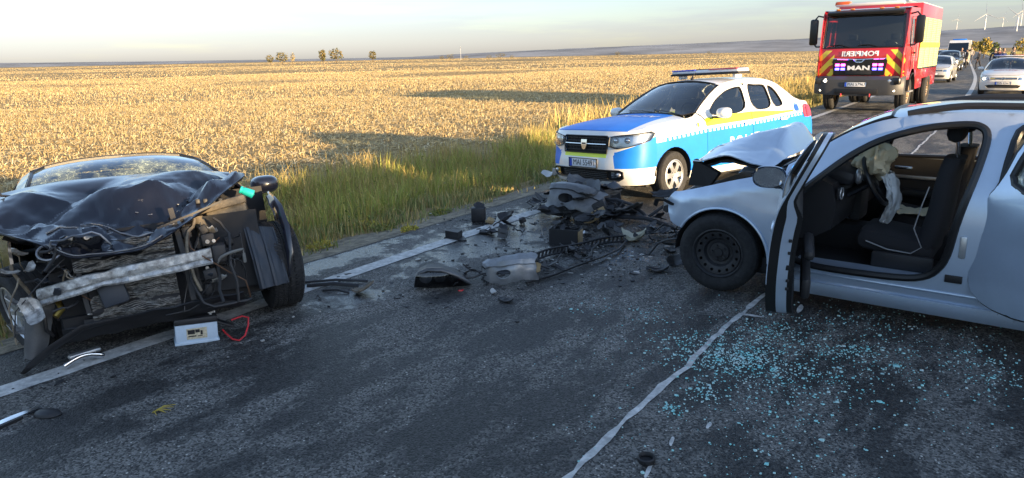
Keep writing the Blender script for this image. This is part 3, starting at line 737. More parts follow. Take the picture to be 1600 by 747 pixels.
def shard(mb, c, size, m, seed, bend=.4, thick=.006, rot=None, n=7, rag=.35):
    """torn bent plate: irregular outline on a curved sheet, real thickness"""
    g = random.Random(seed); k = g.randint(8, 12); poly = []
    for i in range(k):
        q = 2*math.pi*(i+g.uniform(-.3, .3))/k; e = .7; a, b = math.cos(q), math.sin(q); a = math.copysign(abs(a)**e, a); b = math.copysign(abs(b)**e, b)
        r = 1-rag*g.random()**1.5; poly.append((a*r*size[0]/2, b*r*size[1]/2))
    ph = g.random()*9; h = max(.012, min(size[0], size[1])/n)
    vo, fs, C = panel2d(poly, h=h)
    fold = g.uniform(-.3, .3)*size[0]
    def f(a, b):
        z = bend*(a*a/size[0]+.6*b*b/size[1]) + .10*min(size[:2])*fbm(a/size[0]*4+ph, b/size[1]*4) + bend*.5*max(0, a-fold)
        return z
    M = Matrix.Translation(Vector(c)) @ (rot or Matrix.Rotation(g.uniform(0, 6.3), 4, 'Z') @ Matrix.Rotation(g.uniform(-.5, .5), 4, 'X') @ Matrix.Rotation(g.uniform(-.5, .5), 4, 'Y'))
    used = sorted({i for q in fs for i in q}); ix = {a: i for i, a in enumerate(used)}
    up = [(vo[i][0], vo[i][1], f(*vo[i])+thick) for i in used]; dn = [(vo[i][0], vo[i][1], f(*vo[i])) for i in used]; L_ = len(up)
    F = [tuple(ix[i] for i in q) for q in fs]; cnt = {}
    for q in F:
        for a, b in ((q[0], q[1]), (q[1], q[2]), (q[2], q[0])): cnt[(a, b)] = 1
    rim = [(a, b) for (a, b) in cnt if (b, a) not in cnt]
    mb.add(up+dn, F+[tuple(i+L_ for i in q[::-1]) for q in F]+[(b, a, a+L_, b+L_) for a, b in rim], m, M)
    return mb
def set_on_ground(o, z=0.):
    """lift a freshly built object so that its lowest vertex rests at height z"""
    o.location.z += z-min((o.matrix_basis @ v.co).z for v in o.data.vertices)

def bumper_piece(mb, M, w, h, m, seed, rad=.38, hole=True):
    """torn length of bumper skin: curved in plan, stepped profile, lamp opening, ragged ends"""
    g = random.Random(seed); k = 10; poly = []
    for i in range(k+1): poly.append((-w/2+w*i/k, g.uniform(0, .035)*h/.3))
    for i in range(1, 6): poly.append((w/2+g.uniform(-.05, .03)*w, h*i/6))
    for i in range(k+1): poly.append((w/2-w*i/k, h*(1-.16*(i/k)**2)+g.uniform(-.04, .02)*h))
    for i in range(1, 6): poly.append((-w/2+g.uniform(-.02, .06)*w, h*.84*(1-i/6)))
    hl = [[(-.12*w+.13*w*math.cos(2*math.pi*i/14), h*.34+.14*h*math.sin(2*math.pi*i/14)) for i in range(14)]] if hole else []
    ph = g.random()*9
    def f(a, b):
        t = b/h; prof = .045*math.sin(t*2.6)+(.022 if t > .58 else 0)+.02*smooth01(.75, 1., t)*-2.2
        r_ = rad; x = r_*math.sin(a/r_); y = r_*(1-math.cos(a/r_)) - prof + .018*fbm(a*7+ph, b*7)
        return tuple(M @ Vector((x, y, b+.012*fbm(a*9, 2., ph))))
    pmesh(mb, f, poly, holes=hl, lines=[[(-w*.55, h*.575), (w*.55, h*.575)], [(-w*.55, h*.59), (w*.55, h*.59)]], h=.03, mats=[m], hb=.025)
    return mb
# ================================================================== police sedan
def lightbar(root, x, z, w=1.25, lit=False):
    mb = MB(); mb.rbox((x, 0, z+.05), (.30, w, .035), .015, INTER)
    lb = mb.build('light_bar', INTER, root)
    clr = mat('bar_dome', (.72, .74, .78), .25, coat=1.)
    d = MB(); d.rbox((x, 0, z+.085), (.28, w*.98, .06), .026, clr); d.build('dome', clr, lb)
    t = MB(); t.rbox((x, 0, z+.118), (.24, w*.9, .012), .005, INTER); t.build('lid', INTER, lb)
    rl = mat('bar_red', (.5, .03, .04), .2, coat=1., emit=(1, .08, .05) if lit else None, estr=3. if lit else 0); bl = mat('bar_blue', (.02, .05, .55), .2, coat=1., emit=(.05, .1, 1) if lit else None, estr=3. if lit else 0)
    e = MB(); e.rbox((x+.13, w*.28, z+.112), (.05, w*.40, .02), .008, rl); e.build('red_lens', rl, lb)
    e = MB(); e.rbox((x+.13, -w*.30, z+.112), (.05, w*.36, .02), .008, bl); e.build('blue_lens', bl, lb)
    for sg in (-1, 1): f = MB(); f.rbox((x, sg*w*.40, z+.015), (.16, .06, .07), .015, clr); f.build('bar_foot', clr, lb)

def police_sedan():
    root = thing('police_car', 'white and blue police sedan with roof light bar parked on the road shoulder', 'police car', (-4.36, 9.02, .02), (R(2.6), 0, R(-108)))
    S = Shape(top=[(0, .82), (.10, .90), (.35, .965), (.75, 1.01), (1.1, 1.03), (1.25, 1.045), (1.5, 1.18), (1.8, 1.34), (2.05, 1.45), (2.3, 1.478), (2.7, 1.492), (3.15, 1.482), (3.4, 1.44), (3.65, 1.31), (3.85, 1.17), (4.0, 1.135), (4.35, 1.09)],
              edge=[(0, .79), (.10, .86), (.35, .91), (.75, .955), (1.1, .98), (1.28, .995), (1.6, 1.16), (1.9, 1.31), (2.15, 1.40), (2.4, 1.437), (2.8, 1.452), (3.15, 1.44), (3.4, 1.385), (3.65, 1.245), (3.85, 1.125), (4.0, 1.085), (4.35, 1.04)],
              plan=[(.2, .80), (.45, .842), (.8, .865), (2, .868), (3.5, .862), (3.9, .84), (4.15, .80), (4.35, .76)],
              tuck=[(.15, .07), (.28, .02), (.5, .0), (.7, .004), (.85, .022), (.95, .05), (1.1, .115), (1.3, .20), (1.48, .28)],
              uc=.50, uoff=[(.15, .10), (.24, .03), (.36, .0), (.5, .012), (.58, .03), (.76, .045), (.86, .075), (.92, .12), (1.0, .22)], rc=3.95, roff=[(.2, 4.25), (.4, 4.34), (.6, 4.35), (.85, 4.32), (1.1, 4.28)], L=4.35, axle=.82)
    zs = lambda z: z if z < .5 else .5+(z-.5)*1.30
    ZS = lambda L_: [(a, zs(b)) for a, b in L_]
    # livery: 0 white 1 blue 2 lime 3 white squares(blue checks)
    zl = spl([(.5, .72), (1.0, .755), (1.5, .785), (2.6, .815), (3.6, .86), (4.3, .88)])       # top of the blue band
    def reg(u, z):
        t = zl(u)
        if 1.50 < u < 3.62 and t+.075 < z < t+.165*(1-.5*smooth01(2.4, 3.6, u)) +.02: return 2
        if t < z < t+.042 and u > .62: return 1 if int(u/.045) % 2 else 0
        if z < t and u > .50:
            zb = .42 if u < .85 else .30
            if u > 3.6: zb = .42
            return 1 if z > zb else 0
        return 0
    us = [(.5+.1*i) for i in range(39)]
    lines = [[(u, zl(u)) for u in us], [(u, zl(u)+.042) for u in us], [(u, zl(u)+.075) for u in us if 1.5 <= u <= 3.6], [(u, zl(u)+.165*(1-.5*smooth01(2.4, 3.6, u))+.02) for u in us if 1.5 <= u <= 3.6], [(.5, .42), (.85, .42)], [(.85, .30), (3.6, .30)]]
    lines += [[(.045*i, zl(.045*i)), (.045*i, zl(.045*i)+.042)] for i in range(14, 96)]
    LM = [WHITEP, BLUEP, LIME]
    fa, ra = S.ax, 3.455; ar = .345; az = .30
    for sg in (1, -1):
        mp = S.side(sg)
        fender = [(.50, .20), (fa-ar, .20)] + arch(fa, az, ar)[0:] + [(fa+ar, .20), (1.49, .20), (1.485, .92)] + [(1.40, S.ze(1.40)-.02)] + S.edgepts(1.40, .50, 10)
        mb = MB(); pmesh(mb, mp, fender, lines=lines, h=.06, mats=LM, region=reg, hb=.045); mb.build('fender', None, root, angle=60, solid=.012)
        def cant(u, d=.045): return S.ze(u)-d
        fd = [(1.495, .27), (2.50, .27), (2.52, .85)] + [(2.56, 1.36)] + [(u, cant(u)) for u in (2.5, 2.3, 2.1, 1.9, 1.7, 1.5)] + [(1.49, .95)]
        fw = [(1.70, .985), (2.46, 1.0), (2.50, 1.345)] + [(u, cant(u)-.045) for u in (2.4, 2.25, 2.1, 1.95, 1.8)] + [(1.62, 1.05)]
        rd = [(2.508, .27), (3.02, .27), (3.07, .42), (3.16, .56), (3.32, .68), (3.42, .90), (3.44, 1.10), (3.36, cant(3.36)+.0)] + [(u, cant(u)) for u in (3.2, 3.0, 2.8, 2.62)] + [(2.568, 1.36), (2.528, .85)]
        rw = [(2.60, 1.005), (3.10, 1.02), (3.08, 1.34)] + [(u, cant(u)-.045) for u in (3.0, 2.8)] + [(2.645, 1.385)]
        rq = [(3.13, 1.02), (3.36, 1.04), (3.375, 1.10), (3.31, 1.24), (3.22, 1.32), (3.12, 1.345)]
        fw, rw, rq = chaikin(fw), chaikin(rw), chaikin(rq)
        for nm, out, hl in (('door', fd, [fw]), ('door', rd, [rw, rq])):
            mb = MB(); pmesh(mb, S.side(sg, .001), out, holes=hl, lines=lines, h=.06, mats=LM, region=reg, hb=.04); d = mb.build(nm, None, root, angle=60, solid=.02)
            for q in hl:
                lens_patch(d, 'window', S.side(sg, -.012), q, WINDOW if out is fd else WINDARK, .08)
                e = MB(); e.tube([S.side(sg, -.002)(*p) for p in densify(q, .08)], .009, 6, TRIMB, closed=True); e.build('window_seal', TRIMB, d)
            hx = 2.40 if out is fd else 3.28
            hb_ = MB(); hb_.rbox(S.side(sg, .022)(hx, .845), (.17, .03, .035), .014, WHITEP); hb_.build('handle', WHITEP, d)
        body = [(1.496, .20), (ra-ar, .20)] + arch(ra, az, ar) + [(ra+ar, .20), (3.95, .22)] + S.edgepts(3.95, 1.41, 40) + [(1.49, .95)]
        both = [(1.52, .27), (3.02, .27)] + rd[2:8] + [(u, cant(u)) for u in (3.2, 3.0, 2.8, 2.5, 2.3, 2.1, 1.9, 1.7, 1.54)] + [(1.52, .95)]
        mb = MB(); pmesh(mb, mp, body, holes=[both], lines=lines, h=.07, mats=LM, region=reg, hb=.045)
        mb.build('quarter_panel', None, root, angle=60, solid=.012)
        # wheel houses
        for c in (fa, ra):
            w_ = MB(); pts = arch(c, az, ar+.004, 16)
            w_.grid(lambda a, b: (S.ax-pts[int(round(a*16))][0], sg*(S.W(c, .6)-.01-b*.35), pts[int(round(a*16))][1]), 17, 2, INTER); w_.build('wheel_arch_liner', INTER, root)
            w2 = MB(); w2.add([(S.ax-c-.45, sg*.45, .12), (S.ax-c+.45, sg*.45, .12), (S.ax-c+.45, sg*.45, .8), (S.ax-c-.45, sg*.45, .8)], [(0, 1, 2, 3)], INTER); w2.build('wheel_arch_liner', INTER, root)
        # tail lamp
        lens_patch(root, 'tail_light', S.fas(.012, True), [(sg*(S.S-a), b) for a, b in ((.0, .83), (.17, .84), (.18, 1.0), (.02, 1.035))], REDL, .04)
        lens_patch(root, 'tail_light', S.side(sg, .010), [(3.95, .83), (3.955, 1.03), (3.90, 1.0), (3.86, .90), (3.88, .84)], REDL, .04)
        wheel(root, (0, sg*.765, .31+(-.035 if sg > 0 else .03)), .31, .195, 'cover', R(6 if sg > 0 else 6), sg)
        wheel(root, (-2.634, sg*.765, .31+(-.035 if sg > 0 else .03)), .31, .195, 'cover', 0, sg)
        mirror(root, (S.ax-1.66, sg*1.0, 1.03), sg, WHITEP, 1.0)
        # front light unit: bowl behind a clear cover
        sy = S.s_of_y
        HL = [(sy(.44), .655), (sy(.56), .632), (sy(.70), .65), (S.S*.90, .705), (S.S*.985, .765), (S.S*.93, .785), (sy(.62), .762), (sy(.45), .745)]
        HL = [(sg*a, zs(b)) for a, b in HL]
        lens_patch(root, 'headlight', S.fas(.012), HL, CLEARL, .05)
        hb_ = MB(); pmesh(hb_, S.fas(-.035), HL, h=.05, mats=[LAMPIN]); hl = hb_.build('headlight_bowl', LAMPIN, root, angle=50)
        for q in (.52, .68):
            p = Vector(S.fas(-.03)(sg*sy(q), .77)); bl = MB(); bl.ball(p, (.03, .045, .038), CHROME); bl.build('reflector', CHROME, hl)
        brow = MB(); brow.tube([S.fas(.014)(*p) for p in densify(HL, .06)], .006, 5, TRIMB, closed=True); brow.build('headlight_rim', TRIMB, hl)
    # ---- front bumper / fascia
    sy = S.s_of_y; N_ = 40
    tops = [(-S.S+2*S.S*i/N_, S.fas_top(-S.S+2*S.S*i/N_)) for i in range(N_+1)]
    outer = [(-S.S, .20), (S.S, .20)] + tops[::-1]
    GR = ZS([(sy(-.40), .585), (sy(.40), .585), (sy(.425), .735), (sy(.40), .752), (sy(-.40), .752), (sy(-.425), .735)])
    LG = [(sy(-.60), .265), (sy(.60), .265), (sy(.66), .30), (sy(.655), .375), (sy(.60), .395), (sy(-.60), .395), (sy(-.655), .375), (sy(-.66), .30)]
    HLs = []
    for sg in (1, -1): HLs.append([(sg*a, zs(b)) for a, b in [(sy(.44), .655), (sy(.56), .632), (sy(.70), .65), (S.S*.90, .705), (S.S*.985, .765), (S.S*.93, .785), (sy(.62), .762), (sy(.45), .745)]])
    def freg(q, z):
        a = abs(q)
        if a < sy(.40) and .552 < z < .600: return 2
        if z > .42 and a > sy(.50)+max(0, .58-z)*.25 and z < .63+max(0, a-sy(.55))*.30: return 1
        return 0
    fl = []
    for sg in (1, -1):
        fl.append([(sg*(sy(.50)+.04), .42), (sg*S.S, .42)]); fl.append([(sg*(sy(.50)+.04), .42), (sg*sy(.5), .58), (sg*sy(.55), .63), (sg*S.S, .63+(S.S-sy(.55))*.30)])
    fl += [[(sy(-.40), .552), (sy(.40), .552)], [(sy(-.40), .600), (sy(.40), .600)]]
    mb = MB(); pmesh(mb, S.fas(), outer, holes=[GR, LG]+HLs, lines=fl, h=.05, mats=LM, region=freg, hb=.035); fb = mb.build('front_bumper', None, root, angle=60, solid=.012)
    # dark recesses behind the openings
    for nm, pl in (('grille', GR), ('lower_grille', LG)):
        mb = MB(); pmesh(mb, S.fas(-.045), pl, h=.06, mats=[INTER]); g = mb.build(nm, INTER, root, angle=60)
        rim = MB(); rim.tube([S.fas(.004)(*p) for p in densify(pl, .06)], .010, 6, TRIMB, closed=True); rim.build('grille_rim', TRIMB, g)
        zz = (.645, .69, .76, .80) if nm == 'grille' else (.29, .315, .34, .365)
        bars = MB()
        y1 = .38 if nm == 'grille' else .42
        for z in zz: bars.tube([S.fas(-.012)(sy(-y1+2*y1*i/16), z) for i in range(17)], .006, 5, BLACKP)
        for i in range(13): y = -y1+2*y1*i/12; bars.tube([S.fas(-.02)(sy(y), z) for z in (zz[0]-.01, zz[-1]+.01)], .005, 5, BLACKP)
        bars.build('grille_mesh', BLACKP, g)
    ch = MB(); ch.tube([S.fas(.004)(sy(-.39+.78*i/16), .725) for i in range(17)], .008, 6, CHROME); ch.build('grille_bar', CHROME, root)
    # badge: shield with a slot
    SH = [(-.055, .045), (.055, .045), (.052, -.01), (.03, -.05), (0, -.062), (-.03, -.05), (-.052, -.01)]
    bd = MB(); pmesh(bd, lambda a, b: S.fas(.022)(a, .725+b*1.25), SH, h=.03, mats=[CHROME]); bd.build('badge', CHROME, root, solid=.02)
    bd = MB(); pmesh(bd, lambda a, b: S.fas(.0235)(a, .725+b*1.25), [(-.038, .012), (.038, .012), (.034, -.004), (-.034, -.004)], h=.03, mats=[INTER]); bd.build('badge_slot', INTER, root)
    for sg in (1, -1):
        fp = [(sg*a, b) for a, b in ((sy(.50), .30), (sy(.645), .31), (sy(.64), .375), (sy(.50), .38))]
        p = MB(); pmesh(p, S.fas(.004), fp, h=.04, mats=[CHROME]); fo = p.build('fog_light', CHROME, root)
        p = MB(); c = Vector(S.fas(.0)(sg*sy(.60), .342)); p.ball(c, (.02, .034, .026), LAMPIN); p.build('fog_lamp', LAMPIN, fo)
    pm = Matrix.Translation(Vector(S.fas(.012)(0, .475))); plate(root, pm)
    # ---- hood
    fr = []
    for i in range(25):
        q = -S.S*.90+2*S.S*.90*i/24; x, y, z = S.fas()(q, S.fas_top(q)); fr.append((S.ax-x+.004, y))
    hs_ = lambda u: S.ye(u)-.012
    ub = fr[-1][0]; rs = [(u, hs_(u)) for u in np.linspace(max(ub, .33), 1.16, 10)]
    hood = fr + rs + [(1.22, .50), (1.235, .2), (1.24, 0), (1.235, -.2), (1.22, -.50)] + [(u, -y) for u, y in rs[::-1]]
    bw = lambda u: .66-.14*smooth01(.1, 1.2, u)
    def hreg(u, y): return 1 if abs(y) < bw(u)+0. else 0
    hl_ = [[(u, sg*bw(u)) for u in np.linspace(0, 1.25, 14)] for sg in (1, -1)]
    mb = MB(); pmesh(mb, S.top(), hood, lines=hl_, h=.06, mats=LM, region=hreg, hb=.05); mb.build('hood', None, root, angle=60, solid=.01)
    vs, fs = text2d('POLIȚIA', .19, .004, 1.15, 1.1)
    mb = MB(); mb.add([S.top(.004)(.98-b, a) for a, b in vs], fs, LETW); mb.build('hood_lettering', LETW, root, smooth=False, fix=False)
    # ---- screens, roof, boot
    scr = [(1.27, .60), (1.255, .3), (1.25, 0), (1.255, -.3), (1.27, -.60)]
    sid = lambda u: S.ye(u)-.02
    ws = scr + [(u, -sid(u)) for u in (1.4, 1.6, 1.8, 2.0)] + [(2.08, -.52), (2.06, -.3), (2.05, 0), (2.06, .3), (2.08, .52)] + [(u, sid(u)) for u in (2.0, 1.8, 1.6, 1.4)]
    lens_patch(root, 'windscreen', S.top(-.004), ws, glass('screen_glass', (.55, .62, .62), refl=1.0), .09)
    e = MB(); e.tube([S.top(.002)(*p) for p in densify(ws, .08)], .012, 6, TRIMB, closed=True); e.build('windscreen_seal', TRIMB, root)
    rf = [(2.085, .52), (2.065, .3), (2.055, 0), (2.065, -.3), (2.085, -.52)] + [(u, -S.ye(u)) for u in np.linspace(2.1, 3.4, 14)] + [(3.42, -.4), (3.44, 0), (3.42, .4)] + [(u, S.ye(u)) for u in np.linspace(3.4, 2.1, 14)]
    mb = MB(); pmesh(mb, S.top(), rf, h=.08, mats=[WHITEP], hb=.06); mb.build('roof', WHITEP, root, angle=60)
    rg = [(3.45, 0), (3.43, -.4)] + [(u, -sid(u)) for u in (3.46, 3.6, 3.75, 3.84)] + [(3.88, 0)] + [(u, sid(u)) for u in (3.84, 3.75, 3.6, 3.46)] + [(3.43, .4)]
    lens_patch(root, 'rear_window', S.top(-.004), rg, WINDARK, .1)
    bt = [(3.885, 0)] + [(u, -S.ye(u)) for u in (3.85, 3.95, 4.1, 4.22)] + [(4.28, -.5), (4.29, 0), (4.28, .5)] + [(u, S.ye(u)) for u in (4.22, 4.1, 3.95, 3.85)]
    mb = MB(); pmesh(mb, S.top(), bt, h=.08, mats=[WHITEP]); mb.build('boot_lid', WHITEP, root, angle=60)
    tops = [(-S.S+2*S.S*i/N_, S.fas_top(-S.S+2*S.S*i/N_, True)) for i in range(N_+1)]
    mb = MB(); pmesh(mb, S.fas(0, True), [(-S.S, .22), (S.S, .22)] + tops[::-1], h=.08, mats=[WHITEP, BLUEP], region=lambda q, z: 1 if .42 < z < .86 and abs(q) > .5 else 0); mb.build('rear_bumper', None, root, angle=60)
    # ---- cowl, wipers, cabin
    cw = MB(); cw.grid(lambda a, b: (S.ax-(1.225+.055*b), (a*2-1)*.66, S.Z(1.24, (a*2-1)*.66)-.02-.005*b), 9, 2, BLACKP); cw.build('cowl', BLACKP, root)
    for (y0, y1, u1) in ((.15, -.42, 1.33), (.60, .05, 1.34)):
        wp = MB(); wp.tube([S.top(.012)(1.255, y0), S.top(.02)(1.29, (y0+y1)/2), S.top(.012)(u1, y1)], .008, 6, TRIMB); wp.build('wiper', TRIMB, root)
    CAB = mat('cabin_grey', (.09, .09, .095), .8); ib = MB(); ib.rbox((S.ax-2.6, 0, .42), (2.6, 1.45, .40), .05, CAB); ib.rbox((S.ax-1.40, 0, .86), (.36, 1.36, .22), .08, CAB); ib.box((S.ax-.75, 0, .45), (.9, 1.0, .5), CAB); ib.build('cabin', CAB, root)
    for y in (.36, -.36):
        st = MB(); seat(st, S.ax-2.25, y, .48, CAB); st.build('seat', CAB, root)
    st = MB(); st.rbox((S.ax-3.2, 0, .82), (.16, 1.25, .6), .06, FABRIC, rot=Matrix.Rotation(R(-14), 4, 'Y')); st.build('rear_seat', FABRIC, root)
    steering(root, (S.ax-1.78, .37, 1.0))
    rv = MB(); rv.rbox((S.ax-1.98, 0, 1.34), (.02, .22, .06), .01, TRIMB); rv.build('interior_mirror', TRIMB, root)
    an = MB(); an.tube([S.top(0)(2.22, 0), S.top(.05)(2.24, 0)], [.025, .012], 8, TRIMB); an.tube([S.top(.05)(2.24, 0), S.top(.10)(2.30, 0)], .005, 6, TRIMB); an.build('antenna', TRIMB, root)
    lightbar(root, S.ax-2.62, 1.50)
    # side lettering, crest ring and flag
    for sg in (1,):
        mp = lambda a, b: S.side(sg, .005)(a, b)
        vs, fs = text2d('POLIȚIA', .21, .006, .92, 1.45)
        mb = MB(); mb.add([S.side(sg, .005)(2.45+a, .60+.02*a+b) for a, b in vs], fs, LETW); mb.build('side_lettering', LETW, root, smooth=False, fix=False)
        rg_ = MB(); c = (3.70, .985)
        for (ra_, rb_, m_) in ((.072, .058, BLUEP), (.052, .0, PLATEB)):
            n = 24; vs = [S.side(sg, .004)(c[0]+r_*math.cos(2*math.pi*i/n), c[1]+r_*math.sin(2*math.pi*i/n)) for i in range(n) for r_ in (ra_, max(rb_, .002))]
            rg_.add(vs, [(2*i, 2*i+1, 2*((i+1) % n)+1, 2*((i+1) % n)) for i in range(n)], m_)
        rg_.build('crest', None, root, smooth=False)
        fl_ = MB()
        for i, c in enumerate(((.03, .10, .45), (.85, .7, .05), (.65, .04, .05))):
            m_ = mat('flag_%d' % i, c, .5); fl_.add([S.side(sg, .004)(1.28+.022*i+a, .865+b) for a, b in ((0, 0), (.022, 0), (.022, .055), (0, .055))], [(0, 1, 2, 3)], m_)
        fl_.build('flag_sticker', None, root, smooth=False, fix=False)
    # dented rear door: bright crumple facets
    un = MB(); un.box((S.ax-2.1, 0, .2), (3.3, 1.4, .1), INTER); un.build('underbody', INTER, root)
    return root
police_sedan()
# ================================================================== crashed silver estate
SILV = mat('paint_silver', (.50, .60, .73), .28, metal=.45, coat=1., var=.03, vscale=5)
def crash_estate():
    root = thing('crashed_estate_car', 'silver estate car with crumpled bonnet and its two near doors standing open', 'car', (-1.75, 6.28, 0), (0, 0, R(177.16)))
    S = Shape(top=[(0, .70), (.2, .84), (.5, .92), (.88, .98), (1.15, 1.01), (1.25, 1.03), (1.5, 1.22), (1.75, 1.39), (1.95, 1.455), (2.3, 1.50), (2.8, 1.505), (3.6, 1.48), (4.1, 1.42), (4.35, 1.10), (4.53, .95)],
              edge=[(0, .66), (.38, .76), (.5, .785), (.7, .84), (.95, .915), (1.10, .955), (1.22, .99), (1.35, 1.07), (1.5, 1.17), (1.75, 1.33), (1.95, 1.405), (2.2, 1.445), (2.5, 1.462), (3.0, 1.463), (3.6, 1.44), (4.1, 1.38), (4.35, 1.05), (4.53, .9)],
              plan=[(.2, .80), (.45, .855), (.8, .885), (1.4, .885), (2.5, .885), (3.6, .88), (4.1, .85), (4.53, .80)],
              tuck=[(.15, .05), (.22, .02), (.34, .005), (.5, .0), (.7, .006), (.85, .02), (.95, .04), (1.1, .10), (1.3, .19), (1.47, .27)],
              uc=.45, uoff=[(.2, .05), (.5, .0), (.8, .1)], rc=4.15, roff=[(.25, 4.45), (.5, 4.53), (.9, 4.50), (1.2, 4.40), (1.5, 4.25)], L=4.53, axle=.88, rnd_=.045, hr=.08)
    X = lambda x: S.ax-x
    ap = [(X(x), z) for x, z in ((-.66, .96), (-.54, .84), (-.50, .46), (-.58, .36), (-.8, .335), (-1.33, .35), (-1.47, .40), (-1.545, .52), (-1.575, .79), (-1.64, 1.1), (-1.665, 1.30), (-1.645, 1.365), (-1.57, 1.395), (-1.32, 1.365), (-1.05, 1.275), (-.86, 1.15))]
    rap = [(X(x), z) for x, z in ((-1.75, .37), (-2.25, .36), (-2.34, .50), (-2.50, .66), (-2.60, .95), (-2.72, 1.2), (-2.62, 1.37), (-2.3, 1.40), (-1.87, 1.40), (-1.80, 1.33))]
    ap, rap = chaikin(ap), chaikin(rap)
    fa, ra, ar, az = .88, 3.458, .385, .305
    for sg in (1, -1):
        fen = [(.40, .60), (.43, .53), (.485, .50)] + arch(fa, az, ar, 14, 150, 0) + [(fa+ar, .17), (1.315, .16), (1.30, .30), (1.315, .95)] + S.edgepts(1.22, .44, 10) + [(.385, .70)]
        mb = MB(); pmesh(mb, S.side(sg), fen, h=.05, mats=[SILV], hb=.035)
        # small waves from the impact towards the torn front edge
        mb.v = [(x, y-sg*.03*smooth01(.2, .5, x)*(1+fbm(x*5, z*6)) + sg*.006*fbm(x*7, z*7), z + .012*smooth01(.15, .5, x)*fbm(x*6, 3)) for x, y, z in mb.v]
        fo = mb.build('fender', SILV, root, angle=60, solid=.012)
        lip = MB(); lip.tube([S.side(sg, .004)(*p) for p in arch(fa, az, ar+.004, 22, 150, 0)], .011, 6, SILV); lip.build('arch_lip', SILV, fo)
        body = [(1.33, .17), (ra-ar, .19)] + arch(ra, az, ar) + [(ra+ar, .2), (4.15, .25)] + S.edgepts(4.15, 1.33, 44) + [(1.33, 1.0)]
        dw = []
        if sg > 0: hl = [ap, rap]
        else:
            wf = [(X(x), z) for x, z in ((-.80, .955), (-1.60, .98), (-1.66, 1.30), (-1.57, 1.375), (-1.32, 1.35), (-1.05, 1.265), (-.86, 1.14))]
            wr = [(X(x), z) for x, z in ((-1.84, .98), (-2.58, 1.0), (-2.66, 1.2), (-2.58, 1.355), (-2.3, 1.38), (-1.92, 1.38))]
            hl = [wf, wr]
        qw = [(3.60, 1.02), (4.12, 1.06), (4.08, 1.32), (3.72, 1.35), (3.62, 1.25)]
        mb = MB(); pmesh(mb, S.side(sg), body, holes=hl+[qw], h=.06, mats=[SILV, BLACKP], region=lambda u, z: 0, hb=.035); bs = mb.build('body_side', None, root, angle=60, solid=.03)
        lens_patch(bs, 'quarter_window', S.side(sg, -.01), qw, WINDARK, .1)
        if sg < 0:
            lens_patch(bs, 'rear_window', S.side(sg, -.02), wr, WINDOW, .1)
        for hpoly in hl:
            e = MB(); e.tube([S.side(sg, -.004)(*p) for p in densify(hpoly, .06)], .026, 8, TRIMB, closed=True); e.build('door_seal', TRIMB, bs)
        # sill
        sl = MB(); sl.grid(lambda a, b: (lambda u: (S.ax-u, sg*(.885-.03*b+.012*math.sin(b*3)), .20-.10*b+.02))(1.30+a*1.82), 20, 6, SILV); so_ = sl.build('sill', SILV, root, solid=.02)
        rb = MB(); rb.tube([(S.ax-1.33-1.75*i/12, sg*.878, .292) for i in range(13)], .013, 8, SILV, flat=.7); rb.build('sill_crease', SILV, so_)
        # wheel housings
        for c in (fa, ra):
            pts = arch(c, az, ar+.004, 16); w_ = MB(); w_.grid(lambda a, b: (S.ax-pts[int(round(a*16))][0], sg*(.86-b*.38), pts[int(round(a*16))][1]), 17, 2, INTER); w_.build('wheel_arch_liner', INTER, root)
        wheel(root, (.03 if sg > 0 else 0, sg*.765, .322), .322, .205, 'steel', R(4), sg, camber=R(-3)*sg)
        wheel(root, (-2.578, sg*.765, .322), .322, .205, 'steel', 0, sg)
        # roof rail: long low black bar with feet
        rl = MB(); us = np.linspace(2.05, 4.0, 24)
        rl.tube([(S.ax-u, sg*(S.ye(u)-.035), S.ze(u)+.014+.028*min(1, (u-2.05)/.30, (4.0-u)/.3)) for u in us], .023, 8, BLACKP); rl.build('roof_rail', BLACKP, root)
    # inner frame of the near front opening: step, pillar trim
    st = MB(); st.grid(lambda a, b: (-.55-a*1.0, .84-.20*b, .345-.01*math.sin(b*3)), 12, 5, SILV); st.build('door_step', SILV, root)
    bp = MB(); bp.prism([(-1.56, .36), (-1.66, .36), (-1.76, 1.28), (-1.68, 1.28)], .50, .56, BLACKP, axis='y'); bp.build('pillar_trim', BLACKP, root)
    hg = MB()
    for z in (.50, .80): hg.rbox((-.50, .83, z), (.09, .07, .06), .015, SILV)
    hg.build('door_hinge', SILV, root)['kind'] = 'stuff'
    lt = MB(); lt.rbox((-1.628, .884, .62), (.040, .02, .15), .012, ALLOY); lt.build('striker', ALLOY, root)
    sk = MB(); sk.rbox((-1.60, .890, .40), (.10, .008, .05), .002, INK); sk.build('type_plate', INK, root)
    # roof with windscreen header
    sid = lambda u: S.ye(u)-.02
    rf = [(1.96, .54), (1.93, .3), (1.92, 0), (1.93, -.3), (1.96, -.54)] + [(u, -S.ye(u)) for u in np.linspace(2.0, 4.1, 18)] + [(4.14, 0)] + [(u, S.ye(u)) for u in np.linspace(4.1, 2.0, 18)]
    mb = MB(); pmesh(mb, S.top(), rf, h=.09, mats=[SILV], hb=.07); ro = mb.build('roof', SILV, root, angle=60)
    hln = mat('headlining', (.45, .42, .36), .9); hd = MB(); pmesh(hd, S.top(-.035), [(a, b*.97) for a, b in rf], h=.15, mats=[hln]); hd.build('headlining', hln, root)
    ws = [(1.26, .62), (1.245, .3), (1.24, 0), (1.245, -.3), (1.26, -.62)] + [(u, -sid(u)) for u in (1.4, 1.6, 1.8)] + [(1.95, -.54), (1.925, -.3), (1.915, 0), (1.925, .3), (1.95, .54)] + [(u, sid(u)) for u in (1.8, 1.6, 1.4)]
    lens_patch(root, 'windscreen', S.top(-.004), ws, glass('cracked_glass_estate', (.55, .62, .60), crack=24, refl=1.4, milk=.12), .09)
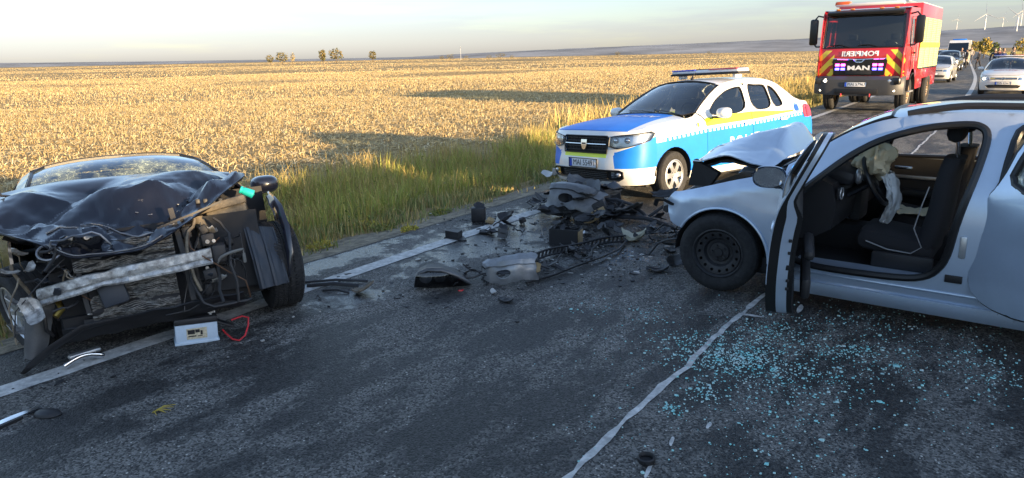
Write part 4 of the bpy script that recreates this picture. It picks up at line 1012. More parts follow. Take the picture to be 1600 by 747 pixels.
    e = MB(); e.tube([S.top(.0)(*p) for p in densify(ws, .08)], .012, 6, TRIMB, closed=True); e.build('windscreen_seal', TRIMB, root)
    tg = [(-S.S, .30), (S.S, .30)] + [(S.S-2*S.S*i/30, min(1.36, S.fas_top(S.S-2*S.S*i/30, True))) for i in range(31)]
    mb = MB(); pmesh(mb, S.fas(0, True), tg, h=.1, mats=[SILV]); mb.build('tailgate', SILV, root, angle=60)
    # buckled bonnet, folded up into a ridge
    ctrl = {}
    xs = [.62, .42, .18, -.02, -.16, -.30]
    zr = {-.72: [.86, .95, 1.02, 1.10, 1.12, 1.03], -.36: [.90, 1.00, 1.12, 1.22, 1.25, 1.07], 0: [.92, 1.03, 1.16, 1.25, 1.245, 1.06], .36: [.95, 1.05, 1.12, 1.16, 1.15, 1.05], .70: [1.03, 1.05, 1.055, 1.035, 1.02, 1.01]}
    ys = sorted(zr); fx = [spl([(x, zr[y][i]) for i, x in enumerate(xs)]) for y in ys]
    xf = spl([(-.72, .60), (0, .56), (.4, .46), (.70, .335)])
    def bon(a, b):
        y = -.72+1.42*b; x1 = xf(y); x = x1+(-.31-x1)*a
        tx = .62+(-.30-.62)*a
        z = spl([(yy, f(tx)) for yy, f in zip(ys, fx)])(y)
        c = tri(y*2.1+x*3.3)*.050 + tri(y*4.3-x*2.2+1)*.034 + tri(x*7+y*1.5)*.02
        return (x, y, z - (c-.055)*smooth01(0, .2, a)*smooth01(1, .8, a) + .005*fbm(x*6, y*5))
    mb = MB(); mb.grid(bon, 50, 64, SILV); mb.build('bonnet', SILV, root, angle=7, solid=.008)
    un = MB(); un.grid(lambda a, b: tuple(Vector(bon(.05+.85*a, .02+.93*b))-Vector((0, 0, .05+.01*fbm(a*9, b*9)))), 12, 12, BLACKP); un.build('bonnet_lining', BLACKP, root, solid=.02)
    # engine bay: dark bulk, strut tower, torn carrier and hoses
    eb = MB(); eb.box((.05, 0, .55), (.62, 1.25, .42), INTER); eb.box((-.22, 0, .72), (.10, 1.5, .5), INTER); eb.build('engine_block', INTER, root)
    g = random.Random(31)
    for i in range(14):
        c = MB(); shard(c, (g.uniform(.22, .60), g.uniform(-.7, .70), g.uniform(.22, .72)), (g.uniform(.12, .32), g.uniform(.08, .22)), BLACKP, 300+i, .5); c.build('broken_bracket', BLACKP, root, angle=30)
    cf = MB(); cf.add([(.34, .66, 1.03), (.12, .68, .93), (.20, .66, .82), (.40, .62, .80), (.34, .60, 1.03), (.12, .60, .93), (.20, .58, .82), (.40, .56, .80)], [(0, 1, 2, 3), (7, 6, 5, 4), (0, 4, 5, 1), (1, 5, 6, 2), (2, 6, 7, 3), (3, 7, 4, 0)], BLACKP); cf.build('wing_support', BLACKP, root, smooth=False)
    for i in range(6):
        p = Vector((g.uniform(.2, .5), g.uniform(-.2, .75), g.uniform(.3, .8))); pts = [p]
        for k in range(6): p = p+Vector((g.uniform(-.02, .14), g.uniform(-.1, .1), g.uniform(-.12, .06))); pts.append(Vector((p.x, p.y, max(.02, p.z))))
        c = MB(); c.tube(pts, .009, 6, BLACKP); c.build('hose', BLACKP, root)
    bm_ = MB(); bm_.tube([(.50, .80, .62), (.62, .55, .64), (.68, .1, .60), (.70, -.4, .62), (.62, -.75, .60)], .035, 6, STEELB); bm_.build('front_crossmember', STEELB, root)
    ch = MB(); ch.tube([(.44, .80, .66), (.52, .82, .70), (.60, .78, .69), (.66, .70, .62)], .022, 6, TRIMB, flat=.5); ch.build('grille_strip', TRIMB, root)
    # ---- front door, swung wide open
    hx, hy = -.45, .835
    D = thing('front_door', None, None, (hx, hy, 0), (0, 0, R(-74))); D.parent = root
    out = [(X(-.44), .27), (X(-.44), .78), (X(-.50), .93), (X(-.66), 1.02), (X(-.86), 1.19), (X(-1.05), 1.31), (X(-1.32), 1.40), (X(-1.57), 1.425), (X(-1.66), 1.395), (X(-1.685), 1.30), (X(-1.66), 1.1), (X(-1.60), .79), (X(-1.57), .52), (X(-1.50), .33), (X(-1.42), .23), (X(-.60), .22)]
    win = [(X(-.72), 1.01), (X(-.88), 1.15), (X(-1.06), 1.265), (X(-1.33), 1.355), (X(-1.55), 1.375), (X(-1.61), 1.35), (X(-1.625), 1.28), (X(-1.59), .98)]
    out, win = chaikin(out), chaikin(win)
    def rel(f): return lambda u, z: (lambda p: (p[0]-hx, p[1]-hy, p[2]))(f(u, z))
    mb = MB(); pmesh(mb, rel(S.side(1, .0)), out, holes=[win], h=.07, mats=[SILV], hb=.04); sk_ = mb.build('door_skin', SILV, D, angle=60, solid=.006)
    low = lambda u, z: (lambda p: (p[0], p[1]-.155+.09*smooth01(.9, 1.05, z), p[2]))(rel(S.side(1, .0))(u, z))
    mb = MB(); pmesh(mb, low, [(a if a < 1.7 else a-.02, b+.015 if b < .6 else b-.012) for a, b in out], holes=[win], h=.07, mats=[BLACKP], hb=.04); tr_ = mb.build('door_trim', BLACKP, D, angle=60)
    ed = MB(); po = densify(out, .04); n = len(po)
    vs = []
    for p in po:
        a = rel(S.side(1, .0))(*p); b = low(*p); vs += [a, tuple(Vector(a).lerp(Vector(b), .36)), tuple(Vector(a).lerp(Vector(b), .40)), tuple(Vector(a).lerp(Vector(b), .80)), b]
    fs = []; ms = []
    for i in range(n):
        j = (i+1) % n
        for k in range(4): fs.append((i*5+k, i*5+k+1, j*5+k+1, j*5+k)); ms.append(1 if k < 2 else 0 if k == 2 else 1)
    ed.addm(vs, fs, ms, [SILV, TRIMB]); ed.build('door_edge', None, D, angle=50)
    lens_patch(D, 'window', lambda u, z: (lambda p: (p[0], p[1]-.035, p[2]))(rel(S.side(1, .0))(u, z)), win, glass('door_glass', (.72, .80, .80), refl=1.3), .1)
    e = MB(); e.tube([(lambda p: (p[0], p[1]-.03, p[2]))(rel(S.side(1, .0))(*p)) for p in densify(win, .06)], .022, 8, TRIMB, closed=True); e.build('window_seal', TRIMB, D)
    ar_ = MB(); ar_.rbox((-.62, -.19, .62), (.55, .07, .07), .03, BLACKP); ar_.build('armrest', BLACKP, D)
    pk = MB(); pk.rbox((-.52, -.185, .40), (.75, .06, .14), .025, BLACKP); pk.build('door_pocket', BLACKP, D)
    for (z, s_) in ((.62, (.012, .03, .07)), (.70, (.01, .02, .02)), (.52, (.01, .02, .02)), (.46, (.01, .02, .02)), (.78, (.01, .02, .02))):
        l = MB(); xx = {.62: -1.125, .70: -1.15, .52: -1.13, .46: -1.105, .78: -1.165}[z]; l.rbox((xx, -.075, z), s_, .004, INK); l.build('door_latch' if z == .62 else 'edge_plug', INK, D)
    hb_ = MB(); hb_.rbox((-.98, .03, .82), (.2, .03, .04), .014, SILV); hb_.build('handle', SILV, D)
    # wing mirror stays on the A-pillar corner of the door
    MM = mat('mirror_silvering', (.8, .82, .84), .02, metal=1.)
    mirror(D, (-.17, .10, 1.0), 1, SILV, 1.1, glassm=MM)
    mirror(root, (-.42, -.99, .99), -1, SILV, 1.15, glassm=MM)
    # ---- rear door, half open
    hx2, hy2 = -1.70, .86
    D2 = thing('rear_door', None, None, (hx2, hy2, 0), (0, 0, R(-40))); D2.parent = root
    out2 = [(X(-1.72), .36), (X(-1.68), .55), (X(-1.675), .85), (X(-1.71), .97), (X(-1.74), 1.02), (X(-1.78), 1.30), (X(-1.85), 1.42), (X(-2.3), 1.425), (X(-2.64), 1.38), (X(-2.73), 1.2), (X(-2.62), .95), (X(-2.52), .66), (X(-2.36), .50), (X(-2.27), .33), (X(-2.1), .27), (X(-1.85), .28)]
    win2 = [(X(-1.79), 1.0), (X(-1.83), 1.30), (X(-1.89), 1.37), (X(-2.3), 1.375), (X(-2.6), 1.34), (X(-2.66), 1.2), (X(-2.58), 1.0)]
    out2, win2 = chaikin(out2, 1), chaikin(win2)
    def rel2(f): return lambda u, z: (lambda p: (p[0]-hx2, p[1]-hy2+.02*math.sin(p[2]*6), p[2]))(f(u, z))
    mb = MB(); pmesh(mb, rel2(S.side(1, .0)), out2, holes=[win2], h=.06, mats=[SILV], hb=.04)
    mb.v = [(x, y+.008*fbm(x*4, z*4), z) for x, y, z in mb.v]; mb.build('door_skin', SILV, D2, angle=60, solid=.09)
    e = MB(); e.tube([(lambda p: (p[0], p[1]-.012, p[2]))(rel2(S.side(1, .0))(*p)) for p in densify(out2, .05)], .012, 6, TRIMB, closed=True); e.build('door_seal', TRIMB, D2)
    lens_patch(D2, 'window', lambda u, z: (lambda p: (p[0], p[1]-.03, p[2]))(rel2(S.side(1, .0))(u, z)), win2, glass('broken_glass_estate', (.35, .42, .42), crack=40, refl=1.0, milk=.3), .1)
    e = MB(); e.tube([(lambda p: (p[0], p[1]-.02, p[2]))(rel2(S.side(1, .0))(*p)) for p in densify(win2, .06)], .022, 8, TRIMB, closed=True); e.build('window_seal', TRIMB, D2)
    # ---- cabin
    fl = MB(); fl.box((-1.75, 0, .26), (2.9, 1.5, .10), INTER); fl.rbox((-1.15, 0, .40), (1.5, .22, .24), .05, INTER); fl.rbox((-2.55, 0, .5), (.5, 1.4, .4), .05, INTER); fl.box((-.42, 0, .55), (.06, 1.5, .60), INTER); fl.build('cabin_floor', INTER, root)
    da = MB()
    prof = [(-.30, .55), (-.62, .50), (-.78, .60), (-.80, .78), (-.76, .93), (-.60, 1.0), (-.32, 1.0)]
    da.prism(prof, -.72, .74, BLACKP, axis='y'); db = da.build('dashboard', BLACKP, root, angle=30)
    bi = MB(); bi.rbox((-.76, .37, .97), (.22, .40, .12), .05, BLACKP, rot=Matrix.Rotation(R(-15), 4, 'Y')); bi.build('instrument_hood', BLACKP, root)
    for yy in (.27, .46):
        q = MB(); q.lathe([(.055, 0), (.062, .012), (.05, .03)], 24, ALLOY, Matrix.Translation((-.865, yy, .965)) @ Matrix.Rotation(R(90), 4, 'Z')); q.build('gauge_ring', ALLOY, root)
    for yy in (.66, .12):
        v = MB(); v.rbox((-.80, yy, .86), (.03, .10, .09), .02, INK); vo = v.build('air_vent', INK, root)
        v = MB(); v.tube([(-.815, yy+.045*math.cos(2*math.pi*i/20), .86+.042*math.sin(2*math.pi*i/20)) for i in range(20)], .006, 6, ALLOY, closed=True); v.build('vent_ring', ALLOY, vo)
    cc = MB(); cc.rbox((-.80, 0, .72), (.10, .26, .34), .03, INTER); cc.build('centre_console', INTER, root)
    steering(root, (-.98, .37, .93), .19, 28)
    # deflated airbag hanging from the steering wheel
    AB = mat('airbag_cloth', (.78, .80, .80), .9, bump=.4, bscale=40, dist=.006); AB2 = mat('airbag_cloth_sunlit', (.76, .66, .45), .9, bump=.5, bscale=30, dist=.008)  # second cloth tone has the sun on the upper bag painted in
    ab = MB()
    def bag(a, b):
        th = a*2*math.pi; t = b; w = .16*math.sin(math.pi*min(1, t*.9+.12))**.7*(1-.15*t)
        k = .72+.38*fbm(math.cos(th)*1.4, math.sin(th)*1.4, t*4)
        return (-1.03-.08*math.sin(math.pi*t)-.06*math.sin(th)*k*(1-.3*t), .33-.02*t+w*math.cos(th)*k, .99-.42*t+.02*fbm(th*2, t*8))
    ab.grid(bag, 41, 26, AB); ab.build('airbag', AB, root, angle=50)
    a2 = MB()
    def bag2(a, b):
        th = a*2*math.pi; ph = b*math.pi; k = 1+.5*fbm(math.cos(th)*2.2, math.sin(th)*2.2, b*3.5)
        return (-.95-.12*math.sin(ph)*math.cos(th)*k, .30+.15*math.sin(ph)*math.sin(th)*k, 1.075-.115*math.cos(ph)*k)
    a2.grid(bag2, 41, 22, AB2); a2.build('burst_airbag', AB2, root, angle=30)
    # driver's seat, tall backrest seen from the side
    for (yy, nm) in ((.36, 'driver_seat'), (-.38, 'passenger_seat')):
        s1 = MB(); s1.rbox((0, 0, 0), (.52, .50, .17), .07, FABRIC, Matrix.Translation((-1.18, yy, .50)) @ Matrix.Rotation(R(-8), 4, 'Y')); so = s1.build(nm, FABRIC, root)
        def back(a, b):
            th = a*2*math.pi; t = b; wy = (.245-.05*t)*(1 if .02 < t < .98 else .8); wx = .085-.02*t; e_ = .65
            c, s_ = math.cos(th), math.sin(th); c = math.copysign(abs(c)**e_, c); s_ = math.copysign(abs(s_)**e_, s_)
            return (-1.34-.15*t-.02*math.sin(t*5)+wx*c, yy+wy*s_, .44+.70*t)
        s2 = MB(); s2.grid(back, 33, 14, FABRIC); s2.add([back(i/32, 1.) for i in range(32)], [tuple(range(32))], FABRIC); s2.build('seat_back', FABRIC, so, angle=60)
        hd = MB(); hd.rbox((-1.46, yy, 1.32), (.11, .28, .15), .05, FABRIC, rot=None); hr_ = hd.build('headrest', FABRIC, so)
        for dy in (-.06, .06): po_ = MB(); po_.cyl((-1.485, yy+dy, 1.08), (-1.465, yy+dy, 1.28), .007, 8, CHROME); po_.build('headrest_post', CHROME, hr_)
        if yy > 0:
            bl = MB(); bl.tube([(-1.0, .62, .52), (-1.15, .635, .48), (-1.30, .63, .47), (-1.36, .62, .52), (-1.30, .62, .65), (-1.33, .605, .82), (-1.36, .60, .95)], .0045, 6, mat('seat_piping', (.30, .30, .30), .8)); bl.build('piping', None, so)
            rc = MB(); rc.rbox((-1.25, .635, .40), (.40, .04, .12), .02, BLACKP); rc.build('recliner_cover', BLACKP, so)
    # far door card with handle and metal strip
    fd_ = MB(); fd_.grid(lambda a, b: (-.60-1.05*a, -.80+.06*math.sin(b*3), .34+.62*b), 8, 6, BLACKP); fo_ = fd_.build('far_door_card', BLACKP, root)
    q = MB(); q.rbox((-1.1, -.735, .80), (.95, .015, .03), .006, ALLOY); q.build('trim_strip', ALLOY, fo_)
    q = MB(); q.rbox((-.98, -.725, .88), (.15, .03, .03), .012, CHROME); q.build('inner_handle', CHROME, fo_)
    q = MB(); q.rbox((-1.0, -.72, .66), (.6, .08, .08), .03, BLACKP); q.build('armrest', BLACKP, fo_)
    pap = MB(); pap.grid(lambda a, b: (-1.02-.26*a, -.10-.3*b, .605+.03*fbm(a*5, b*5)), 9, 9, AB2); pap.build('dust_sheet', AB2, root)
    un2 = MB(); un2.box((-1.6, 0, .19), (3.6, 1.35, .06), INTER); un2.build('underbody', INTER, root)
crash_estate()
# ================================================================== wrecked dark saloon
NAVY = mat('paint_navy', (.006, .007, .015), .30, coat=1., var=.25, vscale=3, coatr=.06)
SCRAPED = mat('paint_navy_scraped', (.005, .006, .013), .32, coat=.7, coatr=.08, vscale=6, color2=(.16, .165, .17))
for n_ in SCRAPED.node_tree.nodes:
    if n_.type == 'MAP_RANGE' and abs(n_.inputs['From Min'].default_value-.35) < 1e-4: n_.inputs['From Min'].default_value = .70; n_.inputs['From Max'].default_value = .75
ALU = mat('scuffed_aluminium', (.64, .64, .62), .5, metal=.55, var=.25, vscale=22, bump=.4, bscale=60, dist=.006, color2=(.22, .21, .20))
def wreck():
    root = thing('wrecked_saloon', 'dark blue saloon with its front end torn off and bonnet crumpled', 'car', (-4.93, 2.61, -.01), (0, R(-11), R(-17)))
    S = Shape(top=[(0, .70), (.3, .86), (.8, .95), (1.25, 1.0), (1.5, 1.12), (1.9, 1.33), (2.2, 1.405), (2.6, 1.43), (3.0, 1.42), (3.4, 1.34), (3.9, 1.12), (4.2, 1.06), (4.6, 1.02)],
              edge=[(0, .66), (.3, .80), (.8, .88), (1.25, .95), (1.5, 1.06), (1.9, 1.26), (2.2, 1.335), (2.6, 1.365), (3.0, 1.355), (3.4, 1.27), (3.9, 1.06), (4.2, 1.0), (4.6, .96)],
              plan=[(.2, .80), (.5, .87), (.9, .90), (2, .90), (3.6, .90), (4.2, .86), (4.6, .80)],
              tuck=[(.15, .06), (.3, .015), (.5, .0), (.7, .005), (.9, .03), (1.0, .07), (1.15, .14), (1.3, .22), (1.4, .28)],
              uc=.5, uoff=[(.2, .05), (.5, .0), (.8, .1)], rc=4.2, roff=[(.25, 4.5), (.5, 4.6), (1.05, 4.52)], L=4.6, axle=.90)
    back_wheels = []; fa, ra, ar, az = .90, 3.60, .37, .32; sid = lambda u: S.ye(u)-.02
    for sg in (1, -1):
        win = [(1.78, .98), (2.55, .99), (2.62, 1.30), (2.3, 1.285), (2.0, 1.20)]; win2 = [(2.68, .99), (3.45, 1.02), (3.40, 1.16), (3.15, 1.27), (2.72, 1.305)]
        body = [(fa+ar+.02, .20), (ra-ar, .20)] + arch(ra, az, ar) + [(ra+ar, .2), (4.2, .25)] + S.edgepts(4.2, 1.22, 40) + [(1.22, .80), (fa+ar-.06, .50)]
        mb = MB(); pmesh(mb, S.side(sg), body, holes=[win, win2], h=.08, mats=[NAVY], hb=.05); bs = mb.build('body_side', NAVY, root, angle=60, solid=.02)
        for q in (win, win2): lens_patch(bs, 'window', S.side(sg, -.01), q, WINDARK, .1)
        back_wheels.append(wheel(root, (-2.70, sg*.78, .325), .325, .22, 'alloy', 0, sg))
        mirror(root, (-.55, sg*1.02, .97), sg, NAVY, 1.1)
        # remaining strip of the front wing above the wheel
        if sg > 0:
            fen = arch(fa, az+.03, ar+.02, 12, 125, 10) + [(1.28, .5), (1.24, .90), (1.0, .90), (.78, .86)]
            mb = MB(); pmesh(mb, S.side(sg), fen, h=.05, mats=[NAVY], hb=.04); mb.v = [(x, y-.08*smooth01(-.1, .25, x)+.02*fbm(x*8, z*8), z) for x, y, z in mb.v]; mb.build('fender', NAVY, root, angle=50, solid=.01)
    wheel(root, (-.02, .80, .325), .335, .245, 'alloy', R(5), 1, tread=True)
    wheel(root, (-.05, -.86, .31), .325, .22, 'alloy', R(24), -1, camber=R(12))
    rf = [(2.1, .52), (2.07, 0), (2.1, -.52)] + [(u, -S.ye(u)) for u in np.linspace(2.15, 3.3, 12)] + [(3.34, 0)] + [(u, S.ye(u)) for u in np.linspace(3.3, 2.15, 12)]
    mb = MB(); pmesh(mb, S.top(), rf, h=.1, mats=[NAVY]); mb.build('roof', NAVY, root, angle=60)
    ws = [(1.24, .64), (1.22, 0), (1.24, -.64)] + [(u, -sid(u)) for u in (1.4, 1.6, 1.8, 2.0)] + [(2.09, -.52), (2.06, 0), (2.09, .52)] + [(u, sid(u)) for u in (2.0, 1.8, 1.6, 1.4)]
    lens_patch(root, 'windscreen', S.top(-.004), ws, glass('cracked_glass_saloon', (.50, .58, .48), crack=18, refl=1.1, milk=.30), .09)
    e = MB(); e.tube([S.top(.0)(*p) for p in densify(ws, .08)], .012, 6, TRIMB, closed=True); e.build('windscreen_seal', TRIMB, root)
    rg = [(3.36, 0)] + [(u, -sid(u)) for u in (3.36, 3.5, 3.7, 3.84)] + [(3.88, 0)] + [(u, sid(u)) for u in (3.84, 3.7, 3.5, 3.36)]
    lens_patch(root, 'rear_window', S.top(-.004), rg, WINDOW, .1)
    bt = [(3.9, 0)] + [(u, -S.ye(u)) for u in (3.86, 4.0, 4.2, 4.45)] + [(4.5, 0)] + [(u, S.ye(u)) for u in (4.45, 4.2, 4.0, 3.86)]
    mb = MB(); pmesh(mb, S.top(), bt, h=.1, mats=[NAVY]); mb.build('boot_lid', NAVY, root, angle=60)
    tg = [(-S.S, .25), (S.S, .25)] + [(S.S-2*S.S*i/20, S.fas_top(S.S-2*S.S*i/20, True)) for i in range(21)]
    mb = MB(); pmesh(mb, S.fas(0, True), tg, h=.1, mats=[NAVY]); mb.build('rear_bumper', NAVY, root, angle=60)
    cb = MB(); cb.rbox((-1.9, 0, .45), (2.7, 1.5, .45), .05, INTER); cb.rbox((-.62, 0, .84), (.40, 1.45, .25), .08, INTER); cb.build('cabin', INTER, root)
    cl = mat('side_airbag', (.60, .60, .50), .9)
    for y in (.38, -.38):
        st = MB(); seat(st, -1.45, y, .46); st.build('seat', FABRIC, root)
    ab = MB(); ab.ball((-.98, .36, 1.06), (.12, .2, .16), cl); ab.ball((-.9, -.35, 1.05), (.12, .26, .15), cl); ab.build('airbags', cl, root)['kind'] = 'stuff'
    # ---- crumpled bonnet
    yk = [-.95, -.72, -.50, -.20, .16, .45, .66]
    zf = spl(list(zip(yk, [.88, .76, .63, .62, .76, .93, 1.04])))      # front edge height
    xf = spl(list(zip(yk, [.34, .50, .62, .63, .55, .36, .10])))        # front edge reach
    zm = spl(list(zip(yk, [1.0, 1.01, .97, .99, 1.04, 1.08, 1.08])))   # middle
    zb = spl(list(zip(yk, [1.14, 1.17, 1.185, 1.18, 1.17, 1.15, 1.11])))   # back edge
    def bon(a, b):
        y = -.95+1.61*b; x = xf(y)+(-.60-xf(y))*a
        t = a
        z = (zf(y)*(1-t)*(1-2*t)+4*zm(y)*t*(1-t)+zb(y)*t*(2*t-1))
        w = smooth01(0, .08, a)*smooth01(1, .55, a)
        r1 = tri(3.2*y+3.0*x+.5); r2 = tri(6.1*x-2.3*y+1.2+.8*fbm(x*2, y*2))
        z += w*(-.10*(1-r1)**2 - .075*r2*(1-.5*r1) + .045) + .012*fbm(x*3+3, y*3)*w*1.5
        z += w*smooth01(.75, .15, a)*(-.055*tri(8*x+5*y+1)+.040*tri(12*y-6*x))
        z -= .09*math.exp(-((y+.28)**2/.05+(a-.32)**2/.02)) - .05*math.exp(-((y+.05)**2/.09+(a-.5)**2/.01))
        x += .03*fbm(y*6, a*3)*(1-a)
        return (x, y, z)
    mb = MB(); mb.grid(bon, 80, 110, SCRAPED); mb.build('bonnet', SCRAPED, root, angle=9, solid=.008)
    un = MB(); un.grid(lambda a, b: tuple(Vector(bon(.06+.9*a, .03+.93*b))-Vector((.02, 0, .035))), 20, 24, BLACKP); un.build('bonnet_frame', BLACKP, root)
    SCR = mat('bare_scratch', (.30, .31, .33), .45, metal=.6)
    def on_bon(path, r, nm='scraped_edge', m=SCR):
        q = MB(); q.tube([tuple(Vector(bon(a, b))+Vector((.004, 0, .004))) for a, b in path], r, 5, m, flat=.5); return q.build(nm, m, root)
    on_bon([(.30, .30+.02*i-.0*i) if i < 4 else (.30-.015*(i-4), .30+.02*i) for i in range(18)], [.003+.005*math.sin(i/17*math.pi) for i in range(18)])
    on_bon([(.02, .30+.035*i) for i in range(9)], .006); on_bon([(.12+.01*i, .18+.012*i) for i in range(10)], .008); on_bon([(.2-.012*i, .62-.004*i) for i in range(9)], .008)
    on_bon([(.015, .18+.02*i) for i in range(7)], .007)
    g = random.Random(5)
    for i in range(34):
        a, b = g.uniform(.03, .35), g.uniform(.25, .75)
        q = MB(); p = Vector(bon(a, b)); shard(q, p+Vector((.004, 0, .008)), (g.uniform(.012, .05), g.uniform(.006, .02)), SCR if g.random() < .6 else BLACKP, 900+i, .2, .003, n=2); q.build('paint_chip', None, root)
    # crushed grille and fog lamp pushed into the bonnet nose
    DKM = mat('dull_metal', (.20, .21, .23), .35, metal=.6)
    cgm = mat('gloss_black', (.008, .008, .010), .12, coat=1.)
    M0 = Matrix.Translation((.60, -.42, .70)) @ Matrix.Rotation(R(-55), 4, 'Y') @ Matrix.Rotation(R(12), 4, 'Z')
    gr = MB(); shard(gr, (0, 0, 0), (.16, .30), cgm, 41, .35, .012, rot=M0, n=8); gr.build('crushed_grille', cgm, root, angle=30)
    gr = MB(); gr.tube([M0 @ Vector((.085*math.cos(q/20*2*math.pi)*(1+.2*math.sin(q)), .17*math.sin(q/20*2*math.pi), .02*math.sin(q*1.3))) for q in range(20)], .007, 6, DKM, closed=True); gr.build('grille_surround', DKM, root)
    M1 = Matrix.Translation((.60, -.60, .69)) @ Matrix.Rotation(R(70), 4, 'Y')
    gr = MB(); gr.tube([M1 @ Vector((.05*math.cos(q/20*2*math.pi), .065*math.sin(q/20*2*math.pi), 0)) for q in range(20)], .008, 6, DKM, closed=True); gr.lathe([(.0, -.03), (.04, -.015), (.05, 0)], 20, cgm, M1, axis='z'); gr.build('badge_ring', None, root)
    # ---- radiator pack
    FIN = mat('radiator_fins', (.13, .13, .125), .45, metal=.4, var=.7, vscale=40)
    for (y0, y1, z0, z1, x0, nm) in ((-.50, .10, .52, .70, .50, 'radiator'), (-.44, .08, .20, .46, .52, 'condenser')):
        q = MB(); nr = 44
        for r_ in range(nr):
            pts = []
            for k in range(22):
                t = k/21; y = y0+(y1-y0)*t; z = z0+(z1-z0)*(r_/(nr-1)) + .028*fbm(y*4, r_*.09, x0)+.012*fbm(y*11, r_*.15, 3); x = x0+.05*fbm(y*3, r_*.12, 7.)
                pts.append((x, y, z))
            q.tube(pts, .0030, 4, FIN)
        q.grid(lambda a, b: (x0-.02+.05*fbm((y0+(y1-y0)*a)*3, b*3, 7.), y0+(y1-y0)*a, z0+(z1-z0)*b), 12, 10, INTER)
        q.build(nm, FIN, root, fix=False)['kind'] = 'stuff'
    for (a, b, r_) in (((.44, .12, .86), (.50, .16, .22), .024), ((.43, .17, .80), (.45, .22, .30), .014), ((.42, -.52, .80), (.50, -.46, .25), .02), ((.56, .02, .74), (.50, .44, .86), .010), ((.48, -.5, .20), (.50, .42, .16), .028)):
        q = MB(); d = Vector(b)-Vector(a); q.tube([Vector(a), Vector(a)+d*.5+Vector((.02, .01, 0)), Vector(b)], r_, 4, BLACKP); q.build('radiator_frame', BLACKP, root, angle=20)
    # ---- bumper beam: flat aluminium box with grooves, kinked
    bmv = MB(); path = [(.50, -.72, .41), (.60, -.56, .44), (.64, -.36, .47), (.63, -.30, .475), (.64, -.1, .485), (.62, .12, .495), (.58, .32, .505)]
    secs = [(-.02, -.055), (.022, -.055), (.028, -.042), (.022, -.022), (.012, -.014), (.022, -.006), (.026, .018), (.022, .05), (-.02, .055)]
    vs = []; px = spl([(p[1], p[0]) for p in path]); pz = spl([(p[1], p[2]) for p in path]); ny = 46
    for i in range(ny):
        y = -.72+1.04*i/(ny-1); k = 1-.22*math.exp(-((y+.33)/.04)**2); cr_ = .02*fbm(y*9, 2.)
        for (a, b) in secs: vs.append((px(y)+a+.012*fbm(y*8, b*20)+cr_, y+b*.2*math.exp(-((y+.33)/.1)**2), pz(y)+b*k*(1+.08*fbm(y*6, 5.))))
    ns = len(secs); bmv.add(vs, [(i*ns+j, i*ns+(j+1) % ns, (i+1)*ns+(j+1) % ns, (i+1)*ns+j) for i in range(ny-1) for j in range(ns)] + [tuple(range(ns)), tuple(range((ny-1)*ns, ny*ns))], ALU)
    bmv.build('bumper_beam', ALU, root, angle=25)
    q = MB(); q.rbox((.52, .37, .51), (.14, .09, .12), .012, BLACKP); q.rbox((.40, .36, .50), (.2, .12, .16), .02, BLACKP); q.build('crash_box', BLACKP, root)
    # ---- arch liner: ribbed sheet facing forward in front of the wheel
    lm = mat('liner_grey', (.035, .042, .055), .55)
    q = MB()
    def lin(a, b):
        y = .60+.22*a; z = .20+.42*b - .0; rib = .012*(1 if math.sin(a*14) > .55 else 0)
        return (.42-.14*b*b+rib-.10*a*a+.02*fbm(a*3, b*3), y-.03*b, z+.05*(1-a)*b)
    q.grid(lin, 26, 14, lm); q.build('arch_liner', lm, root, angle=25, solid=.006)
    q = MB(); q.tube([(.30, .83, .24), (.33, .86, .42), (.27, .87, .60), (.15, .86, .76), (-.05, .85, .84)], [.012, .03, .034, .03, .02], 8, NAVY, flat=.5); q.build('liner_edge', NAVY, root)
    # ---- engine bay furniture
    q = MB(); q.box((.0, 0, .50), (.60, 1.35, .55), INTER); q.box((-.35, 0, .65), (.2, 1.6, .6), INTER); q.build('engine_block', INTER, root)
    TANP = mat('sunlit_plastic', (.16, .13, .09), .6, var=.4, vscale=14, bump=.3, bscale=30)  # black plastic; the warm sunlight on it is painted in as tan
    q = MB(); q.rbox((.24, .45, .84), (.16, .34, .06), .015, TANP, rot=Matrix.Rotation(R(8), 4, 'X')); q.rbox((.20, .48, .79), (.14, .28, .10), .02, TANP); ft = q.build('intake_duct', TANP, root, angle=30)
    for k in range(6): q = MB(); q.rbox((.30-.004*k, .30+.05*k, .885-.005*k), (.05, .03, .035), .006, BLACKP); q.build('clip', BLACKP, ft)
    tq = mat('turquoise_plastic', (.02, .50, .46), .35)
    q = MB(); q.lathe([(0, .06), (.028, .06), (.03, .045), (.022, .04), (.03, .03), (.034, -.04), (0, -.05)], 16, tq, Matrix.Translation((.10, .66, .905)) @ Matrix.Rotation(R(60), 4, 'X'), axis='z'); q.build('bottle_cap', tq, root)
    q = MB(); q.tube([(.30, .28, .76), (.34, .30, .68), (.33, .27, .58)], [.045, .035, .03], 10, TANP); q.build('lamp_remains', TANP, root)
    q = MB(); q.ball((.30, .22, .78), (.05, .06, .05), cgm); q.build('lamp_lens', cgm, root)
    # wiring and hoses
    wm = [BLACKP, BLACKP, BLACKP, TRIMB, BLACKP, mat('wire_copper', (.12, .06, .03), .5), mat('wire_grey', (.16, .16, .15), .6), TANP]
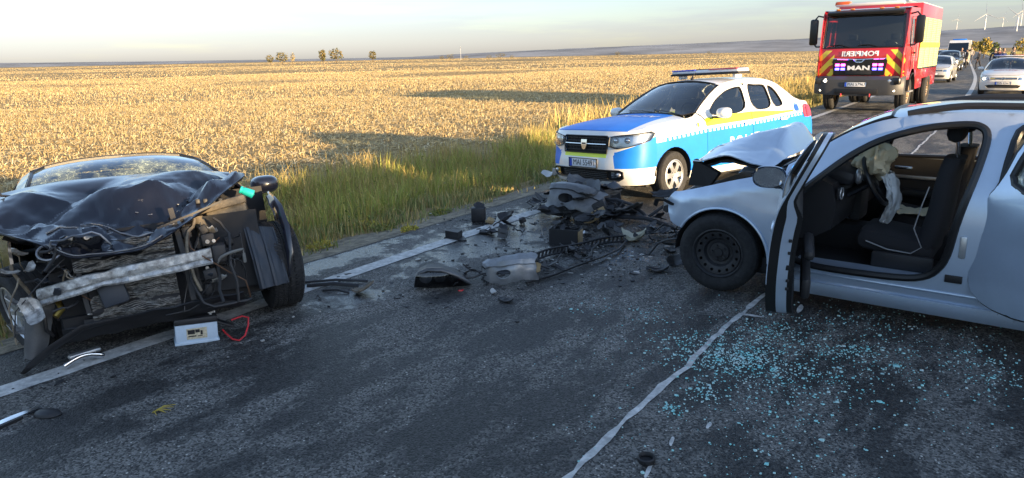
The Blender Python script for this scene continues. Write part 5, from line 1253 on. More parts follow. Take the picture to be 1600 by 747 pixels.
    for i in range(30):
        if i < 18: p = Vector((g.uniform(.40, .58), g.uniform(.16, .50), g.uniform(.30, .80)))
        else: p = Vector((g.uniform(.35, .62), g.uniform(-.85, -.45), g.uniform(.28, .72)))
        pts = [p]; d = Vector((g.uniform(-.3, .6), g.uniform(-1, 1), g.uniform(-1, .5))).normalized()*.05
        for k in range(g.randint(5, 9)):
            d = (d+Vector((g.uniform(-.03, .03), g.uniform(-.04, .04), g.uniform(-.04, .02))))*.98; p = p+d; p = Vector((min(.62, max(.3, p.x)), min(.52, max(-.86, p.y)), max(.16, p.z))); pts.append(p)
        q = MB(); q.tube(pts, g.choice((.004, .005, .007, .011)), 6, g.choice(wm)); q.build('wire', None, root)
    for i in range(30):
        p = (g.uniform(.30, .60), g.uniform(-.92, -.42), g.uniform(.18, .72)) if i < 20 else (g.uniform(.3, .52), g.uniform(.12, .5), g.uniform(.25, .72))
        m_ = g.choice((ALU, ALU, BLACKP, BLACKP, lm, STEELB)); q = MB(); shard(q, p, (g.uniform(.05, .20), g.uniform(.04, .13)), m_, 1200+i, .6); q.build('broken_casting', m_, root, angle=30)
    for i in range(14):
        p = (g.uniform(.38, .56), g.uniform(.14, .46), g.uniform(.25, .70)); q = MB()
        q.rbox((0, 0, 0), (g.uniform(.03, .08), g.uniform(.04, .10), g.uniform(.03, .09)), .008, BLACKP, Matrix.Translation(p) @ Matrix.Rotation(g.uniform(-.5, .5), 4, 'X')); q.build('connector', BLACKP, root)
    for i, (p, s_) in enumerate((((.50, .28, .42), .012), ((.52, .31, .60), .014), ((.52, .35, .60), .012))):
        q = MB(); q.lathe([(0, .01), (s_, .01), (s_, -.01), (0, -.01)], 12, ALU, Matrix.Translation(p), axis='x'); q.build('bolt', ALU, root)
    q = MB(); shard(q, (.60, -.74, .34), (.20, .12), ALU, 77, .9, .012, n=8, rot=Matrix.Rotation(R(75), 4, 'Y') @ Matrix.Rotation(R(20), 4, 'Z')); q.build('torn_casting', ALU, root, angle=30)
    # crumpled apron, grey plastic tongue and black wheel arch strip on the near corner
    q = MB(); q.grid(lambda a, b: (.58-.10*b+.03*fbm(a*6, b*3), -.62+1.10*a, .19-.10*b+.03*a+.015*fbm(a*9, 2)), 24, 5, BLACKP); q.build('lower_apron', BLACKP, root, solid=.01)
    gp = mat('grey_plastic', (.07, .07, .07), .6, var=.2)
    q = MB(); q.grid(lambda a, b: (.50+.06*b+.03*math.sin(a*4), -.80-.05*b+.16*a*(1-.25*b), .36-.31*b+.02*fbm(a*4, b*5)), 9, 14, gp); q.build('plastic_panel', gp, root, angle=25, solid=.01)
    q = MB(); q.tube([(.62, -.30, .20), (.64, -.50, .19), (.63, -.68, .10), (.58, -.80, .02), (.5, -.88, -.04)], [.012, .03, .035, .03, .015], 8, BLACKP, flat=.4); q.build('arch_strip', BLACKP, root)
    q = MB(); q.tube([(.50, -.62, .37), (.53, -.60, .32), (.56, -.64, .28)], .02, 8, mat('brass', (.5, .33, .08), .3, metal=1.)); q.build('ball_joint', None, root)
    q = MB(); q.rbox((.56, -.30, .36), (.05, .16, .15), .02, lm, rot=Matrix.Rotation(R(10), 4, 'X')); q.build('horn_bracket', lm, root)
    q = MB(); q.tube([(-.50, -.60, 1.06), (-.55, -.86, 1.12), (-.60, -.93, 1.30)], .010, 6, TRIMB); q.build('wiper', TRIMB, root)
    q = MB(); q.box((-1.5, 0, .2), (3.6, 1.4, .08), INTER); q.build('underbody', INTER, root)
    # the front end was knocked round against the cabin
    rear = ('body_side', 'roof', 'windscreen', 'rear_window', 'boot_lid', 'rear_bumper', 'cabin', 'seat', 'mirror', 'airbags', 'underbody', 'wiper')
    for ch in root.children:
        nm = ch.name.split('.')[0]
        if nm in rear or (nm == 'windscreen_seal') or ch in back_wheels: continue
        ch.rotation_euler = (0, 0, R(-6 if nm in ("bonnet", "bonnet_frame", "scraped_edge", "paint_chip") else -12))
wreck()
# ================================================================== unseen bushes added to keep the sun off the carriageway
LEAF = mat('bush_leaf', (.06, .085, .025), .7, spec=.2, attr='tone')
BARK = mat('bark', (.10, .075, .05), .95, bump=.6, bscale=20)
def foliage(c, r, n, size, tones, seed, squash=1.):
    g = np.random.default_rng(seed); d = g.normal(0, 1, (n, 3)); d /= np.linalg.norm(d, axis=1)[:, None]
    rad = g.uniform(.35, 1., n)**.5; lump = np.array([1+.35*fbm(v[0]*2.2+seed, v[1]*2.2, v[2]*2.2) for v in d])
    P = np.array(c)+d*np.array(r)*(rad*lump)[:, None]
    V = np.zeros((n, 4, 3)); a = g.normal(0, 1, (n, 3)); a /= np.linalg.norm(a, axis=1)[:, None]; b = np.cross(a, g.normal(0, 1, (n, 3))); b /= np.linalg.norm(b, axis=1)[:, None]
    s = size*g.uniform(.6, 1.4, n)[:, None]
    V[:, 0] = P-a*s; V[:, 1] = P+b*s*.5; V[:, 2] = P+a*s; V[:, 3] = P-b*s*.5
    F = np.arange(n*4).reshape(-1, 4); t = np.array(tones); cc = t[g.integers(0, len(t), n)]*g.uniform(.7, 1.25, (n, 1)); C = np.repeat(cc[:, None], 4, 1).reshape(-1, 3)
    return V.reshape(-1, 3), F, C
GT = [(.055, .085, .02), (.07, .10, .03), (.045, .07, .02), (.10, .11, .035)]
def bushes():
    base = None
    for i in range(19):
        y = -15.3+1.1*i; x = 9.0+.25*math.sin(i*2.3); h = 3.05+.10*math.sin(i*1.7)-.25*smooth01(-2, 3, y)-.25*smooth01(3.5, 4.4, y)+.05*math.sin(i*1.7)
        t = thing('shade_bush', 'added unseen bush in the row shading the road from the right', 'bush', (x, y, ground_z(x, y)), (0, 0, i*1.1), 'added shade bushes beyond the right verge')
        if base is None:
            V, F, C = foliage((0, 0, 1.0), (1.05, 1.05, 1.0), 5200, .085, GT, 61)
            o = np_mesh('crown', V, F, LEAF, C); o.parent = t
            core = MB(); core.ball((0, 0, .9), (.9, .9, .92), BARK); co = core.build('opaque_core', BARK, t); me2 = co.data  # solid ball added so that no sun passes through the bush
            tr = MB(); tr.tube([(0, 0, -.05), (.03, 0, .4), (0, .04, 1.1)], [.07, .05, .03], 8, BARK); tr.build('trunk', BARK, t); base = t
        else:
            for ch in base.children:
                c = ch.copy(); COL.objects.link(c); c.parent = t
        t.scale = (1, 1, h/2.0)
bushes()
# ================================================================== debris on the carriageway
SHG = mat('teal_safety_glass', (.16, .62, .62), .2, spec=.6, coat=.5, vscale=7, color2=(.50, .60, .58))
def glass_spill():
    g = np.random.default_rng(3); P = []
    cl = [(1140, 575, .17, 420), (1105, 548, .16, 260), (1180, 540, .2, 330), (1160, 560, .1, 260), (1195, 525, .12, 120), (1305, 550, .06, 90), (1350, 548, .09, 110), (1065, 530, .12, 120), (1395, 578, .10, 60), (1560, 590, .10, 110), (1525, 560, .12, 80), (1255, 520, .2, 160), (1100, 615, .06, 90), (1050, 640, .05, 60), (1380, 505, .16, 120), (1240, 590, .16, 180), (1300, 600, .2, 120), (1200, 620, .2, 140), (1010, 490, .12, 70), (920, 480, .10, 40), (1450, 540, .3, 110), (1560, 520, .3, 110), (1000, 540, .3, 90), (1250, 505, .35, 220), (1300, 560, .45, 260), (1450, 600, .45, 150), (1210, 690, .25, 120), (940, 660, .12, 20), (960, 690, .2, 20), (1180, 720, .2, 60)]
    for (px, py, s_, n) in cl:
        c = at(px, py); q = g.normal(0, 1, (n, 2))*s_; P.append(np.array([c.x, c.y])+q)
    P = np.concatenate(P); n = len(P); s_ = np.abs(g.normal(0, .0024, n))+.0013; a = g.uniform(0, 6.3, n); h = s_*g.uniform(.5, 1.0, n)
    big = g.random(n) < .06; s_[big] *= 1.9
    V = np.zeros((n, 8, 3))
    for k, (dx, dy) in enumerate(((-1, -.8), (1, -1), (.9, .8), (-.8, 1))):
        j = 1+g.normal(0, .18, n); x = (np.cos(a)*dx-np.sin(a)*dy)*s_*j; y = (np.sin(a)*dx+np.cos(a)*dy)*s_*j
        V[:, k] = np.stack([P[:, 0]+x, P[:, 1]+y, np.full(n, .001)], 1); V[:, 4+k] = np.stack([P[:, 0]+x*.85, P[:, 1]+y*.85, .001+h*(1+.3*g.random(n))], 1)
    f = np.array([[4, 5, 6, 7], [0, 1, 5, 4], [1, 2, 6, 5], [2, 3, 7, 6], [3, 0, 4, 7]]); F = (np.arange(n)[:, None, None]*8+f[None]).reshape(-1, 4)
    o = np_mesh('glass_granules', V.reshape(-1, 3), F, SHG); tag(o, 'turquoise granules of shattered safety glass spilled across the asphalt', 'glass', kind='stuff')
glass_spill()
def fine_litter():
    """splinters too small to pick apart"""
    g = random.Random(17)
    for (nm, m, cs, lab) in (('plastic_splinters', BLACKP, ((880, 400, .55, 150), (800, 430, .4, 60), (960, 345, .5, 90), (760, 345, .4, 60), (1000, 410, .3, 50), (690, 470, .3, 24), (560, 450, .3, 20), (60, 590, .25, 16), (300, 560, .5, 10)), 'black plastic splinters strewn round the crash debris'),
                             ('pale_splinters', mat('pale_splinter', (.42, .42, .40), .45), ((880, 400, .5, 70), (960, 380, .5, 50), (800, 350, .5, 36), (720, 440, .3, 16), (330, 500, .4, 12)), 'pale grey splinters strewn among the crash debris')):
        mb = MB()
        for (px, py, s_, n) in cs:
            c = at(px, py)
            for i in range(n):
                x, y = c.x+g.gauss(0, s_), c.y+g.gauss(0, s_*.8)
                w = g.uniform(.008, .035)*g.choice((1, 1, 1.6)); l = w*g.uniform(.2, 1.6); hgt = g.uniform(.003, .009)
                M = Matrix.Translation((x, y, hgt*.5+.001)) @ Matrix.Rotation(g.uniform(0, 6.3), 4, 'Z') @ Matrix.Rotation(g.uniform(-.3, .3), 4, 'X')
                q = [(-w*g.uniform(.6, 1), -l*g.uniform(.3, 1)), (w*g.uniform(.5, 1), -l*g.uniform(.3, 1)), (w*g.uniform(.2, 1), l*g.uniform(.5, 1)), (-w*g.uniform(.1, .9), l*g.uniform(.3, 1))]
                mb.prism([(a*.5, b*.5) for a, b in q], -hgt/2, hgt/2, m, M)
        o = mb.build(nm, m, smooth=False, fix=False); tag(o, lab, 'debris', kind='stuff')
fine_litter()
def one(name, label, cat, px, py, rz=0., z=0.):
    p = at(px, py); return thing(name, label, cat, (p.x, p.y, z), (0, 0, rz))
def battery():
    p = at(309, 537); o = thing('car_battery', 'car battery with pale blue case and black lid lying before the wreck', 'battery', (p.x, p.y, 0), (R(-4), R(3), math.atan2(.25, .13)))
    cs = mat('battery_case', (.50, .60, .70), .45, var=.06, vscale=20)
    q = MB(); q.rbox((0, .085, .070), (.27, .17, .14), .008, cs); q.rbox((0, .085, .012), (.285, .185, .022), .005, cs); c = q.build('case', cs, o)
    q = MB(); q.rbox((0, .085, .162), (.276, .176, .042), .008, BLACKP); l = q.build('lid', BLACKP, o)
    for x in (-.10, .10): q = MB(); q.cyl((x, .06, .18), (x, .06, .205), .011, 10, ALU, r2=.009); q.build('terminal', ALU, l)
    q = MB(); q.rbox((-.10, .10, .192), (.05, .06, .022), .006, BLACKP); q.rbox((.05, .13, .19), (.12, .05, .02), .006, BLACKP); q.build('vent_plug', BLACKP, l)['kind'] = 'stuff'
    q = MB(); q.rbox((.105, .05, .203), (.05, .03, .016), .004, ALU); q.build('clamp', ALU, l)
    lb = mat('label_cream', (.55, .48, .34), .5, var=.25, vscale=60)
    q = MB(); q.box((.0, -.0015, .075), (.13, .003, .075), lb); lo = q.build('label', lb, o)
    q = MB()
    for (x, z, w, h) in ((-.035, .088, .045, .030), (.005, .092, .028, .022), (.03, .078, .014, .03), (-.03, .058, .05, .008), (.02, .056, .03, .006)): q.box((x, -.0035, z), (w, .001, h), INK)
    q.build('print', INK, lo)['kind'] = 'stuff'
    q = MB(); q.rbox((.18, .10, .10), (.15, .09, .02), .006, BLACKP, rot=Matrix.Rotation(R(25), 4, 'Y')); q.build('cable_tray', BLACKP, o)
    rc = mat('red_cable', (.60, .03, .04), .45)
    pts = [at(362, 500, .16), at(378, 494, .15), at(388, 496, .12), at(388, 508, .07), at(383, 524, .02), at(374, 532, .012), at(364, 530, .012), at(352, 520, .02), at(348, 515, .05)]
    q = MB(); q.tube(pts, .006, 8, rc); w = q.build('battery_cable', rc); tag(w, 'loop of thin red cable beside the car battery', 'cable')
battery()
def ribbon(name, label, cat, pts, r, m, flat=1., n=8):
    q = MB(); q.tube(pts, r, n, m, flat=flat); o = q.build(name, m, None, angle=40); set_on_ground(o, .001); return tag(o, label, cat)
def piece(name, label, cat, px, py, size, m, seed, bend=.5, thick=.008, rot=None, n=8, rag=.3):
    p = at(px, py); q = MB(); shard(q, (0, 0, 0), size, m, seed, bend, thick, rot=rot, n=n, rag=rag); o = q.build(name, m, None, angle=30); o.location = p; set_on_ground(o, .001); return tag(o, label, cat)
def debris():
    gp = mat('grey_plastic_dull', (.06, .06, .06), .6); sv = mat('bumper_silver', (.09, .093, .097), .4, metal=.4, coat=.3, var=.25, vscale=9); crm = mat('cream_cloth', (.46, .44, .34), .9, bump=.5, bscale=25)
    tan = mat('tan_plastic', (.32, .23, .12), .7, var=.3, vscale=12)  # plain tan tone, on the black box it stands for sunlight
    # chrome door handle and its base in front of the wreck
    p0, p1 = at(103, 578), at(163, 561)
    def arcp(t): v = p0.lerp(p1, t); return Vector((v.x, v.y, .012+.035*math.sin(math.pi*min(1, max(0, t)))))
    q = MB(); q.tube([arcp(t/12) for t in range(13)], [.026, .024, .022, .02, .02, .02, .02, .02, .02, .02, .022, .024, .018], 10, CHROME, flat=.8); o = q.build('door_handle', CHROME); set_on_ground(o, .001); tag(o, 'chrome door handle lying on the white line by the wreck', 'door handle')
    q = MB(); c = at(133, 556); q.rbox((0, 0, .02), (.20, .055, .035), .016, ALLOY, Matrix.Translation((c.x, c.y, 0)) @ Matrix.Rotation(math.atan2(p1.y-p0.y, p1.x-p0.x)+.1, 4, 'Z')); tag(q.build('handle_cover', ALLOY), 'grey oblong cover lying behind the chrome door handle', 'car part')
    # chrome blade and oval pad near the corner of the picture
    c = at(28, 656); d = (at(52, 648)-at(0, 668)); M = Matrix.Translation((c.x, c.y, .012)) @ Matrix.Rotation(math.atan2(d.y, d.x), 4, 'Z')
    q = MB(); q.prism([(-.14, -.03), (.10, -.004), (.13, .006), (.10, .028), (-.02, .03), (-.14, .014)], -.010, .012, CHROME, M); o = q.build('chrome_trim', CHROME, angle=20); tag(o, 'bright chrome trim blade near the bottom left of the road', 'trim'); tt = MB(); tt.prism([(-.14, -.045), (.02, -.02), (.02, -.012), (-.14, -.031)], -.010, .006, INK, M); tt.build('trim_backing', INK, o)
    c = at(75, 648); q = MB(); q.lathe([(0, .03), (.03, .028), (.055, .018), (.062, .006), (.058, .001)], 24, BLACKP, Matrix.Translation((c.x, c.y, 0)) @ Matrix.Rotation(R(25), 4, 'Z') @ Matrix.Diagonal((1.25, .8, 1, 1)), axis='z'); tag(q.build('oval_cover', BLACKP), 'black oval cover lying next to the chrome trim blade', 'car part')
    c = at(1010, 722); q = MB(); q.lathe([(.030, .002), (.040, .001), (.044, .012), (.042, .026), (.037, .030), (.033, .024), (.030, .010)], 30, BLACKP, Matrix.Translation((c.x, c.y, 0)) @ Matrix.Rotation(R(5), 4, 'X'), axis='z'); q.lathe([(0, .006), (.031, .008)], 30, INTER, Matrix.Translation((c.x, c.y, 0)), axis='z'); o = q.build('rubber_ring', None); set_on_ground(o, .001); tag(o, 'round black rubber ring lying right of the centre line', 'ring')
    # splinter strip by the battery
    ribbon('plastic_strip', 'short thin black strip on the road in front of the battery', 'car part', [at(290, 575, .004), at(308, 574, .006), at(324, 571, .004)], .007, BLACKP, .5)
    # yellow sprig
    yl = mat('dry_sprig', (.42, .33, .06), .8); q = MB(); c = at(238, 645); g = random.Random(2)
    for i in range(7):
        a = g.uniform(-.2, 1.4); l = g.uniform(.05, .13); q.tube([c, c+Vector((math.cos(a)*l*.5, math.sin(a)*l*.5, .02)), c+Vector((math.cos(a)*l, math.sin(a)*l, .006))], [.003, .003, .0015], 4, yl)
    tag(q.build('dry_sprig', yl), 'yellow dry plant sprig lying on the bare asphalt', 'plant')
    # strips and rag next to the wreck's wheel
    for i, (a, b, r_, lab) in enumerate((((474, 443), (575, 441), .014, 'upper long black trim strip beside the wreck wheel'), ((480, 449), (560, 449), .02, 'middle black trim strip beside the wreck wheel, thickest of three'), ((505, 455), (545, 459), .010, 'short lower black trim strip beside the wreck wheel'))):
        pa, pb = at(*a), at(*b); ribbon('trim_strip', lab, 'trim', [pa+Vector((0, 0, r_*.6)), (pa+pb)/2+Vector((0, .01, r_*.8+.012)), pb+Vector((0, 0, r_*.6))], r_, BLACKP, .5)
    piece('crumpled_rag', 'crumpled grey brown rag right of the trim strips', 'rag', 567, 457, (.20, .15), mat('rag_cloth', (.17, .15, .12), .9, bump=.6, bscale=20), 55, .8, .015, rot=Matrix.Rotation(.4, 4, 'Z'))
    # ---- detached headlight
    c = at(692, 448); d = at(738, 436)-at(645, 440); a = math.atan2(d.y, d.x)
    L_ = thing('broken_headlight', 'detached headlight unit with silver upper edge lying on the road', 'headlight', (c.x, c.y, 0), (R(8), 0, a))
    prof = [(-.24, .03), (-.22, .14), (-.14, .185), (-.02, .175), (.12, .12), (.22, .05), (.24, .025), (.10, .012), (-.10, .006)]
    q = MB(); n = len(prof); vs = [(x, -.02-.06*math.sin(math.pi*(z/.2)), z) for x, z in prof]+[(x*.9, .16, z*.75+.005) for x, z in prof]; q.add(vs, [tuple(range(n, 2*n))[::-1]]+[(i, (i+1) % n, n+(i+1) % n, n+i) for i in range(n)], BLACKP); q.build('housing', BLACKP, L_, angle=30, solid=.006)
    q = MB(); pmesh(q, lambda x, z: (x, -.026-.06*math.sin(math.pi*(z/.2)), z), prof, h=.04, mats=[glass('dusty_lens', (.55, .57, .58), refl=1.0)]); q.build('lens', None, L_)
    for (x, z, r_) in ((-.14, .10, .05), (-.02, .095, .045), (.09, .075, .032)):
        q = MB(); q.lathe([(0, .05), (r_*.6, .035), (r_, 0), (r_*1.1, 0), (r_*1.1, .06)], 20, mat('dull_metal', (.20, .21, .23), .35, metal=.6) if x < -.1 else BLACKP, Matrix.Translation((x, -.015, z))); q.build('reflector', None, L_)
    q = MB(); q.tube([(-.20, -.05, .155), (-.12, -.065, .195), (0, -.06, .185), (.12, -.05, .128), (.23, -.03, .045)], [.012, .018, .02, .018, .01], 8, sv, flat=.7); q.build('bezel', sv, L_)
    for i in range(5):
        q = MB(); shard(q, (-.16+.07*i, .10, .06), (.10, .07), BLACKP, 500+i, .5); q.build('broken_bracket', BLACKP, L_)
    # ---- bent silver bumper corner
    c = at(800, 442); o = thing('bumper_corner', 'bent silver bumper corner standing beside the detached headlight', 'bumper', (c.x, c.y, 0), (0, 0, R(30)))
    SV2 = mat('bumper_silver_clean', (.24, .25, .26), .35, metal=.45, coat=.4, var=.2, vscale=9)
    q = MB(); bumper_piece(q, Matrix.Translation((.0, -.06, .012)) @ Matrix.Rotation(R(-24), 4, 'X') @ Matrix.Rotation(R(-6), 4, 'Y'), .50, .26, SV2, 12); q.build('bumper_skin', SV2, o, angle=28, solid=.006)
    q = MB(); shard(q, (.20, .05, .12), (.12, .10), tan, 71, .6, .006, rot=Matrix.Rotation(R(70), 4, 'X')); q.build('torn_flap', tan, o, angle=30)
    q = MB(); shard(q, (.0, .10, .06), (.36, .10), BLACKP, 72, .5, .008, rot=Matrix.Rotation(R(25), 4, 'X')); q.build('inner_carrier', BLACKP, o, angle=30)
    # ---- ribbed grille strip and the long moulding
    a0, a1 = at(838, 408), at(975, 378); o = thing('grille_strip', 'black ribbed grille strip lying behind the long moulding', 'grille', (a0.x, a0.y, 0), (0, 0, math.atan2((a1-a0).y, (a1-a0).x))); ln = (a1-a0).length
    for dz in (.015, .075): q = MB(); q.tube([(0, .02*math.sin(t*.5), dz) for t in [0]]+[(ln*t/10, .05*math.sin(t*.35), dz+.01*math.sin(t)) for t in range(1, 11)], .012, 6, BLACKP); q.build('rail', BLACKP, o)
    for i in range(22): q = MB(); t = .3+i*.44; q.box((ln*t/10, .05*math.sin(t*.35)+.0, .045+.008*math.sin(t)), (.018, .012, .07), BLACKP, tz=Matrix.Rotation(R(18), 4, 'Y')); q.build('rib', BLACKP, o, smooth=False)
    ribbon('long_moulding', 'long thin dark moulding curving across the debris field', 'trim', [at(822, 442, .012), at(865, 430, .02), at(905, 414, .03), at(940, 402, .03), at(966, 390, .03), at(977, 378, .03), at(974, 366, .03)], .013, BLACKP, .7)
    # ---- black box with open top
    c = at(880, 384); o = thing('black_box', 'open black plastic box standing upright in the debris', 'box', (c.x, c.y, 0), (0, 0, R(14)))
    q = MB()
    for (cc, d) in (((0, 0, .085), (.30, .008, .17)), ((-.146, .09, .085), (.008, .17, .17)), ((.146, .09, .085), (.008, .17, .15)), ((0, .18, .085), (.30, .008, .15)), ((0, .09, .006), (.30, .18, .01))): q.box(cc, d, BLACKP)
    q.build('box_shell', BLACKP, o, smooth=False); q = MB(); q.box((.156, .09, .08), (.008, .16, .14), tan); q.build('sunlit_side', tan, o, smooth=False)  # tan sheet paints the sunlight on one side of the black box
    for i in range(4): q = MB(); shard(q, (-.10+.07*i, .09, .16), (.10, .06), BLACKP, 520+i, .5); q.build('lid_fragment', BLACKP, o)
    # ---- heap of crushed front parts by the police car
    c = at(912, 340); o = thing('crushed_front_panel', 'crushed grey front panel heaped in front of the police car', 'car wreckage', (c.x, c.y, 0), (0, 0, R(20)))
    for i, (x, y, z, w, h, m_, rx, ry, rz) in enumerate(((-.10, .0, .16, .46, .30, gp, 62, 10, 10), (.02, -.05, .24, .40, .26, sv, 40, -20, 30), (-.22, .05, .10, .30, .24, gp, 80, 30, -20), (.16, .06, .14, .36, .22, BLACKP, 65, 30, 20), (-.05, .14, .30, .42, .20, sv, 25, 15, 0), (.28, .0, .10, .30, .20, BLACKP, 50, -40, 60), (-.30, -.06, .05, .34, .16, sv, 30, 10, 10))):
        q = MB(); shard(q, (x, y, z), (w, h), m_, 600+i, .55, .008, rot=Matrix.Rotation(R(rz), 4, 'Z') @ Matrix.Rotation(R(rx), 4, 'X') @ Matrix.Rotation(R(ry), 4, 'Y'), n=7); q.build('torn_panel', m_, o, angle=25)
    SV3 = mat('bumper_grey_skin', (.11, .113, .118), .4, metal=.2, coat=.3, var=.25, vscale=7)
    q = MB(); bumper_piece(q, Matrix.Translation((-.10, -.26, .12)) @ Matrix.Rotation(R(-38), 4, 'X') @ Matrix.Rotation(R(14), 4, 'Y'), .62, .30, SV3, 15, .45); q.build('bumper_skin', SV3, o, angle=28, solid=.007)
    q = MB(); bumper_piece(q, Matrix.Translation((.22, .10, .06)) @ Matrix.Rotation(R(50), 4, 'Z') @ Matrix.Rotation(R(-15), 4, 'X'), .46, .26, BLACKP, 16, .5, False); q.build('bumper_skin', BLACKP, o, angle=28, solid=.007)
    q = MB(); q.rbox((.10, -.16, .08), (.34, .13, .15), .01, BLACKP, rot=Matrix.Rotation(R(-28), 4, 'Y')); q.build('air_box', BLACKP, o)
    q = MB(); q.rbox((.14, -.235, .07), (.24, .012, .09), .004, tan, rot=Matrix.Rotation(R(-28), 4, 'Y')); q.build('tan_cover', tan, o)  # tan plate against the front of the air box
    for i in range(7):
        g = random.Random(40+i); pts = [Vector((g.uniform(-.35, .3), g.uniform(-.2, .15), g.uniform(.03, .3)))]
        for k in range(5): pts.append(pts[-1]+Vector((g.uniform(-.08, .12), g.uniform(-.1, .06), g.uniform(-.07, .04))))
        pts = [Vector((p.x, p.y, max(.012, p.z))) for p in pts]; q = MB(); q.tube(pts, .008, 6, BLACKP); q.build('wire', BLACKP, o)
    for i in range(16):
        g = random.Random(140+i); q = MB(); shard(q, (g.uniform(-.45, .45), g.uniform(-.25, .2), g.uniform(.05, .28)), (g.uniform(.14, .42), g.uniform(.08, .22)), g.choice((BLACKP, BLACKP, gp)), 660+i, .25); q.build('torn_panel', None, o, angle=25)
    o.scale = (1.2, 1.2, 1.25)
    for k, (px, py, nm, lab) in enumerate(((935, 362, 'splintered_carrier', 'splintered black carrier heaped between the black box and crushed panel'), (1035, 375, 'splintered_carrier', 'splintered black carrier piled against the estate car front'), (850, 330, 'splintered_carrier', 'small black splinter heap left of the crushed front panel'), (868, 425, 'splintered_carrier', 'black splinters strewn just right of the silver bumper corner'), (735, 440, 'splintered_carrier', 'black splinters strewn between the headlight and bumper corner'), (905, 400, 'splintered_carrier', 'black splinters strewn over the ribbed grille strip'), (800, 362, 'splintered_carrier', 'black splinters strewn on the wet patch left of the box'))):
        c = at(px, py); o = thing(nm, lab, 'car wreckage', (c.x, c.y, 0), (0, 0, k*1.1), 'black splinter heaps')
        for i in range((14, 16, 8, 11, 9, 12, 9)[k]):
            g = random.Random(240+i+30*k); r_ = (.34, .34, .2, .3, .26, .36, .42)[k]; q = MB(); x, y = g.gauss(0, r_*.5), g.gauss(0, r_*.4); hgt = max(.02, .20-.5*math.hypot(x, y))*g.random()*(1 if k < 3 else .25)
            shard(q, (x, y, .03+hgt), (g.uniform(.08, .30)*(1 if k < 3 else .6), g.uniform(.05, .15)*(1 if k < 3 else .6)), BLACKP if i % 4 else gp, 760+i+40*k, .3); q.build('splinter', None, o, angle=25)
        for i in range(4):
            g = random.Random(300+i+9*k); pts = [Vector((g.uniform(-.3, .2), g.uniform(-.2, .2), .06))]
            for _ in range(5): pts.append(pts[-1]+Vector((g.uniform(-.04, .13), g.uniform(-.09, .09), g.uniform(-.05, .05))))
            q = MB(); q.tube([Vector((v.x, v.y, max(.01, v.z))) for v in pts], .008, 6, BLACKP); q.build('wire', BLACKP, o)
    # ---- broken bumper core arching to the estate car
    c = at(1000, 350); o = thing('bumper_core', 'black bumper core with arched strips ahead of the silver estate car', 'car wreckage', (c.x, c.y, 0), (0, 0, R(12)))
    for i, (pts, r_) in enumerate((([(-.50, .10, .24), (-.30, .05, .26), (-.10, .0, .22), (.05, -.06, .14), (.10, -.10, .10)], .020), ([(.10, -.10, .10), (.2, -.08, .18), (.30, -.02, .26), (.45, .02, .28)], .022), ([(-.45, -.10, .04), (-.2, -.12, .10), (.1, -.16, .11), (.35, -.18, .05)], .03))):
        q = MB(); q.tube(pts, r_, 6, BLACKP, flat=.6); q.build('core_strip', BLACKP, o)
    for i in range(12):
        g = random.Random(80+i); q = MB(); shard(q, (g.uniform(-.5, .45), g.uniform(-.2, .15), g.uniform(.05, .16)), (g.uniform(.14, .34), g.uniform(.10, .2)), BLACKP, 640+i, .3); q.build('torn_foam', BLACKP, o, angle=30)
    # ---- single pieces
    piece('cream_cloth', 'crumpled cream cloth lying left of the estate car wheel', 'cloth', 992, 376, (.30, .24), crm, 91, 1.1, .03, rot=Matrix.Rotation(.3, 4, 'Z'), n=9)
    q = MB(); c = at(714, 373); q.prism([(-.13, -.06), (.12, -.07), (.15, -.02), (.02, .09), (-.11, .06)], 0, .012, BLACKP, Matrix.Translation((c.x, c.y, .002))); q.prism([(-.12, -.05), (.06, -.055), (.02, .07), (-.10, .05)], .012, .085, BLACKP, Matrix.Translation((c.x, c.y, .002)) @ Matrix.Rotation(R(0), 4, 'Z')); o = q.build('plastic_wedge', BLACKP, angle=20); set_on_ground(o, .001); tag(o, 'black plastic wedge lying on the white edge line', 'car part')
    c = at(748, 346); q = MB(); q.rbox((0, 0, .085), (.16, .13, .17), .015, BLACKP, Matrix.Translation((c.x, c.y, 0)) @ Matrix.Rotation(R(30), 4, 'Z')); shard(q, (c.x+.02, c.y, .18), (.16, .12), BLACKP, 93, .5); o = q.build('filter_housing', BLACKP, angle=30); set_on_ground(o, .001); tag(o, 'black broken filter housing nearest to the verge', 'car part')
    piece('tan_fragment', 'small tan plastic fragment right of the filter housing', 'car part', 766, 350, (.16, .10), tan, 94, .8, .03)
    piece('pointed_fragment', 'dark pointed fragment between the filter housing and crushed panel', 'car part', 795, 345, (.26, .14), BLACKP, 95, .9, .03, rot=Matrix.Rotation(R(35), 4, 'X'))
    piece('dark_fragment', 'small dark block right of the pointed fragment', 'car part', 818, 350, (.09, .08), BLACKP, 96, .6, .05)
    piece('flat_fragment', 'flat dark fragment lying in the wet patch', 'car part', 762, 365, (.24, .12), BLACKP, 97, .3, .012, rot=Matrix())
    piece('bent_bracket', 'grey bent bracket standing in the wet patch', 'bracket', 788, 372, (.16, .14), gp, 98, .8, .008, rot=Matrix.Rotation(R(70), 4, 'X'))
    piece('black_plate', 'flat black plate left of the estate car wheel', 'car part', 1026, 424, (.24, .14), BLACKP, 99, .4, .015, rot=Matrix.Rotation(R(20), 4, 'Z'))
    piece('silver_fragment', 'silver curved fragment leaning by the estate car front tyre', 'car part', 1056, 414, (.24, .13), sv, 100, .7, .008, rot=Matrix.Rotation(R(50), 4, 'Z') @ Matrix.Rotation(R(40), 4, 'X'))
    piece('oval_fragment', 'flat black oval fragment in front of the bumper corner', 'car part', 790, 471, (.13, .09), BLACKP, 101, .2, .008, rot=Matrix(), rag=.1)
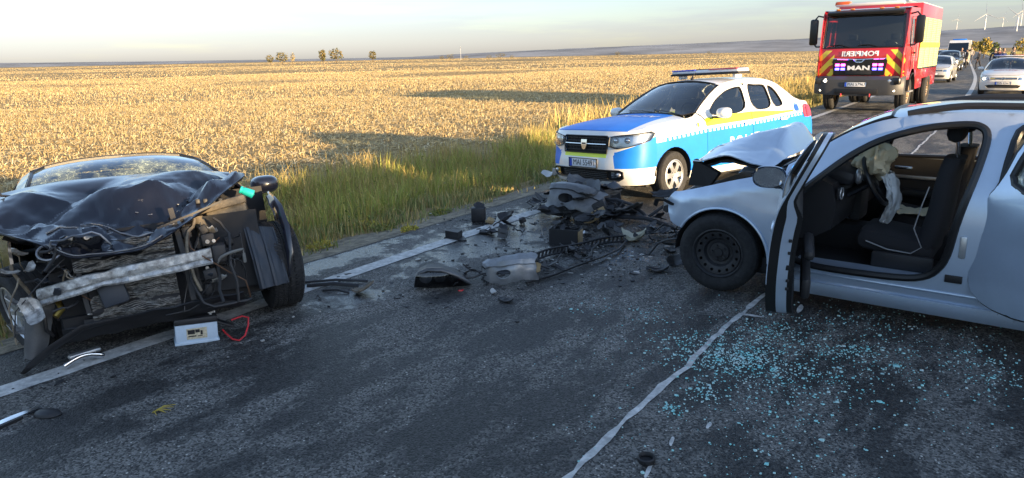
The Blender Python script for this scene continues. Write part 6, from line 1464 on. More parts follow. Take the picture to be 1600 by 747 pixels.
    piece('pale_fragment', 'small pale fragment in front of the bumper corner', 'car part', 771, 458, (.10, .05), mat('pale_splinter', (.42, .42, .40), .45), 102, .5, .008)
    rd = mat('red_lens_bit', (.5, .02, .03), .2); piece('red_fragment', 'tiny red lens fragment in front of the detached headlight', 'lens', 720, 456, (.05, .03), rd, 103, .4, .012)
    piece('small_black_fragment', 'small black fragment right of the black box', 'car part', 1046, 395, (.14, .10), BLACKP, 104, .6, .02)
    piece('grey_sheet', 'grey torn sheet lying left of the crushed front panel', 'car wreckage', 875, 352, (.22, .16), gp, 105, .6, .01)
    piece('curved_fragment', 'curved black fragment between the black box and cream cloth', 'car part', 945, 372, (.26, .12), BLACKP, 106, .7, .01)
    piece('white_sliver', 'white sliver lying behind the black box', 'car part', 905, 372, (.20, .05), mat('white_plastic', (.55, .56, .58), .4), 107, .3, .006)
    # litter at the verge
    wp = mat('plastic_film', (.62, .62, .60), .35); q = MB(); c = at(858, 277, -.02); shard(q, (0, 0, .04), (.24, .14), wp, 110, .9, .01, rot=Matrix.Rotation(R(40), 4, 'X'), n=10); shard(q, (.1, .02, .04), (.22, .16), wp, 111, 1.0, .01, n=9); o = q.build('plastic_bag', wp, angle=25); o.location = c; tag(o, 'crumpled white plastic bag at the verge by the police car', 'bag')
debris()
def weeds():
    """low yellow tufts on the gravel shoulder"""
    YT = [(.40, .34, .05), (.46, .36, .07), (.30, .30, .06)]; GTn = [(.14, .17, .04), (.20, .21, .05)]
    for i, (px, py, s_, tn, lab) in enumerate(((640, 365, .11, YT, 'yellow weed tuft on the shoulder nearest the white line'), (600, 352, .14, GTn, 'green weed tuft behind the yellow one on the shoulder'), (500, 383, .15, YT, 'straw yellow weed tuft beside the wreck wheel'), (565, 345, .20, YT, 'tall thin yellow weed at the edge of the grass'), (690, 330, .14, GTn, 'low green weed on the shoulder behind the debris'))):
        p = at(px, py, -.05); x, y = p.x, p.y; z = ground_z(x, y)
        V, F, C = foliage((0, 0, s_*.3), (s_*.9, s_*1.2, s_*.32), 260, .016, tn, 200+i)
        t = thing('weed_tuft', lab, 'weed', (x, y, z), (0, 0, 0), 'weeds on the shoulder'); o = np_mesh('leaves', V, F, GRASS, C); o.parent = t
        q = MB()
        for k in range(5): a = k*1.3; q.tube([(0, 0, -.02), (math.cos(a)*s_*.4, math.sin(a)*s_*.4, s_*.6), (math.cos(a)*s_*.7, math.sin(a)*s_*.7, s_*1.1*(2.2 if i == 3 else 1))], [.005, .004, .002], 4, mat('dry_sprig', (.42, .33, .06), .8))
        q.build('stems', None, t)['kind'] = 'stuff'
weeds()
# ================================================================== fire engine
RED = mat('paint_red', (.52, .018, .022), .32, coat=1., var=.06, vscale=3)
CHEVY = mat('chevron_yellow', (.78, .62, .06), .4)
def fire_engine():
    root = thing('fire_engine', 'red fire engine with yellow chevrons and blue lights facing the crash', 'fire engine', (-3.98, 25.4, 0), (0, 0, R(-92)))
    W2 = 1.24; xF = 1.42
    # cab shell: side profile in (x, z), tapered a little in plan
    prof = [(1.34, .98), (1.40, 1.15), (1.42, 1.75), (1.34, 1.95), (1.16, 2.92), (1.02, 3.04), (-.55, 3.08), (-.62, 3.0), (-.62, 1.05), (-.52, .98), (-.46, 1.12), (-.2, 1.28), (.2, 1.28), (.46, 1.12), (.52, .98)]
    winp = [(.98, 1.95), (.84, 2.72), (.10, 2.74), (.10, 2.02), (.60, 1.92)]; win2 = [(.02, 2.02), (.02, 2.74), (-.50, 2.74), (-.50, 2.02)]
    def cs(sg, off=0.):
        def f(x, z): return (x, sg*(W2-.05*max(0, (z-2.0))-.08*smooth01(1.0, 1.42, x)**2+off), z)
        return f
    for sg in (1, -1):
        mb = MB(); pmesh(mb, cs(sg), prof, holes=[winp, win2], h=.16, mats=[RED], hb=.1); d = mb.build('cab_side', RED, root, angle=50, solid=.03)
        for q in (winp, win2): lens_patch(d, 'window', cs(sg, -.02), q, WINDOW, .2)
        q = MB(); q.tube([cs(sg, .01)(*p) for p in [(.60, 1.2), (.60, 1.9), (.98, 1.93), (.84, 2.78), (.06, 2.80), (.06, 1.28)]], .008, 5, TRIMB); q.build('door_gap', TRIMB, d)
        q = MB(); q.rbox(cs(sg, .03)(.20, 1.75), (.18, .05, .05), .015, TRIMB); q.build('handle', TRIMB, d)
    def fr(y, z):
        t = abs(y)/W2; x = float(np.interp(z, [.98, 1.15, 1.75, 1.95, 2.92, 3.04], [1.34, 1.40, 1.42, 1.34, 1.16, 1.02])); return (x-.10*t**4+.0, y, z)
    def frm(off): return lambda y, z: (lambda p: (p[0]+off, p[1], p[2]))(fr(y, z))
    WS = [(-1.10, 1.93), (1.10, 1.93), (1.07, 2.86), (-1.07, 2.86)]
    fo = [(-1.23, 1.0), (1.23, 1.0), (1.20, 2.2), (1.17, 3.03), (-1.17, 3.03), (-1.20, 2.2)]
    chev = []
    def reg(y, z):
        a = abs(y)
        if a > .72 and 1.10 < z < 1.86 and a < 1.20:
            k = (z*1.0+a*1.0)*5.2 if False else (a+ (z-1.1)*.95)/.19
            return 1 if int(k) % 2 == 0 else 0
        return 0
    ln = []
    for sg in (1, -1):
        for k in range(2, 12):
            c = .19*k; pts = []
            for z in np.linspace(1.10, 1.86, 6):
                a = c-(z-1.1)*.95
                if .72 <= a <= 1.20: pts.append((sg*a, z))
            if len(pts) > 1: ln.append(pts)
        ln.append([(sg*.72, 1.1), (sg*.72, 1.86), (sg*1.2, 1.86)])
    mb = MB(); pmesh(mb, fr, fo, holes=[WS], lines=ln, h=.12, mats=[RED, CHEVY], region=reg, hb=.06); mb.build('cab_front', None, root, angle=50, solid=.02)
    lens_patch(root, 'windscreen', frm(-.015), WS, glass('truck_screen', (.50, .56, .58), refl=1.0), .2)
    q = MB(); q.tube([frm(.0)(*p) for p in densify(WS, .2)], .025, 6, TRIMB, closed=True); q.build('windscreen_seal', TRIMB, root)
    q = MB(); q.grid(lambda a, b: (1.03-1.6*a, -1.18+2.36*b, 3.04+.06*math.sin(a*3.1)*1), 8, 8, RED); q.build('cab_roof', RED, root)
    q = MB(); q.rbox((-.60, 0, 2.05), (.05, 2.4, 2.0), .02, INTER); q.build('cab_rear_wall', INTER, root)
    # grille panel, script and lit modules
    q = MB(); pmesh(q, frm(.03), [(-.70, 1.12), (.70, 1.12), (.76, 1.55), (.70, 1.62), (-.70, 1.62), (-.76, 1.55)], h=.12, mats=[TRIMB]); gp_ = q.build('grille_panel', TRIMB, root, solid=.02)
    q = MB(); q.tube([frm(.045)(y, 1.615-.03*(1-abs(y)/.74)) for y in (-.74, -.4, -.15, 0, .15, .4, .74)], .02, 6, CHROME); q.build('grille_trim', CHROME, gp_)
    q = MB(); q.tube([frm(.06)(-.15, 1.60), frm(.06)(-.08, 1.51), frm(.06)(.08, 1.51), frm(.06)(.15, 1.60)], .018, 6, CHROME); q.build('emblem', CHROME, gp_)
    text_on(lambda a, b: frm(.058)(a, b), 'MAN', .19, LETW, 'maker_lettering', gp_, bold=.008, sx=1.5, origin=(0, 1.33))
    bl = mat('beacon_blue', (.05, .06, .5), .3, emit=(.10, .08, 1.), estr=3.); pk = mat('beacon_pink', (.6, .05, .35), .3, emit=(1., .08, .45), estr=3.)
    for sg in (1, -1):
        for (dy, z, m_) in ((-.08, 1.43, pk), (.08, 1.43, pk), (-.08, 1.31, bl), (.08, 1.31, bl)):
            q = MB(); q.rbox(frm(.055)(sg*.52+dy, z), (.03, .12, .07), .012, m_); q.build('strobe_light', m_, gp_)
    text_on(lambda a, b: frm(.025)(a, b), 'POMPIERII', .20, LETW, 'front_lettering', root, bold=.006, sx=1.15, flip=-1, origin=(0, 1.75))
    # bumper
    DG = mat('bumper_grey', (.05, .052, .057), .5)
    def bu(a, b): return None
    q = MB()
    secs = [(1.30, .50), (1.52, .52), (1.56, .70), (1.55, 1.0), (1.46, 1.10), (1.30, 1.10)]
    vs = []; ys = np.linspace(-1.25, 1.25, 25)
    for y in ys:
        for (x, z) in secs: vs.append((x-.22*max(0, (abs(y)-.85)/.4)**2, y, z+(.05 if z < .6 else 0)*(abs(y)/1.25)))
    n = len(secs); q.add(vs, [(i*n+j, (i+1)*n+j, (i+1)*n+j+1, i*n+j+1) for i in range(24) for j in range(n-1)]+[tuple(range(n)), tuple(range(24*n, 25*n))], DG); bo = q.build('front_bumper', DG, root, angle=35)
    q = MB(); q.rbox((1.555, 0, .66), (.03, 1.2, .16), .02, INK); q.build('air_intake', INK, bo)
    hw = mat('headlamp_on', (.8, .75, .6), .2, emit=(1., .85, .6), estr=5.)
    for sg in (1, -1):
        q = MB(); q.rbox((1.44, sg*.98, .96), (.12, .46, .20), .04, TRIMB, rot=Matrix.Rotation(R(-28*sg), 4, 'Z')); hl = q.build('headlight', TRIMB, root)
        for dy in (-.1, .1): q = MB(); q.ball((1.485-.02*abs(dy)*0-(.05 if dy > 0 else -.04), sg*(.98+dy), .96), (.03, .07, .06), hw if (dy > 0) == (sg > 0) or sg < 0 else LAMPIN); q.build('lamp', None, hl)
        q = MB(); q.rbox((1.50, sg*.92, .68), (.03, .26, .05), .015, hw); q.build('fog_light', hw, root)
    plate(root, Matrix.Translation((1.575, -.02, .86)), 'MAI 57967', .60, .13)
    q = MB(); q.rbox((1.22, 0, 2.95), (.22, 2.1, .10), .03, TRIMB, rot=Matrix.Rotation(R(18), 4, 'Y')); q.build('sun_visor', TRIMB, root)
    for k in range(4): q = MB(); q.rbox(frm(.052)(0, 1.17+.035*k-.0), (.02, .72, .014), .004, DG); q.build('grille_slat', DG, gp_)
    for sg in (1, -1):
        q = MB(); q.tube([(1.50, sg*.40, .56), (1.60, sg*.40, .58), (1.60, sg*.40, .50)], .02, 6, RED); q.build('tow_hook', RED, root)
        q = MB(); q.tube([cs(sg, .05)(.02, 1.5), cs(sg, .07)(.02, 1.6), cs(sg, .07)(.02, 2.5), cs(sg, .05)(.02, 2.6)], .016, 6, ALLOY); q.build('grab_rail', ALLOY, root)
        q = MB(); q.rbox((-.05, sg*1.16, .60), (.62, .2, .05), .01, ALLOY); q.build('entry_step', ALLOY, root)
        q = MB(); q.rbox((1.515-.06, sg*1.02, .97), (.05, .34, .13), .02, LAMPIN, rot=Matrix.Rotation(R(-22*sg), 4, 'Z')); q.build('headlight_glass', LAMPIN, root)
    for y in (-.8, -.4, .4, .8): q = MB(); q.rbox((1.06, y, 3.06), (.06, .12, .04), .012, AMBERL); q.build('marker_light', AMBERL, root)
    for y in (.35, .75):
        q = MB(); q.tube([(-1.0, y, 3.34), (-5.2, y, 3.34)], .03, 6, ALLOY); q.build('ladder_rail', ALLOY, root)
    for k in range(14): q = MB(); q.cyl((-1.1-.3*k, .35, 3.34), (-1.1-.3*k, .75, 3.34), .018, 6, ALLOY); q.build('ladder_rung', ALLOY, root)
    # wipers, mirrors
    for (y0, y1) in ((.5, -.1), (-.3, -.9)):
        q = MB(); q.tube([frm(.02)(y0, 1.94), frm(.03)((y0+y1)/2, 2.02), frm(.02)(y1, 2.0)], .014, 6, TRIMB); q.build('wiper', TRIMB, root)
    for sg in (1, -1):
        q = MB(); q.rbox((1.08, sg*1.46, 2.42), (.16, .24, .78), .06, TRIMB); mo = q.build('mirror', TRIMB, root)
        q = MB(); q.tube([(1.0, sg*1.18, 2.86), (1.08, sg*1.36, 2.90), (1.08, sg*1.44, 2.80)], .025, 6, TRIMB); q.tube([(1.05, sg*1.2, 1.98), (1.08, sg*1.36, 1.98), (1.08, sg*1.44, 2.08)], .025, 6, TRIMB); q.build('mirror_arm', TRIMB, mo)
    # roof beacons
    orm = mat('beacon_orange', (.7, .12, .03), .3); q = MB(); q.rbox((.70, 0, 3.20), (.30, 1.9, .10), .04, WHITEP); lb = q.build('light_bar', WHITEP, root)
    q = MB(); q.rbox((.72, -.75, 3.24), (.26, .44, .14), .05, orm); q.build('orange_lens', orm, lb)
    # front wings, steps
    for sg in (1, -1):
        pts = arch(0, .52, .64, 16, 170, 10); q = MB(); q.grid(lambda a, b: (pts[int(round(a*16))][0], sg*(.92+.34*b), pts[int(round(a*16))][1]), 17, 2, BLACKP); q.build('mudguard', BLACKP, root, solid=.03)
    # body with roller shutters
    XB0, XB1 = -.80, -5.30
    q = MB(); q.rbox(((XB0+XB1)/2, 0, 2.08), (XB0-XB1, 2.46, 2.34), .04, RED); body = q.build('equipment_body', RED, root)
    q = MB(); q.rbox(((XB0+XB1)/2, 0, 3.10), (XB0-XB1-.1, 2.44, .34), .04, mat('body_white', (.62, .60, .55), .45)); q.build('roof_gallery', None, root)
    shm = mat('shutter_lime', (.66, .68, .30), .4, metal=.2)
    for sg in (1, -1):
        for i in range(4):
            x0 = XB0-.12-i*1.08; q = MB()
            for k in range(26): z = 1.30+.06*k; q.rbox((x0-.48, sg*1.236, z), (.98, .022, .056), .008, shm)
            q.build('roller_shutter', shm, body, angle=30)['kind'] = 'stuff'
            q = MB(); q.rbox((x0-.48, sg*1.24, 1.25), (1.0, .03, .05), .01, TRIMB); q.build('shutter_handle', TRIMB, body)
        q = MB(); q.box(((XB0+XB1)/2, sg*1.252, 1.98), (XB0-XB1-.1, .004, .16), YELLOWP); q.build('side_stripe', YELLOWP, body)
        q = MB(); q.rbox((-1.55, sg*1.10, .88), (1.2, .25, .52), .03, RED); q.rbox((-4.75, sg*1.10, .88), (.9, .25, .52), .03, RED); q.build('lower_locker', RED, body)['kind'] = 'stuff'
    q = MB(); q.box((-2, 0, .72), (6.4, .9, .35), INTER); q.box((0.6, 0, .8), (1.2, 1.7, .4), INTER); q.build('chassis', INTER, root)
    # wheels
    RIM = mat('truck_rim', (.55, .42, .28), .45, metal=.5, var=.2)
    for (x, ys_) in ((0, (1.04,)), (-3.7, (1.08, .76))):
        for sg in (1, -1):
            for y in ys_:
                w_ = thing('wheel', None, None); w_.parent = root; M = Matrix.Translation((x, sg*y, .52))
                if sg < 0: M = M @ Matrix.Rotation(math.pi, 4, 'Z')
                q = MB(); q.lathe([(.29, .13), (.34, .15), (.44, .155), (.50, .13), (.52, .10), (.52, .03), (.505, .02), (.505, -.02), (.52, -.03), (.52, -.10), (.50, -.13), (.44, -.155), (.29, -.13)], 40, RUBBER, M); q.build('tyre', RUBBER, w_)
                q = MB(); q.lathe([(0, .16), (.09, .16), (.11, .10), (.20, .09), (.22, .02), (.27, .06), (.295, .13), (.29, -.1)] if len(ys_) == 1 else [(0, .05), (.10, .05), (.12, -.04), (.22, -.05), (.26, .02), (.295, .12)], 32, RIM, M)
                for k in range(10): a = 2*math.pi*k/10; q.cyl((.155*math.cos(a), .08, .155*math.sin(a)), (.155*math.cos(a), .125, .155*math.sin(a)), .018, 6, STEELB, M)
                q.build('rim', RIM, w_)
    # driver behind the screen and cab furniture
    q = MB(); q.rbox((.75, 0, 1.80), (.5, 2.2, .35), .08, INTER); q.box((.3, 0, 1.2), (1.5, 2.2, .3), INTER); q.build('dashboard', INTER, root)
    for y in (.62, -.62): q = MB(); seat(q, .05, y, 1.45, w=.55); q.build('seat', FABRIC, root)
    steering(root, (.42, .62, 1.95), .22, 45)
fire_engine()

# ================================================================== people
def person(name, label, loc, rz, top=(.02, .022, .03), bot=(.02, .02, .025), h=1.78, stride=.12, arm=.1, hi=None, group=None, skin=(.42, .26, .18)):
    root = thing(name, label, 'person', loc, (0, 0, rz), group); k = h/1.78
    J = [((0, 0, .95), .15, .12), ((0, 0, 1.12), .145, .105), ((0, 0, 1.30), .17, .11), ((0, 0, 1.46), .10, .075), ((0, 0, 1.53), .052, .052),          # 0-4 pelvis..neck
         ((0, .10, .90), .095, .09), ((stride*.45, .11, .50), .066, .066), ((stride*.3-.02, .11, .09), .045, .045), ((stride*.3+.13, .12, .035), .040, .030),
         ((0, -.10, .90), .095, .09), ((-stride*.35, -.11, .50), .066, .066), ((-stride*.9, -.11, .09), .045, .045), ((-stride*.9+.14, -.12, .035), .040, .030),
         ((0, .19, 1.42), .062, .062), ((-.03, .25, 1.14), .05, .05), ((arm*1.2, .22, .92), .035, .035), ((arm*1.2+.06, .20, .84), .030, .03),
         ((0, -.19, 1.42), .062, .062), ((-.03, -.25, 1.14), .05, .05), ((arm, -.22, .92), .035, .035), ((arm+.05, -.20, .84), .030, .03)]
    E = [(0, 1), (1, 2), (2, 3), (3, 4), (0, 5), (5, 6), (6, 7), (7, 8), (0, 9), (9, 10), (10, 11), (11, 12), (3, 13), (13, 14), (14, 15), (15, 16), (3, 17), (17, 18), (18, 19), (19, 20)]
    me = bpy.data.meshes.new('body'); me.from_pydata([tuple(c*k for c in j[0]) for j in J], E, [])
    o = bpy.data.objects.new('body', me); COL.objects.link(o)
    md = o.modifiers.new('skin', 'SKIN'); md.use_smooth_shade = True
    for i, v in enumerate(me.skin_vertices[0].data): v.radius = (J[i][1]*k, J[i][2]*k); v.use_root = (i == 0)
    o.modifiers.new('sub', 'SUBSURF').levels = 1
    dg = bpy.context.evaluated_depsgraph_get(); m2 = bpy.data.meshes.new_from_object(o.evaluated_get(dg)); bpy.data.objects.remove(o)
    mt = mat('cloth_%.3f_%.3f_%.3f' % top, top, .85, var=.2); mb_ = mat('cloth_%.3f_%.3f_%.3f' % bot, bot, .85, var=.2); ms = mat('skin_tone_%.2f' % skin[0], skin, .55); sh = mat('shoe_black', (.012, .012, .012), .5); hv = mat('hi_vis', (.55, .75, .05), .6)
    m2.materials.clear()
    for m_ in (mt, mb_, ms, sh, hv): m2.materials.append(m_)
    for p in m2.polygons:
        z = p.center.z/k; r_ = abs(p.center.y)/k; p.use_smooth = True
        p.material_index = 3 if z < .09 else 2 if (z > 1.49 and r_ < .09) or (z < .90 and r_ > .165 and z > .7) else 1 if z < .93 and r_ < .20 else 4 if (hi and 1.05 < z < 1.45 and r_ < .17) else 0
    b = link('body', m2, root)
    hd = MB(); hd.ball((.015*k, 0, 1.655*k), (.088*k, .072*k, .115*k), ms, n=14, k=10); hd.ball((.10*k, 0, 1.645*k), (.018*k, .014*k, .022*k), ms, n=8, k=6)
    for sg in (1, -1): hd.ball((.01*k, sg*.073*k, 1.655*k), (.02*k, .012*k, .03*k), ms, n=8, k=6); hd.ball((.083*k, sg*.03*k, 1.675*k), (.012*k, .012*k, .009*k), INK, n=8, k=6)
    hd.ball((.086*k, 0, 1.60*k), (.012*k, .022*k, .006*k), mat('lip', (.30, .12, .10), .5), n=8, k=4)
    hd.build('head', None, b)
    hr = MB(); hr.ball((-.008*k, 0, 1.69*k), (.092*k, .078*k, .09*k), mat('hair_dark', (.02, .015, .012), .7), n=14, k=8); hr.build('hair', None, b)
    return root

# ================================================================== ordinary traffic
def simple_car(name, label, cat, loc, rz, paint, lit=False, shape='hatch', police=False, group=None, sc=1., detail=True):
    root = thing(name, label, cat, loc, (0, 0, rz), group)
    if shape == 'suv':
        S = Shape(top=[(0, .85), (.3, 1.02), (.9, 1.10), (1.2, 1.13), (1.6, 1.38), (2.0, 1.60), (2.5, 1.66), (3.6, 1.62), (4.1, 1.4), (4.4, 1.1)], edge=[(0, .80), (.3, .95), (.9, 1.04), (1.2, 1.08), (1.6, 1.32), (2.0, 1.53), (2.5, 1.58), (3.6, 1.54), (4.1, 1.33), (4.4, 1.05)],
                  plan=[(.2, .82), (.6, .89), (2, .91), (3.6, .90), (4.4, .82)], tuck=[(.2, .05), (.4, 0), (.8, 0), (1.05, .05), (1.3, .13), (1.6, .24)], uc=.5, uoff=[(.2, .06), (.5, 0), (.9, .05), (1.05, .15)], rc=4.0, roff=[(.3, 4.4), (.9, 4.4), (1.5, 4.2)], axle=.88); r_ = .35; wb = 2.65; hb_ = 1.08; ht = 1.52
    else:
        S = Shape(top=[(0, .70), (.15, .82), (.5, .92), (.9, .98), (1.1, 1.0), (1.5, 1.22), (1.85, 1.40), (2.2, 1.455), (2.8, 1.46), (3.4, 1.40), (3.75, 1.2), (3.97, .95)], edge=[(0, .66), (.15, .77), (.5, .86), (.9, .93), (1.1, .96), (1.5, 1.16), (1.85, 1.33), (2.2, 1.385), (2.8, 1.39), (3.4, 1.33), (3.75, 1.15), (3.97, .9)],
                  plan=[(.2, .78), (.5, .82), (1, .845), (3.2, .84), (3.97, .76)], tuck=[(.15, .06), (.3, .01), (.5, 0), (.75, .005), (.92, .04), (1.1, .10), (1.4, .25)], uc=.48, uoff=[(.15, .08), (.3, .01), (.5, 0), (.68, .04), (.8, .1), (.95, .22)], rc=3.6, roff=[(.3, 3.95), (.9, 3.97), (1.4, 3.7)], axle=.80); r_ = .31; wb = 2.47; hb_ = .97; ht = 1.32
    fa, ra, ar, az = S.ax, S.ax+wb, r_+.035, r_
    M2 = [paint, BLUEP, REDL]
    reg = (lambda u, z: 1 if .52 < z < .72 else 0) if police else None
    for sg in (1, -1):
        wn1 = [(1.55, hb_), (2.35, hb_+.01), (2.38, ht), (2.1, ht-.01), (1.85, ht-.10)]; wn2 = [(2.43, hb_+.01), (3.2, hb_+.05), (3.15, ht-.05), (2.46, ht)]
        if shape == 'suv': wn1 = [(a+.08, b) for a, b in wn1]; wn2 = [(a+.10 if a < 2.6 else a+.35, b) for a, b in wn2]
        body = [(S.uc, .20), (fa-ar, .20)] + arch(fa, az, ar) + [(fa+ar, .2), (ra-ar, .20)] + arch(ra, az, ar) + [(ra+ar, .2), (S.rc, .24)] + S.edgepts(S.rc, S.uc, 30)
        mb = MB(); pmesh(mb, S.side(sg), body, holes=[wn1, wn2], h=.12, mats=M2, region=reg, hb=.08, lines=[[(S.uc, .52), (S.rc, .52)], [(S.uc, .72), (S.rc, .72)]] if police else []); bs = mb.build('body_side', None, root, angle=60, solid=.012)
        for q in (wn1, wn2): lens_patch(bs, 'window', S.side(sg, -.008), q, WINDARK, .2)
        for xx in (0, -wb): wheel(root, (xx, sg*(S.W(1, .4)-.10), r_), r_, .2, 'alloy', 0, sg, rimr=.21)
        mirror(root, (S.ax-1.55, sg*(S.W(1.5, hb_)+.12), hb_+.04), sg, paint, 1.)
    N_ = 24; tops = [(-S.S+2*S.S*i/N_, S.fas_top(-S.S+2*S.S*i/N_)) for i in range(N_+1)]; sy = S.s_of_y
    zt = S.fas_top(0)
    HL = [[(sg*a, b) for a, b in ((sy(.46), zt-.17), (sy(.66), zt-.185), (S.S*.92, zt-.10), (S.S*.90, zt-.045), (sy(.5), zt-.07))] for sg in (1, -1)]
    LG = [(sy(-.52), .28), (sy(.52), .28), (sy(.60), .38), (sy(.45), .41), (sy(-.45), .41), (sy(-.60), .38)]; UG = [(sy(-.44), zt-.155), (sy(.44), zt-.155), (sy(.44), zt-.075), (sy(-.44), zt-.075)]
    mb = MB(); pmesh(mb, S.fas(), [(-S.S, .20), (S.S, .20)]+tops[::-1], holes=HL+[LG, UG], h=.09, mats=[paint], hb=.06); mb.build('front_bumper', paint, root, angle=60, solid=.01)
    for pl, nm in ((LG, 'lower_grille'), (UG, 'grille')): lens_patch(root, nm, S.fas(-.02), pl, INTER, .1)
    q = MB(); q.tube([S.fas(-.005)(sy(-.43+.86*i/8), zt-.115) for i in range(9)], .008, 5, CHROME); q.build('grille_bar', CHROME, root)
    q = MB(); c = Vector(S.fas(.015)(0, zt-.115)); q.tube([c+Vector((0, .055*math.cos(2*math.pi*i/16), .055*math.sin(2*math.pi*i/16))) for i in range(16)], .007, 6, CHROME, closed=True); q.build('badge', CHROME, root)
    hw = mat('car_lamp_on', (.8, .75, .6), .2, emit=(1., .80, .5), estr=4.)
    for pl in HL:
        q = MB(); pmesh(q, S.fas(-.02), pl, h=.07, mats=[LAMPIN]); b_ = q.build('headlight', LAMPIN, root)
        lens_patch(b_, 'lens', S.fas(.004), pl, CLEARL, .07)
        if lit: m_ = sum(p[0] for p in pl)/5; q = MB(); q.ball(Vector(S.fas(-.012)(m_*.92, zt-.12)), (.02, .05, .04), hw); q.build('bulb', hw, b_)
    plate(root, Matrix.Translation(Vector(S.fas(.012)(0, .475))), 'MAI 42667' if police else 'CT 11', .52, .11)
    fr_ = []
    for i in range(15):
        q_ = -S.S*.88+2*S.S*.88*i/14; x, y, z = S.fas()(q_, S.fas_top(q_)); fr_.append((S.ax-x+.004, y))
    uh = 1.06 if shape != 'suv' else 1.16
    rs = [(u, S.ye(u)-.01) for u in np.linspace(max(fr_[-1][0], .34), uh, 6)]
    mb = MB(); pmesh(mb, S.top(), fr_+rs+[(uh+.04, 0)]+[(u, -y) for u, y in rs[::-1]], h=.12, mats=[paint], hb=.08); mb.build('hood', paint, root, angle=60)
    sid = lambda u: S.ye(u)-.02; ur = 1.95 if shape != 'suv' else 2.05
    ws = [(uh+.07, .60), (uh+.05, 0), (uh+.07, -.60)] + [(u, -sid(u)) for u in np.linspace(uh+.15, ur-.06, 5)] + [(ur, -.5), (ur-.03, 0), (ur, .5)] + [(u, sid(u)) for u in np.linspace(ur-.06, uh+.15, 5)]
    lens_patch(root, 'windscreen', S.top(-.003), ws, glass('far_screen', (.22, .26, .27), refl=1.3), .15)
    re_ = 3.42 if shape != 'suv' else 3.75
    rf = [(ur+.01, .5), (ur-.02, 0), (ur+.01, -.5)] + [(u, -S.ye(u)) for u in np.linspace(ur+.03, re_, 9)] + [(u, S.ye(u)) for u in np.linspace(re_, ur+.03, 9)]
    mb = MB(); pmesh(mb, S.top(), rf, h=.14, mats=[paint], hb=.09); mb.build('roof', paint, root, angle=60)
    rg = [(u, -S.ye(u)) for u in np.linspace(re_+.01, S.rc+.05, 6)] + [(u, S.ye(u)) for u in np.linspace(S.rc+.05, re_+.01, 6)]
    lens_patch(root, 'rear_window', S.top(-.003), rg, WINDARK, .2)
    tops = [(-S.S+2*S.S*i/N_, S.fas_top(-S.S+2*S.S*i/N_, True)) for i in range(N_+1)]
    mb = MB(); pmesh(mb, S.fas(0, True), [(-S.S, .24), (S.S, .24)]+tops[::-1], h=.14, mats=[paint]); mb.build('tailgate', paint, root, angle=60)
    q = MB(); q.rbox((S.ax-2.5, 0, .5), (2.4, 1.4, .6), .05, INTER); q.rbox((S.ax-1.3, 0, hb_-.10), (.3, 1.35, .2), .06, INTER); q.box((S.ax-2, 0, .22), (3.2, 1.3, .1), INTER)
    q.build('cabin', INTER, root)
    for y in (.36, -.36): st = MB(); seat(st, S.ax-2.1, y, .5); st.build('seat', FABRIC, root)
    if police:
        lightbar(root, S.ax-2.45, 1.42, 1.15, True)
        vs, fs = text2d('POLIȚIA', .20, .004, 1.1, 1.0); mb = MB(); mb.add([S.top(.004)(.72-b, a) for a, b in vs], fs, mat('letter_dark_red', (.30, .03, .04), .4)); mb.build('hood_lettering', None, root, smooth=False, fix=False)
    return root
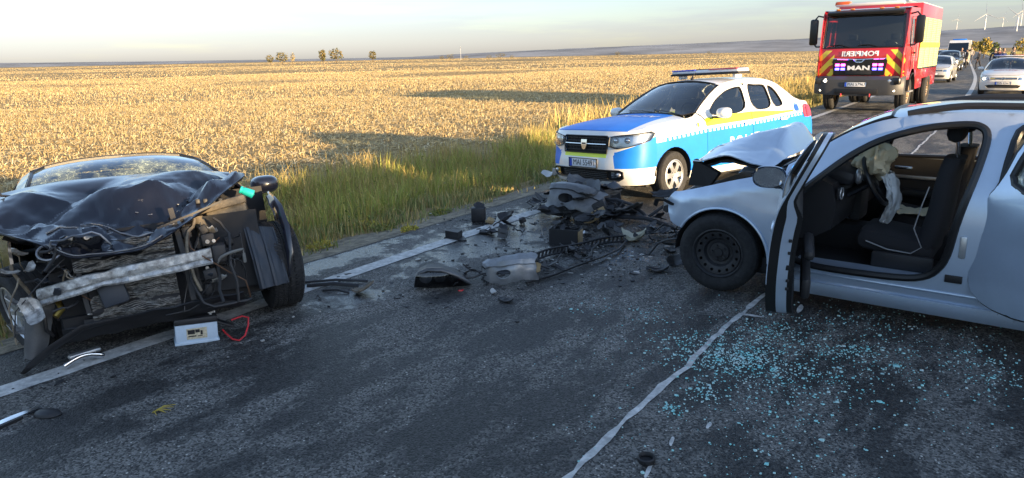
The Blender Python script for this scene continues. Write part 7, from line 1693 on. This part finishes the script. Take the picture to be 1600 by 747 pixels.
def traffic():
    simple_car('police_hatchback', 'white police hatchback with lit red and blue light bar on the right lane', 'police car', (-.52, 35.4, 0), R(-92), mat('paint_white_warm', (.72, .70, .66), .35, coat=1.), True, 'hatch', True)
    grp = 'cars queued behind the fire engine'
    simple_car('parked_car', 'pale silver car mostly hidden right behind the fire engine', 'car', (-4.02, 47.5, 0), R(-91.5), mat('paint_pale_silver', (.42, .42, .42), .35, coat=1.), False, 'hatch', group=grp)
    simple_car('parked_car', 'dark off-road car queued ahead of the white van', 'car', (-5.15, 70.5, 0), R(-91), mat('paint_dark', (.03, .035, .04), .3, coat=1.), True, 'suv', group=grp)
    simple_car('parked_car', 'grey car half hidden behind the dark off-road car', 'car', (-6.75, 84, 0), R(-90), mat('paint_grey', (.22, .23, .24), .35, coat=1.), False, 'suv', group=grp)
    # white van
    root = thing('white_van', 'white high-roofed van with blue tinted windscreen at the end of the queue', 'van', (-5.9, 92, 0), (0, 0, R(-90)))
    prof = [(.85, .35), (.92, .75), (.80, 1.05), (.15, 1.35), (-.65, 2.35), (-1.1, 2.62), (-4.6, 2.62), (-4.7, .4), (-3.1, .35)] ; prof = prof[:-1] + [(-4.0, .35)]
    for sg in (1, -1):
        q = MB(); pmesh(q, lambda x, z: (x, sg*(.98-.06*max(0, z-1.2)-.08*smooth01(.3, .92, x)), z), prof, holes=[[(.0, 1.42), (-.62, 2.1), (-1.25, 2.1), (-1.25, 1.42)]], h=.25, mats=[WHITEP]); b = q.build('body_side', WHITEP, root, solid=.02)
        q = MB(); pmesh(q, lambda x, z: (x, sg*(.965-.06*max(0, z-1.2)), z), [(.0, 1.42), (-.62, 2.1), (-1.25, 2.1), (-1.25, 1.42)], h=.4, mats=[WINDARK]); q.build('window', WINDARK, b)
        for x in (0, -3.4): wheel(root, (x, sg*.85, .34), .34, .22, 'alloy', 0, sg, rimr=.2)
        mirror(root, (-.25, sg*1.12, 1.55), sg, TRIMB, 1.6)
    f = lambda pts, m_, nm: (lambda q: (q.grid(lambda a, b: tuple(Vector(pts[0]).lerp(Vector(pts[1]), b)*1.0 + Vector((0, (a*2-1)*(1 if True else 0), 0))*(pts[2] if True else 1)), 5, 2, m_), q.build(nm, m_, root)))(MB())
    f(((.85, 0, .35), (.92, 0, .75), .86), WHITEP, 'front_bumper'); f(((.92, 0, .75), (.80, 0, 1.05), .86), BLACKP, 'grille'); f(((.80, 0, 1.05), (.15, 0, 1.35), .90), WHITEP, 'hood')
    f(((.15, 0, 1.35), (-.65, 0, 2.35), .91), glass('van_screen', (.15, .25, .40), refl=1.6), 'windscreen'); f(((-.65, 0, 2.35), (-1.1, 0, 2.62), .89), WHITEP, 'roof_front'); f(((-1.1, 0, 2.62), (-4.6, 0, 2.62), .88), WHITEP, 'roof'); f(((-4.6, 0, 2.62), (-4.7, 0, .4), .93), WHITEP, 'rear_door')
    q = MB(); q.box((-2.2, 0, .9), (4.6, 1.7, .9), INTER); q.build('cabin', INTER, root)
    q = MB(); q.rbox((-1.3, 0, 2.70), (.3, 1.3, .14), .05, BLUEP); q.build('light_bar', BLUEP, root)
    for sg in (1, -1): q = MB(); q.rbox((.86, sg*.72, .92), (.10, .26, .22), .05, LAMPIN); q.build('headlight', LAMPIN, root)
    g = 'people standing on the road by the queue'
    person('person', 'person in black clothes standing nearest to the dark off-road car', at(1499, 109), R(-70), h=1.85, group=g)
    person('person', 'person in dark clothes just left of the bend in the centre line', at(1508, 107), R(200), h=1.72, arm=.2, group=g)
    person('person', 'person in a pale top standing behind the two dark figures', at(1515.5, 99), R(-90), top=(.42, .36, .30), bot=(.10, .10, .12), h=1.85, group=g)
    person('person', 'person in dark clothes walking right of the centre line', at(1527, 108), R(160), h=1.62, stride=.3, arm=.25, group=g)
    g = 'people gathered behind the police hatchback'
    for i, (px, tp, lab) in enumerate(((1550, (.03, .03, .05), 'person in dark top behind the police hatchback, leftmost of the group'), (1556, (.10, .03, .03), 'person in dull red top behind the police hatchback'), (1563, (.03, .04, .08), 'person in navy top behind the police hatchback'), (1578, (.05, .05, .05), 'person in grey top behind the police hatchback, rightmost of the group'))):
        person('person', lab, at(px, 118-i % 2), R(-90+20*i), top=tp, h=1.78+.05*(i % 2), group=g)
traffic()

# ================================================================== far things
def turbine(px, py_base, py_hub, dist, rot, blade=.9, lab=''):
    h = 100.; d = rgt*((px-800)/1110) - upv*((py_base-373.5)/1110) + fwd; f = 1/math.hypot(d.x, d.y)*dist; b = Vector((d.x*f, d.y*f, CAM_H+d.z*f)); hub = (py_base-py_hub)/1110*dist*.84
    m_ = mat('turbine_white', (.62, .62, .62), .5); t = thing('wind_turbine', lab, 'wind turbine', b, (0, 0, math.atan2(-b.y, -b.x)), 'wind turbines on the far hill')
    q = MB(); q.tube([(0, 0, -25), (0, 0, hub)], [hub*.028, hub*.016], 10, m_); q.build('tower', m_, t)
    q = MB(); q.rbox((0, 0, hub), (hub*.10, hub*.04, hub*.04), hub*.012, m_); q.build('nacelle', m_, t)
    for k in range(3):
        a = R(rot+120*k); c, s_ = math.cos(a), math.sin(a); L_ = hub*.48
        q = MB(); q.tube([(hub*.06, c*L_*u, hub+s_*L_*u) for u in (0, .1, .3, .7, 1.)], [hub*.009, hub*.016, hub*.018, hub*.010, hub*.003], 6, m_, flat=.5); q.build('blade', m_, t)
def far_things():
    turbine(1494, 50, 31, 5200, 80, lab='wind turbine farthest left on the far hill')
    turbine(1536, 62, 25, 2900, 95, lab='tall wind turbine right of the people on the road')
    turbine(1565, 50, 29, 4800, 70, lab='small wind turbine between the two tallest ones')
    turbine(1585, 70, 29, 2700, 20, lab='tallest wind turbine above the police hatchback')
    turbine(1593, 50, 20, 3700, 100, lab='wind turbine farthest right just behind the tallest one')
    OR = [(.16, .12, .04), (.11, .10, .035), (.20, .15, .05), (.08, .085, .03)]
    def tree(name, lab, px, py_b, py_t, wpx, dist, tones, seed, group, n=260):
        d = rgt*((px-800)/1110) - upv*((88-373.5)/1110) + fwd; f = 1/math.hypot(d.x, d.y)*dist; x, y = d.x*f, d.y*f; s_ = dist/1110.; h = (py_b-py_t)*s_*1.08; w = wpx*s_*.5
        hz = 104.9-px*.02056; z = CAM_H-(py_b-hz)*s_*1.0
        t = thing(name, lab, 'tree', (x, y, min(z, .3)), (0, 0, 0), group)
        V, F, C = foliage((0, 0, h*.60), (w, w, h*.44), n, h*.075, tones, seed); o = np_mesh('crown', V, F, LEAF, C); o.parent = t
        q = MB(); q.tube([(0, 0, -.5), (h*.01, 0, h*.3), (0, h*.01, h*.7)], [h*.035, h*.025, h*.01], 6, BARK)
        for k in range(4): a = k*1.6+seed; q.tube([(0, 0, h*(.25+.08*k)), (math.cos(a)*w*.6, math.sin(a)*w*.6, h*(.55+.08*k))], [h*.014, h*.005], 5, BARK)
        q.build('trunk', BARK, t)
    gl = 'trees on the far edge of the field'
    tree('field_tree', 'small round tree farthest left on the field horizon', 421, 95.5, 84, 11, 520, OR, 1, gl)
    tree('field_tree', 'broad bushy tree second from the left on the field horizon', 440, 95, 80, 17, 520, OR, 2, gl)
    tree('field_tree', 'thin pale tree third from the left on the field horizon', 457, 95, 82, 8, 540, [(.30, .24, .12)], 3, gl, 120)
    tree('field_tree', 'narrow tree left of the tallest tree on the field horizon', 504, 94, 77, 10, 520, OR, 4, gl)
    tree('field_tree', 'tallest bushy tree on the field horizon', 525, 93, 75, 20, 520, OR, 5, gl)
    tree('field_tree', 'small lone tree right of the tallest tree on the horizon', 582, 92, 78, 12, 560, OR, 6, gl)
    for i, (px, w, top) in enumerate(((703, 14, 83), (728, 10, 85), (764, 10, 84), (782, 18, 81), (800, 8, 84), (965, 8, 79), (690, 8, 85), (1108, 8, 78))):
        tree('field_shrub', ['round dark shrub left of the mast on the horizon', 'small shrub right under the mast on the horizon', 'small shrub left of the broad shrub on the horizon', 'broad brown shrub in the middle of the horizon', 'tiny shrub right of the broad brown shrub', 'lone shrub on the horizon left of the police car light bar', 'tiny shrub farthest left of the mast group', 'shrub on the horizon right of the police car light bar'][i], px, 103.5-px*.0206+1.5, top, w, 600, OR, 20+i, 'shrubs on the far edge of the field', 160)
    YB = [(.34, .24, .05), (.28, .22, .06), (.20, .20, .05)]
    for i, (px, yb, yt, w, ds, tn, lab) in enumerate(((1537, 82, 62, 16, 150, YB, 'yellow autumn bush beside the road beyond the people'), (1552, 82, 68, 14, 170, GT, 'green bush right of the yellow bush'), (1597, 80, 64, 20, 190, YB, 'rust coloured bush at the right edge of the picture'), (1522, 80, 66, 12, 210, YB, 'small yellow bush left of the big one'))):
        tree('roadside_shrub', lab, px, yb, yt, w, ds, tn, 50+i, 'shrubs beside the far road', 420)
    hm = [(.05, .06, .03), (.08, .08, .04)]
    q = MB(); d = rgt*((720-800)/1110) - upv*((88-373.5)/1110) + fwd; f = 1/math.hypot(d.x, d.y)*640; t = thing('radio_mast', 'thin radio mast standing on the field horizon', 'mast', (d.x*f, d.y*f, -.2)); q.tube([(0, 0, 0), (0, 0, 11.5)], [.16, .10], 6, ALLOY); q.build('pole', ALLOY, t)
    q = MB(); q.box((0, 0, 10.6), (.5, .5, 1.2), ALLOY); q.build('antenna', ALLOY, t)
    # kilometre marker behind the police car
    x, y = -6.1, 19.3; z = ground_z(x, y); gm = mat('marker_green', (.03, .28, .18), .4); t = thing('marker_post', 'small green and white marker post leaning behind the police car', 'road sign', (x, y, z), (0, R(12), R(-70)))
    q = MB(); q.rbox((0, 0, .40), (.03, .10, .85), .01, LETW); q.build('post', LETW, t)
    q = MB(); q.rbox((.02, 0, .72), (.012, .16, .36), .005, gm); b = q.build('sign_plate', gm, t)
    q = MB()
    for zz in (.62, .70, .78): q.box((.028, 0, zz), (.002, .09, .03), LETW)
    q.build('marking', LETW, b)['kind'] = 'stuff'
far_things()
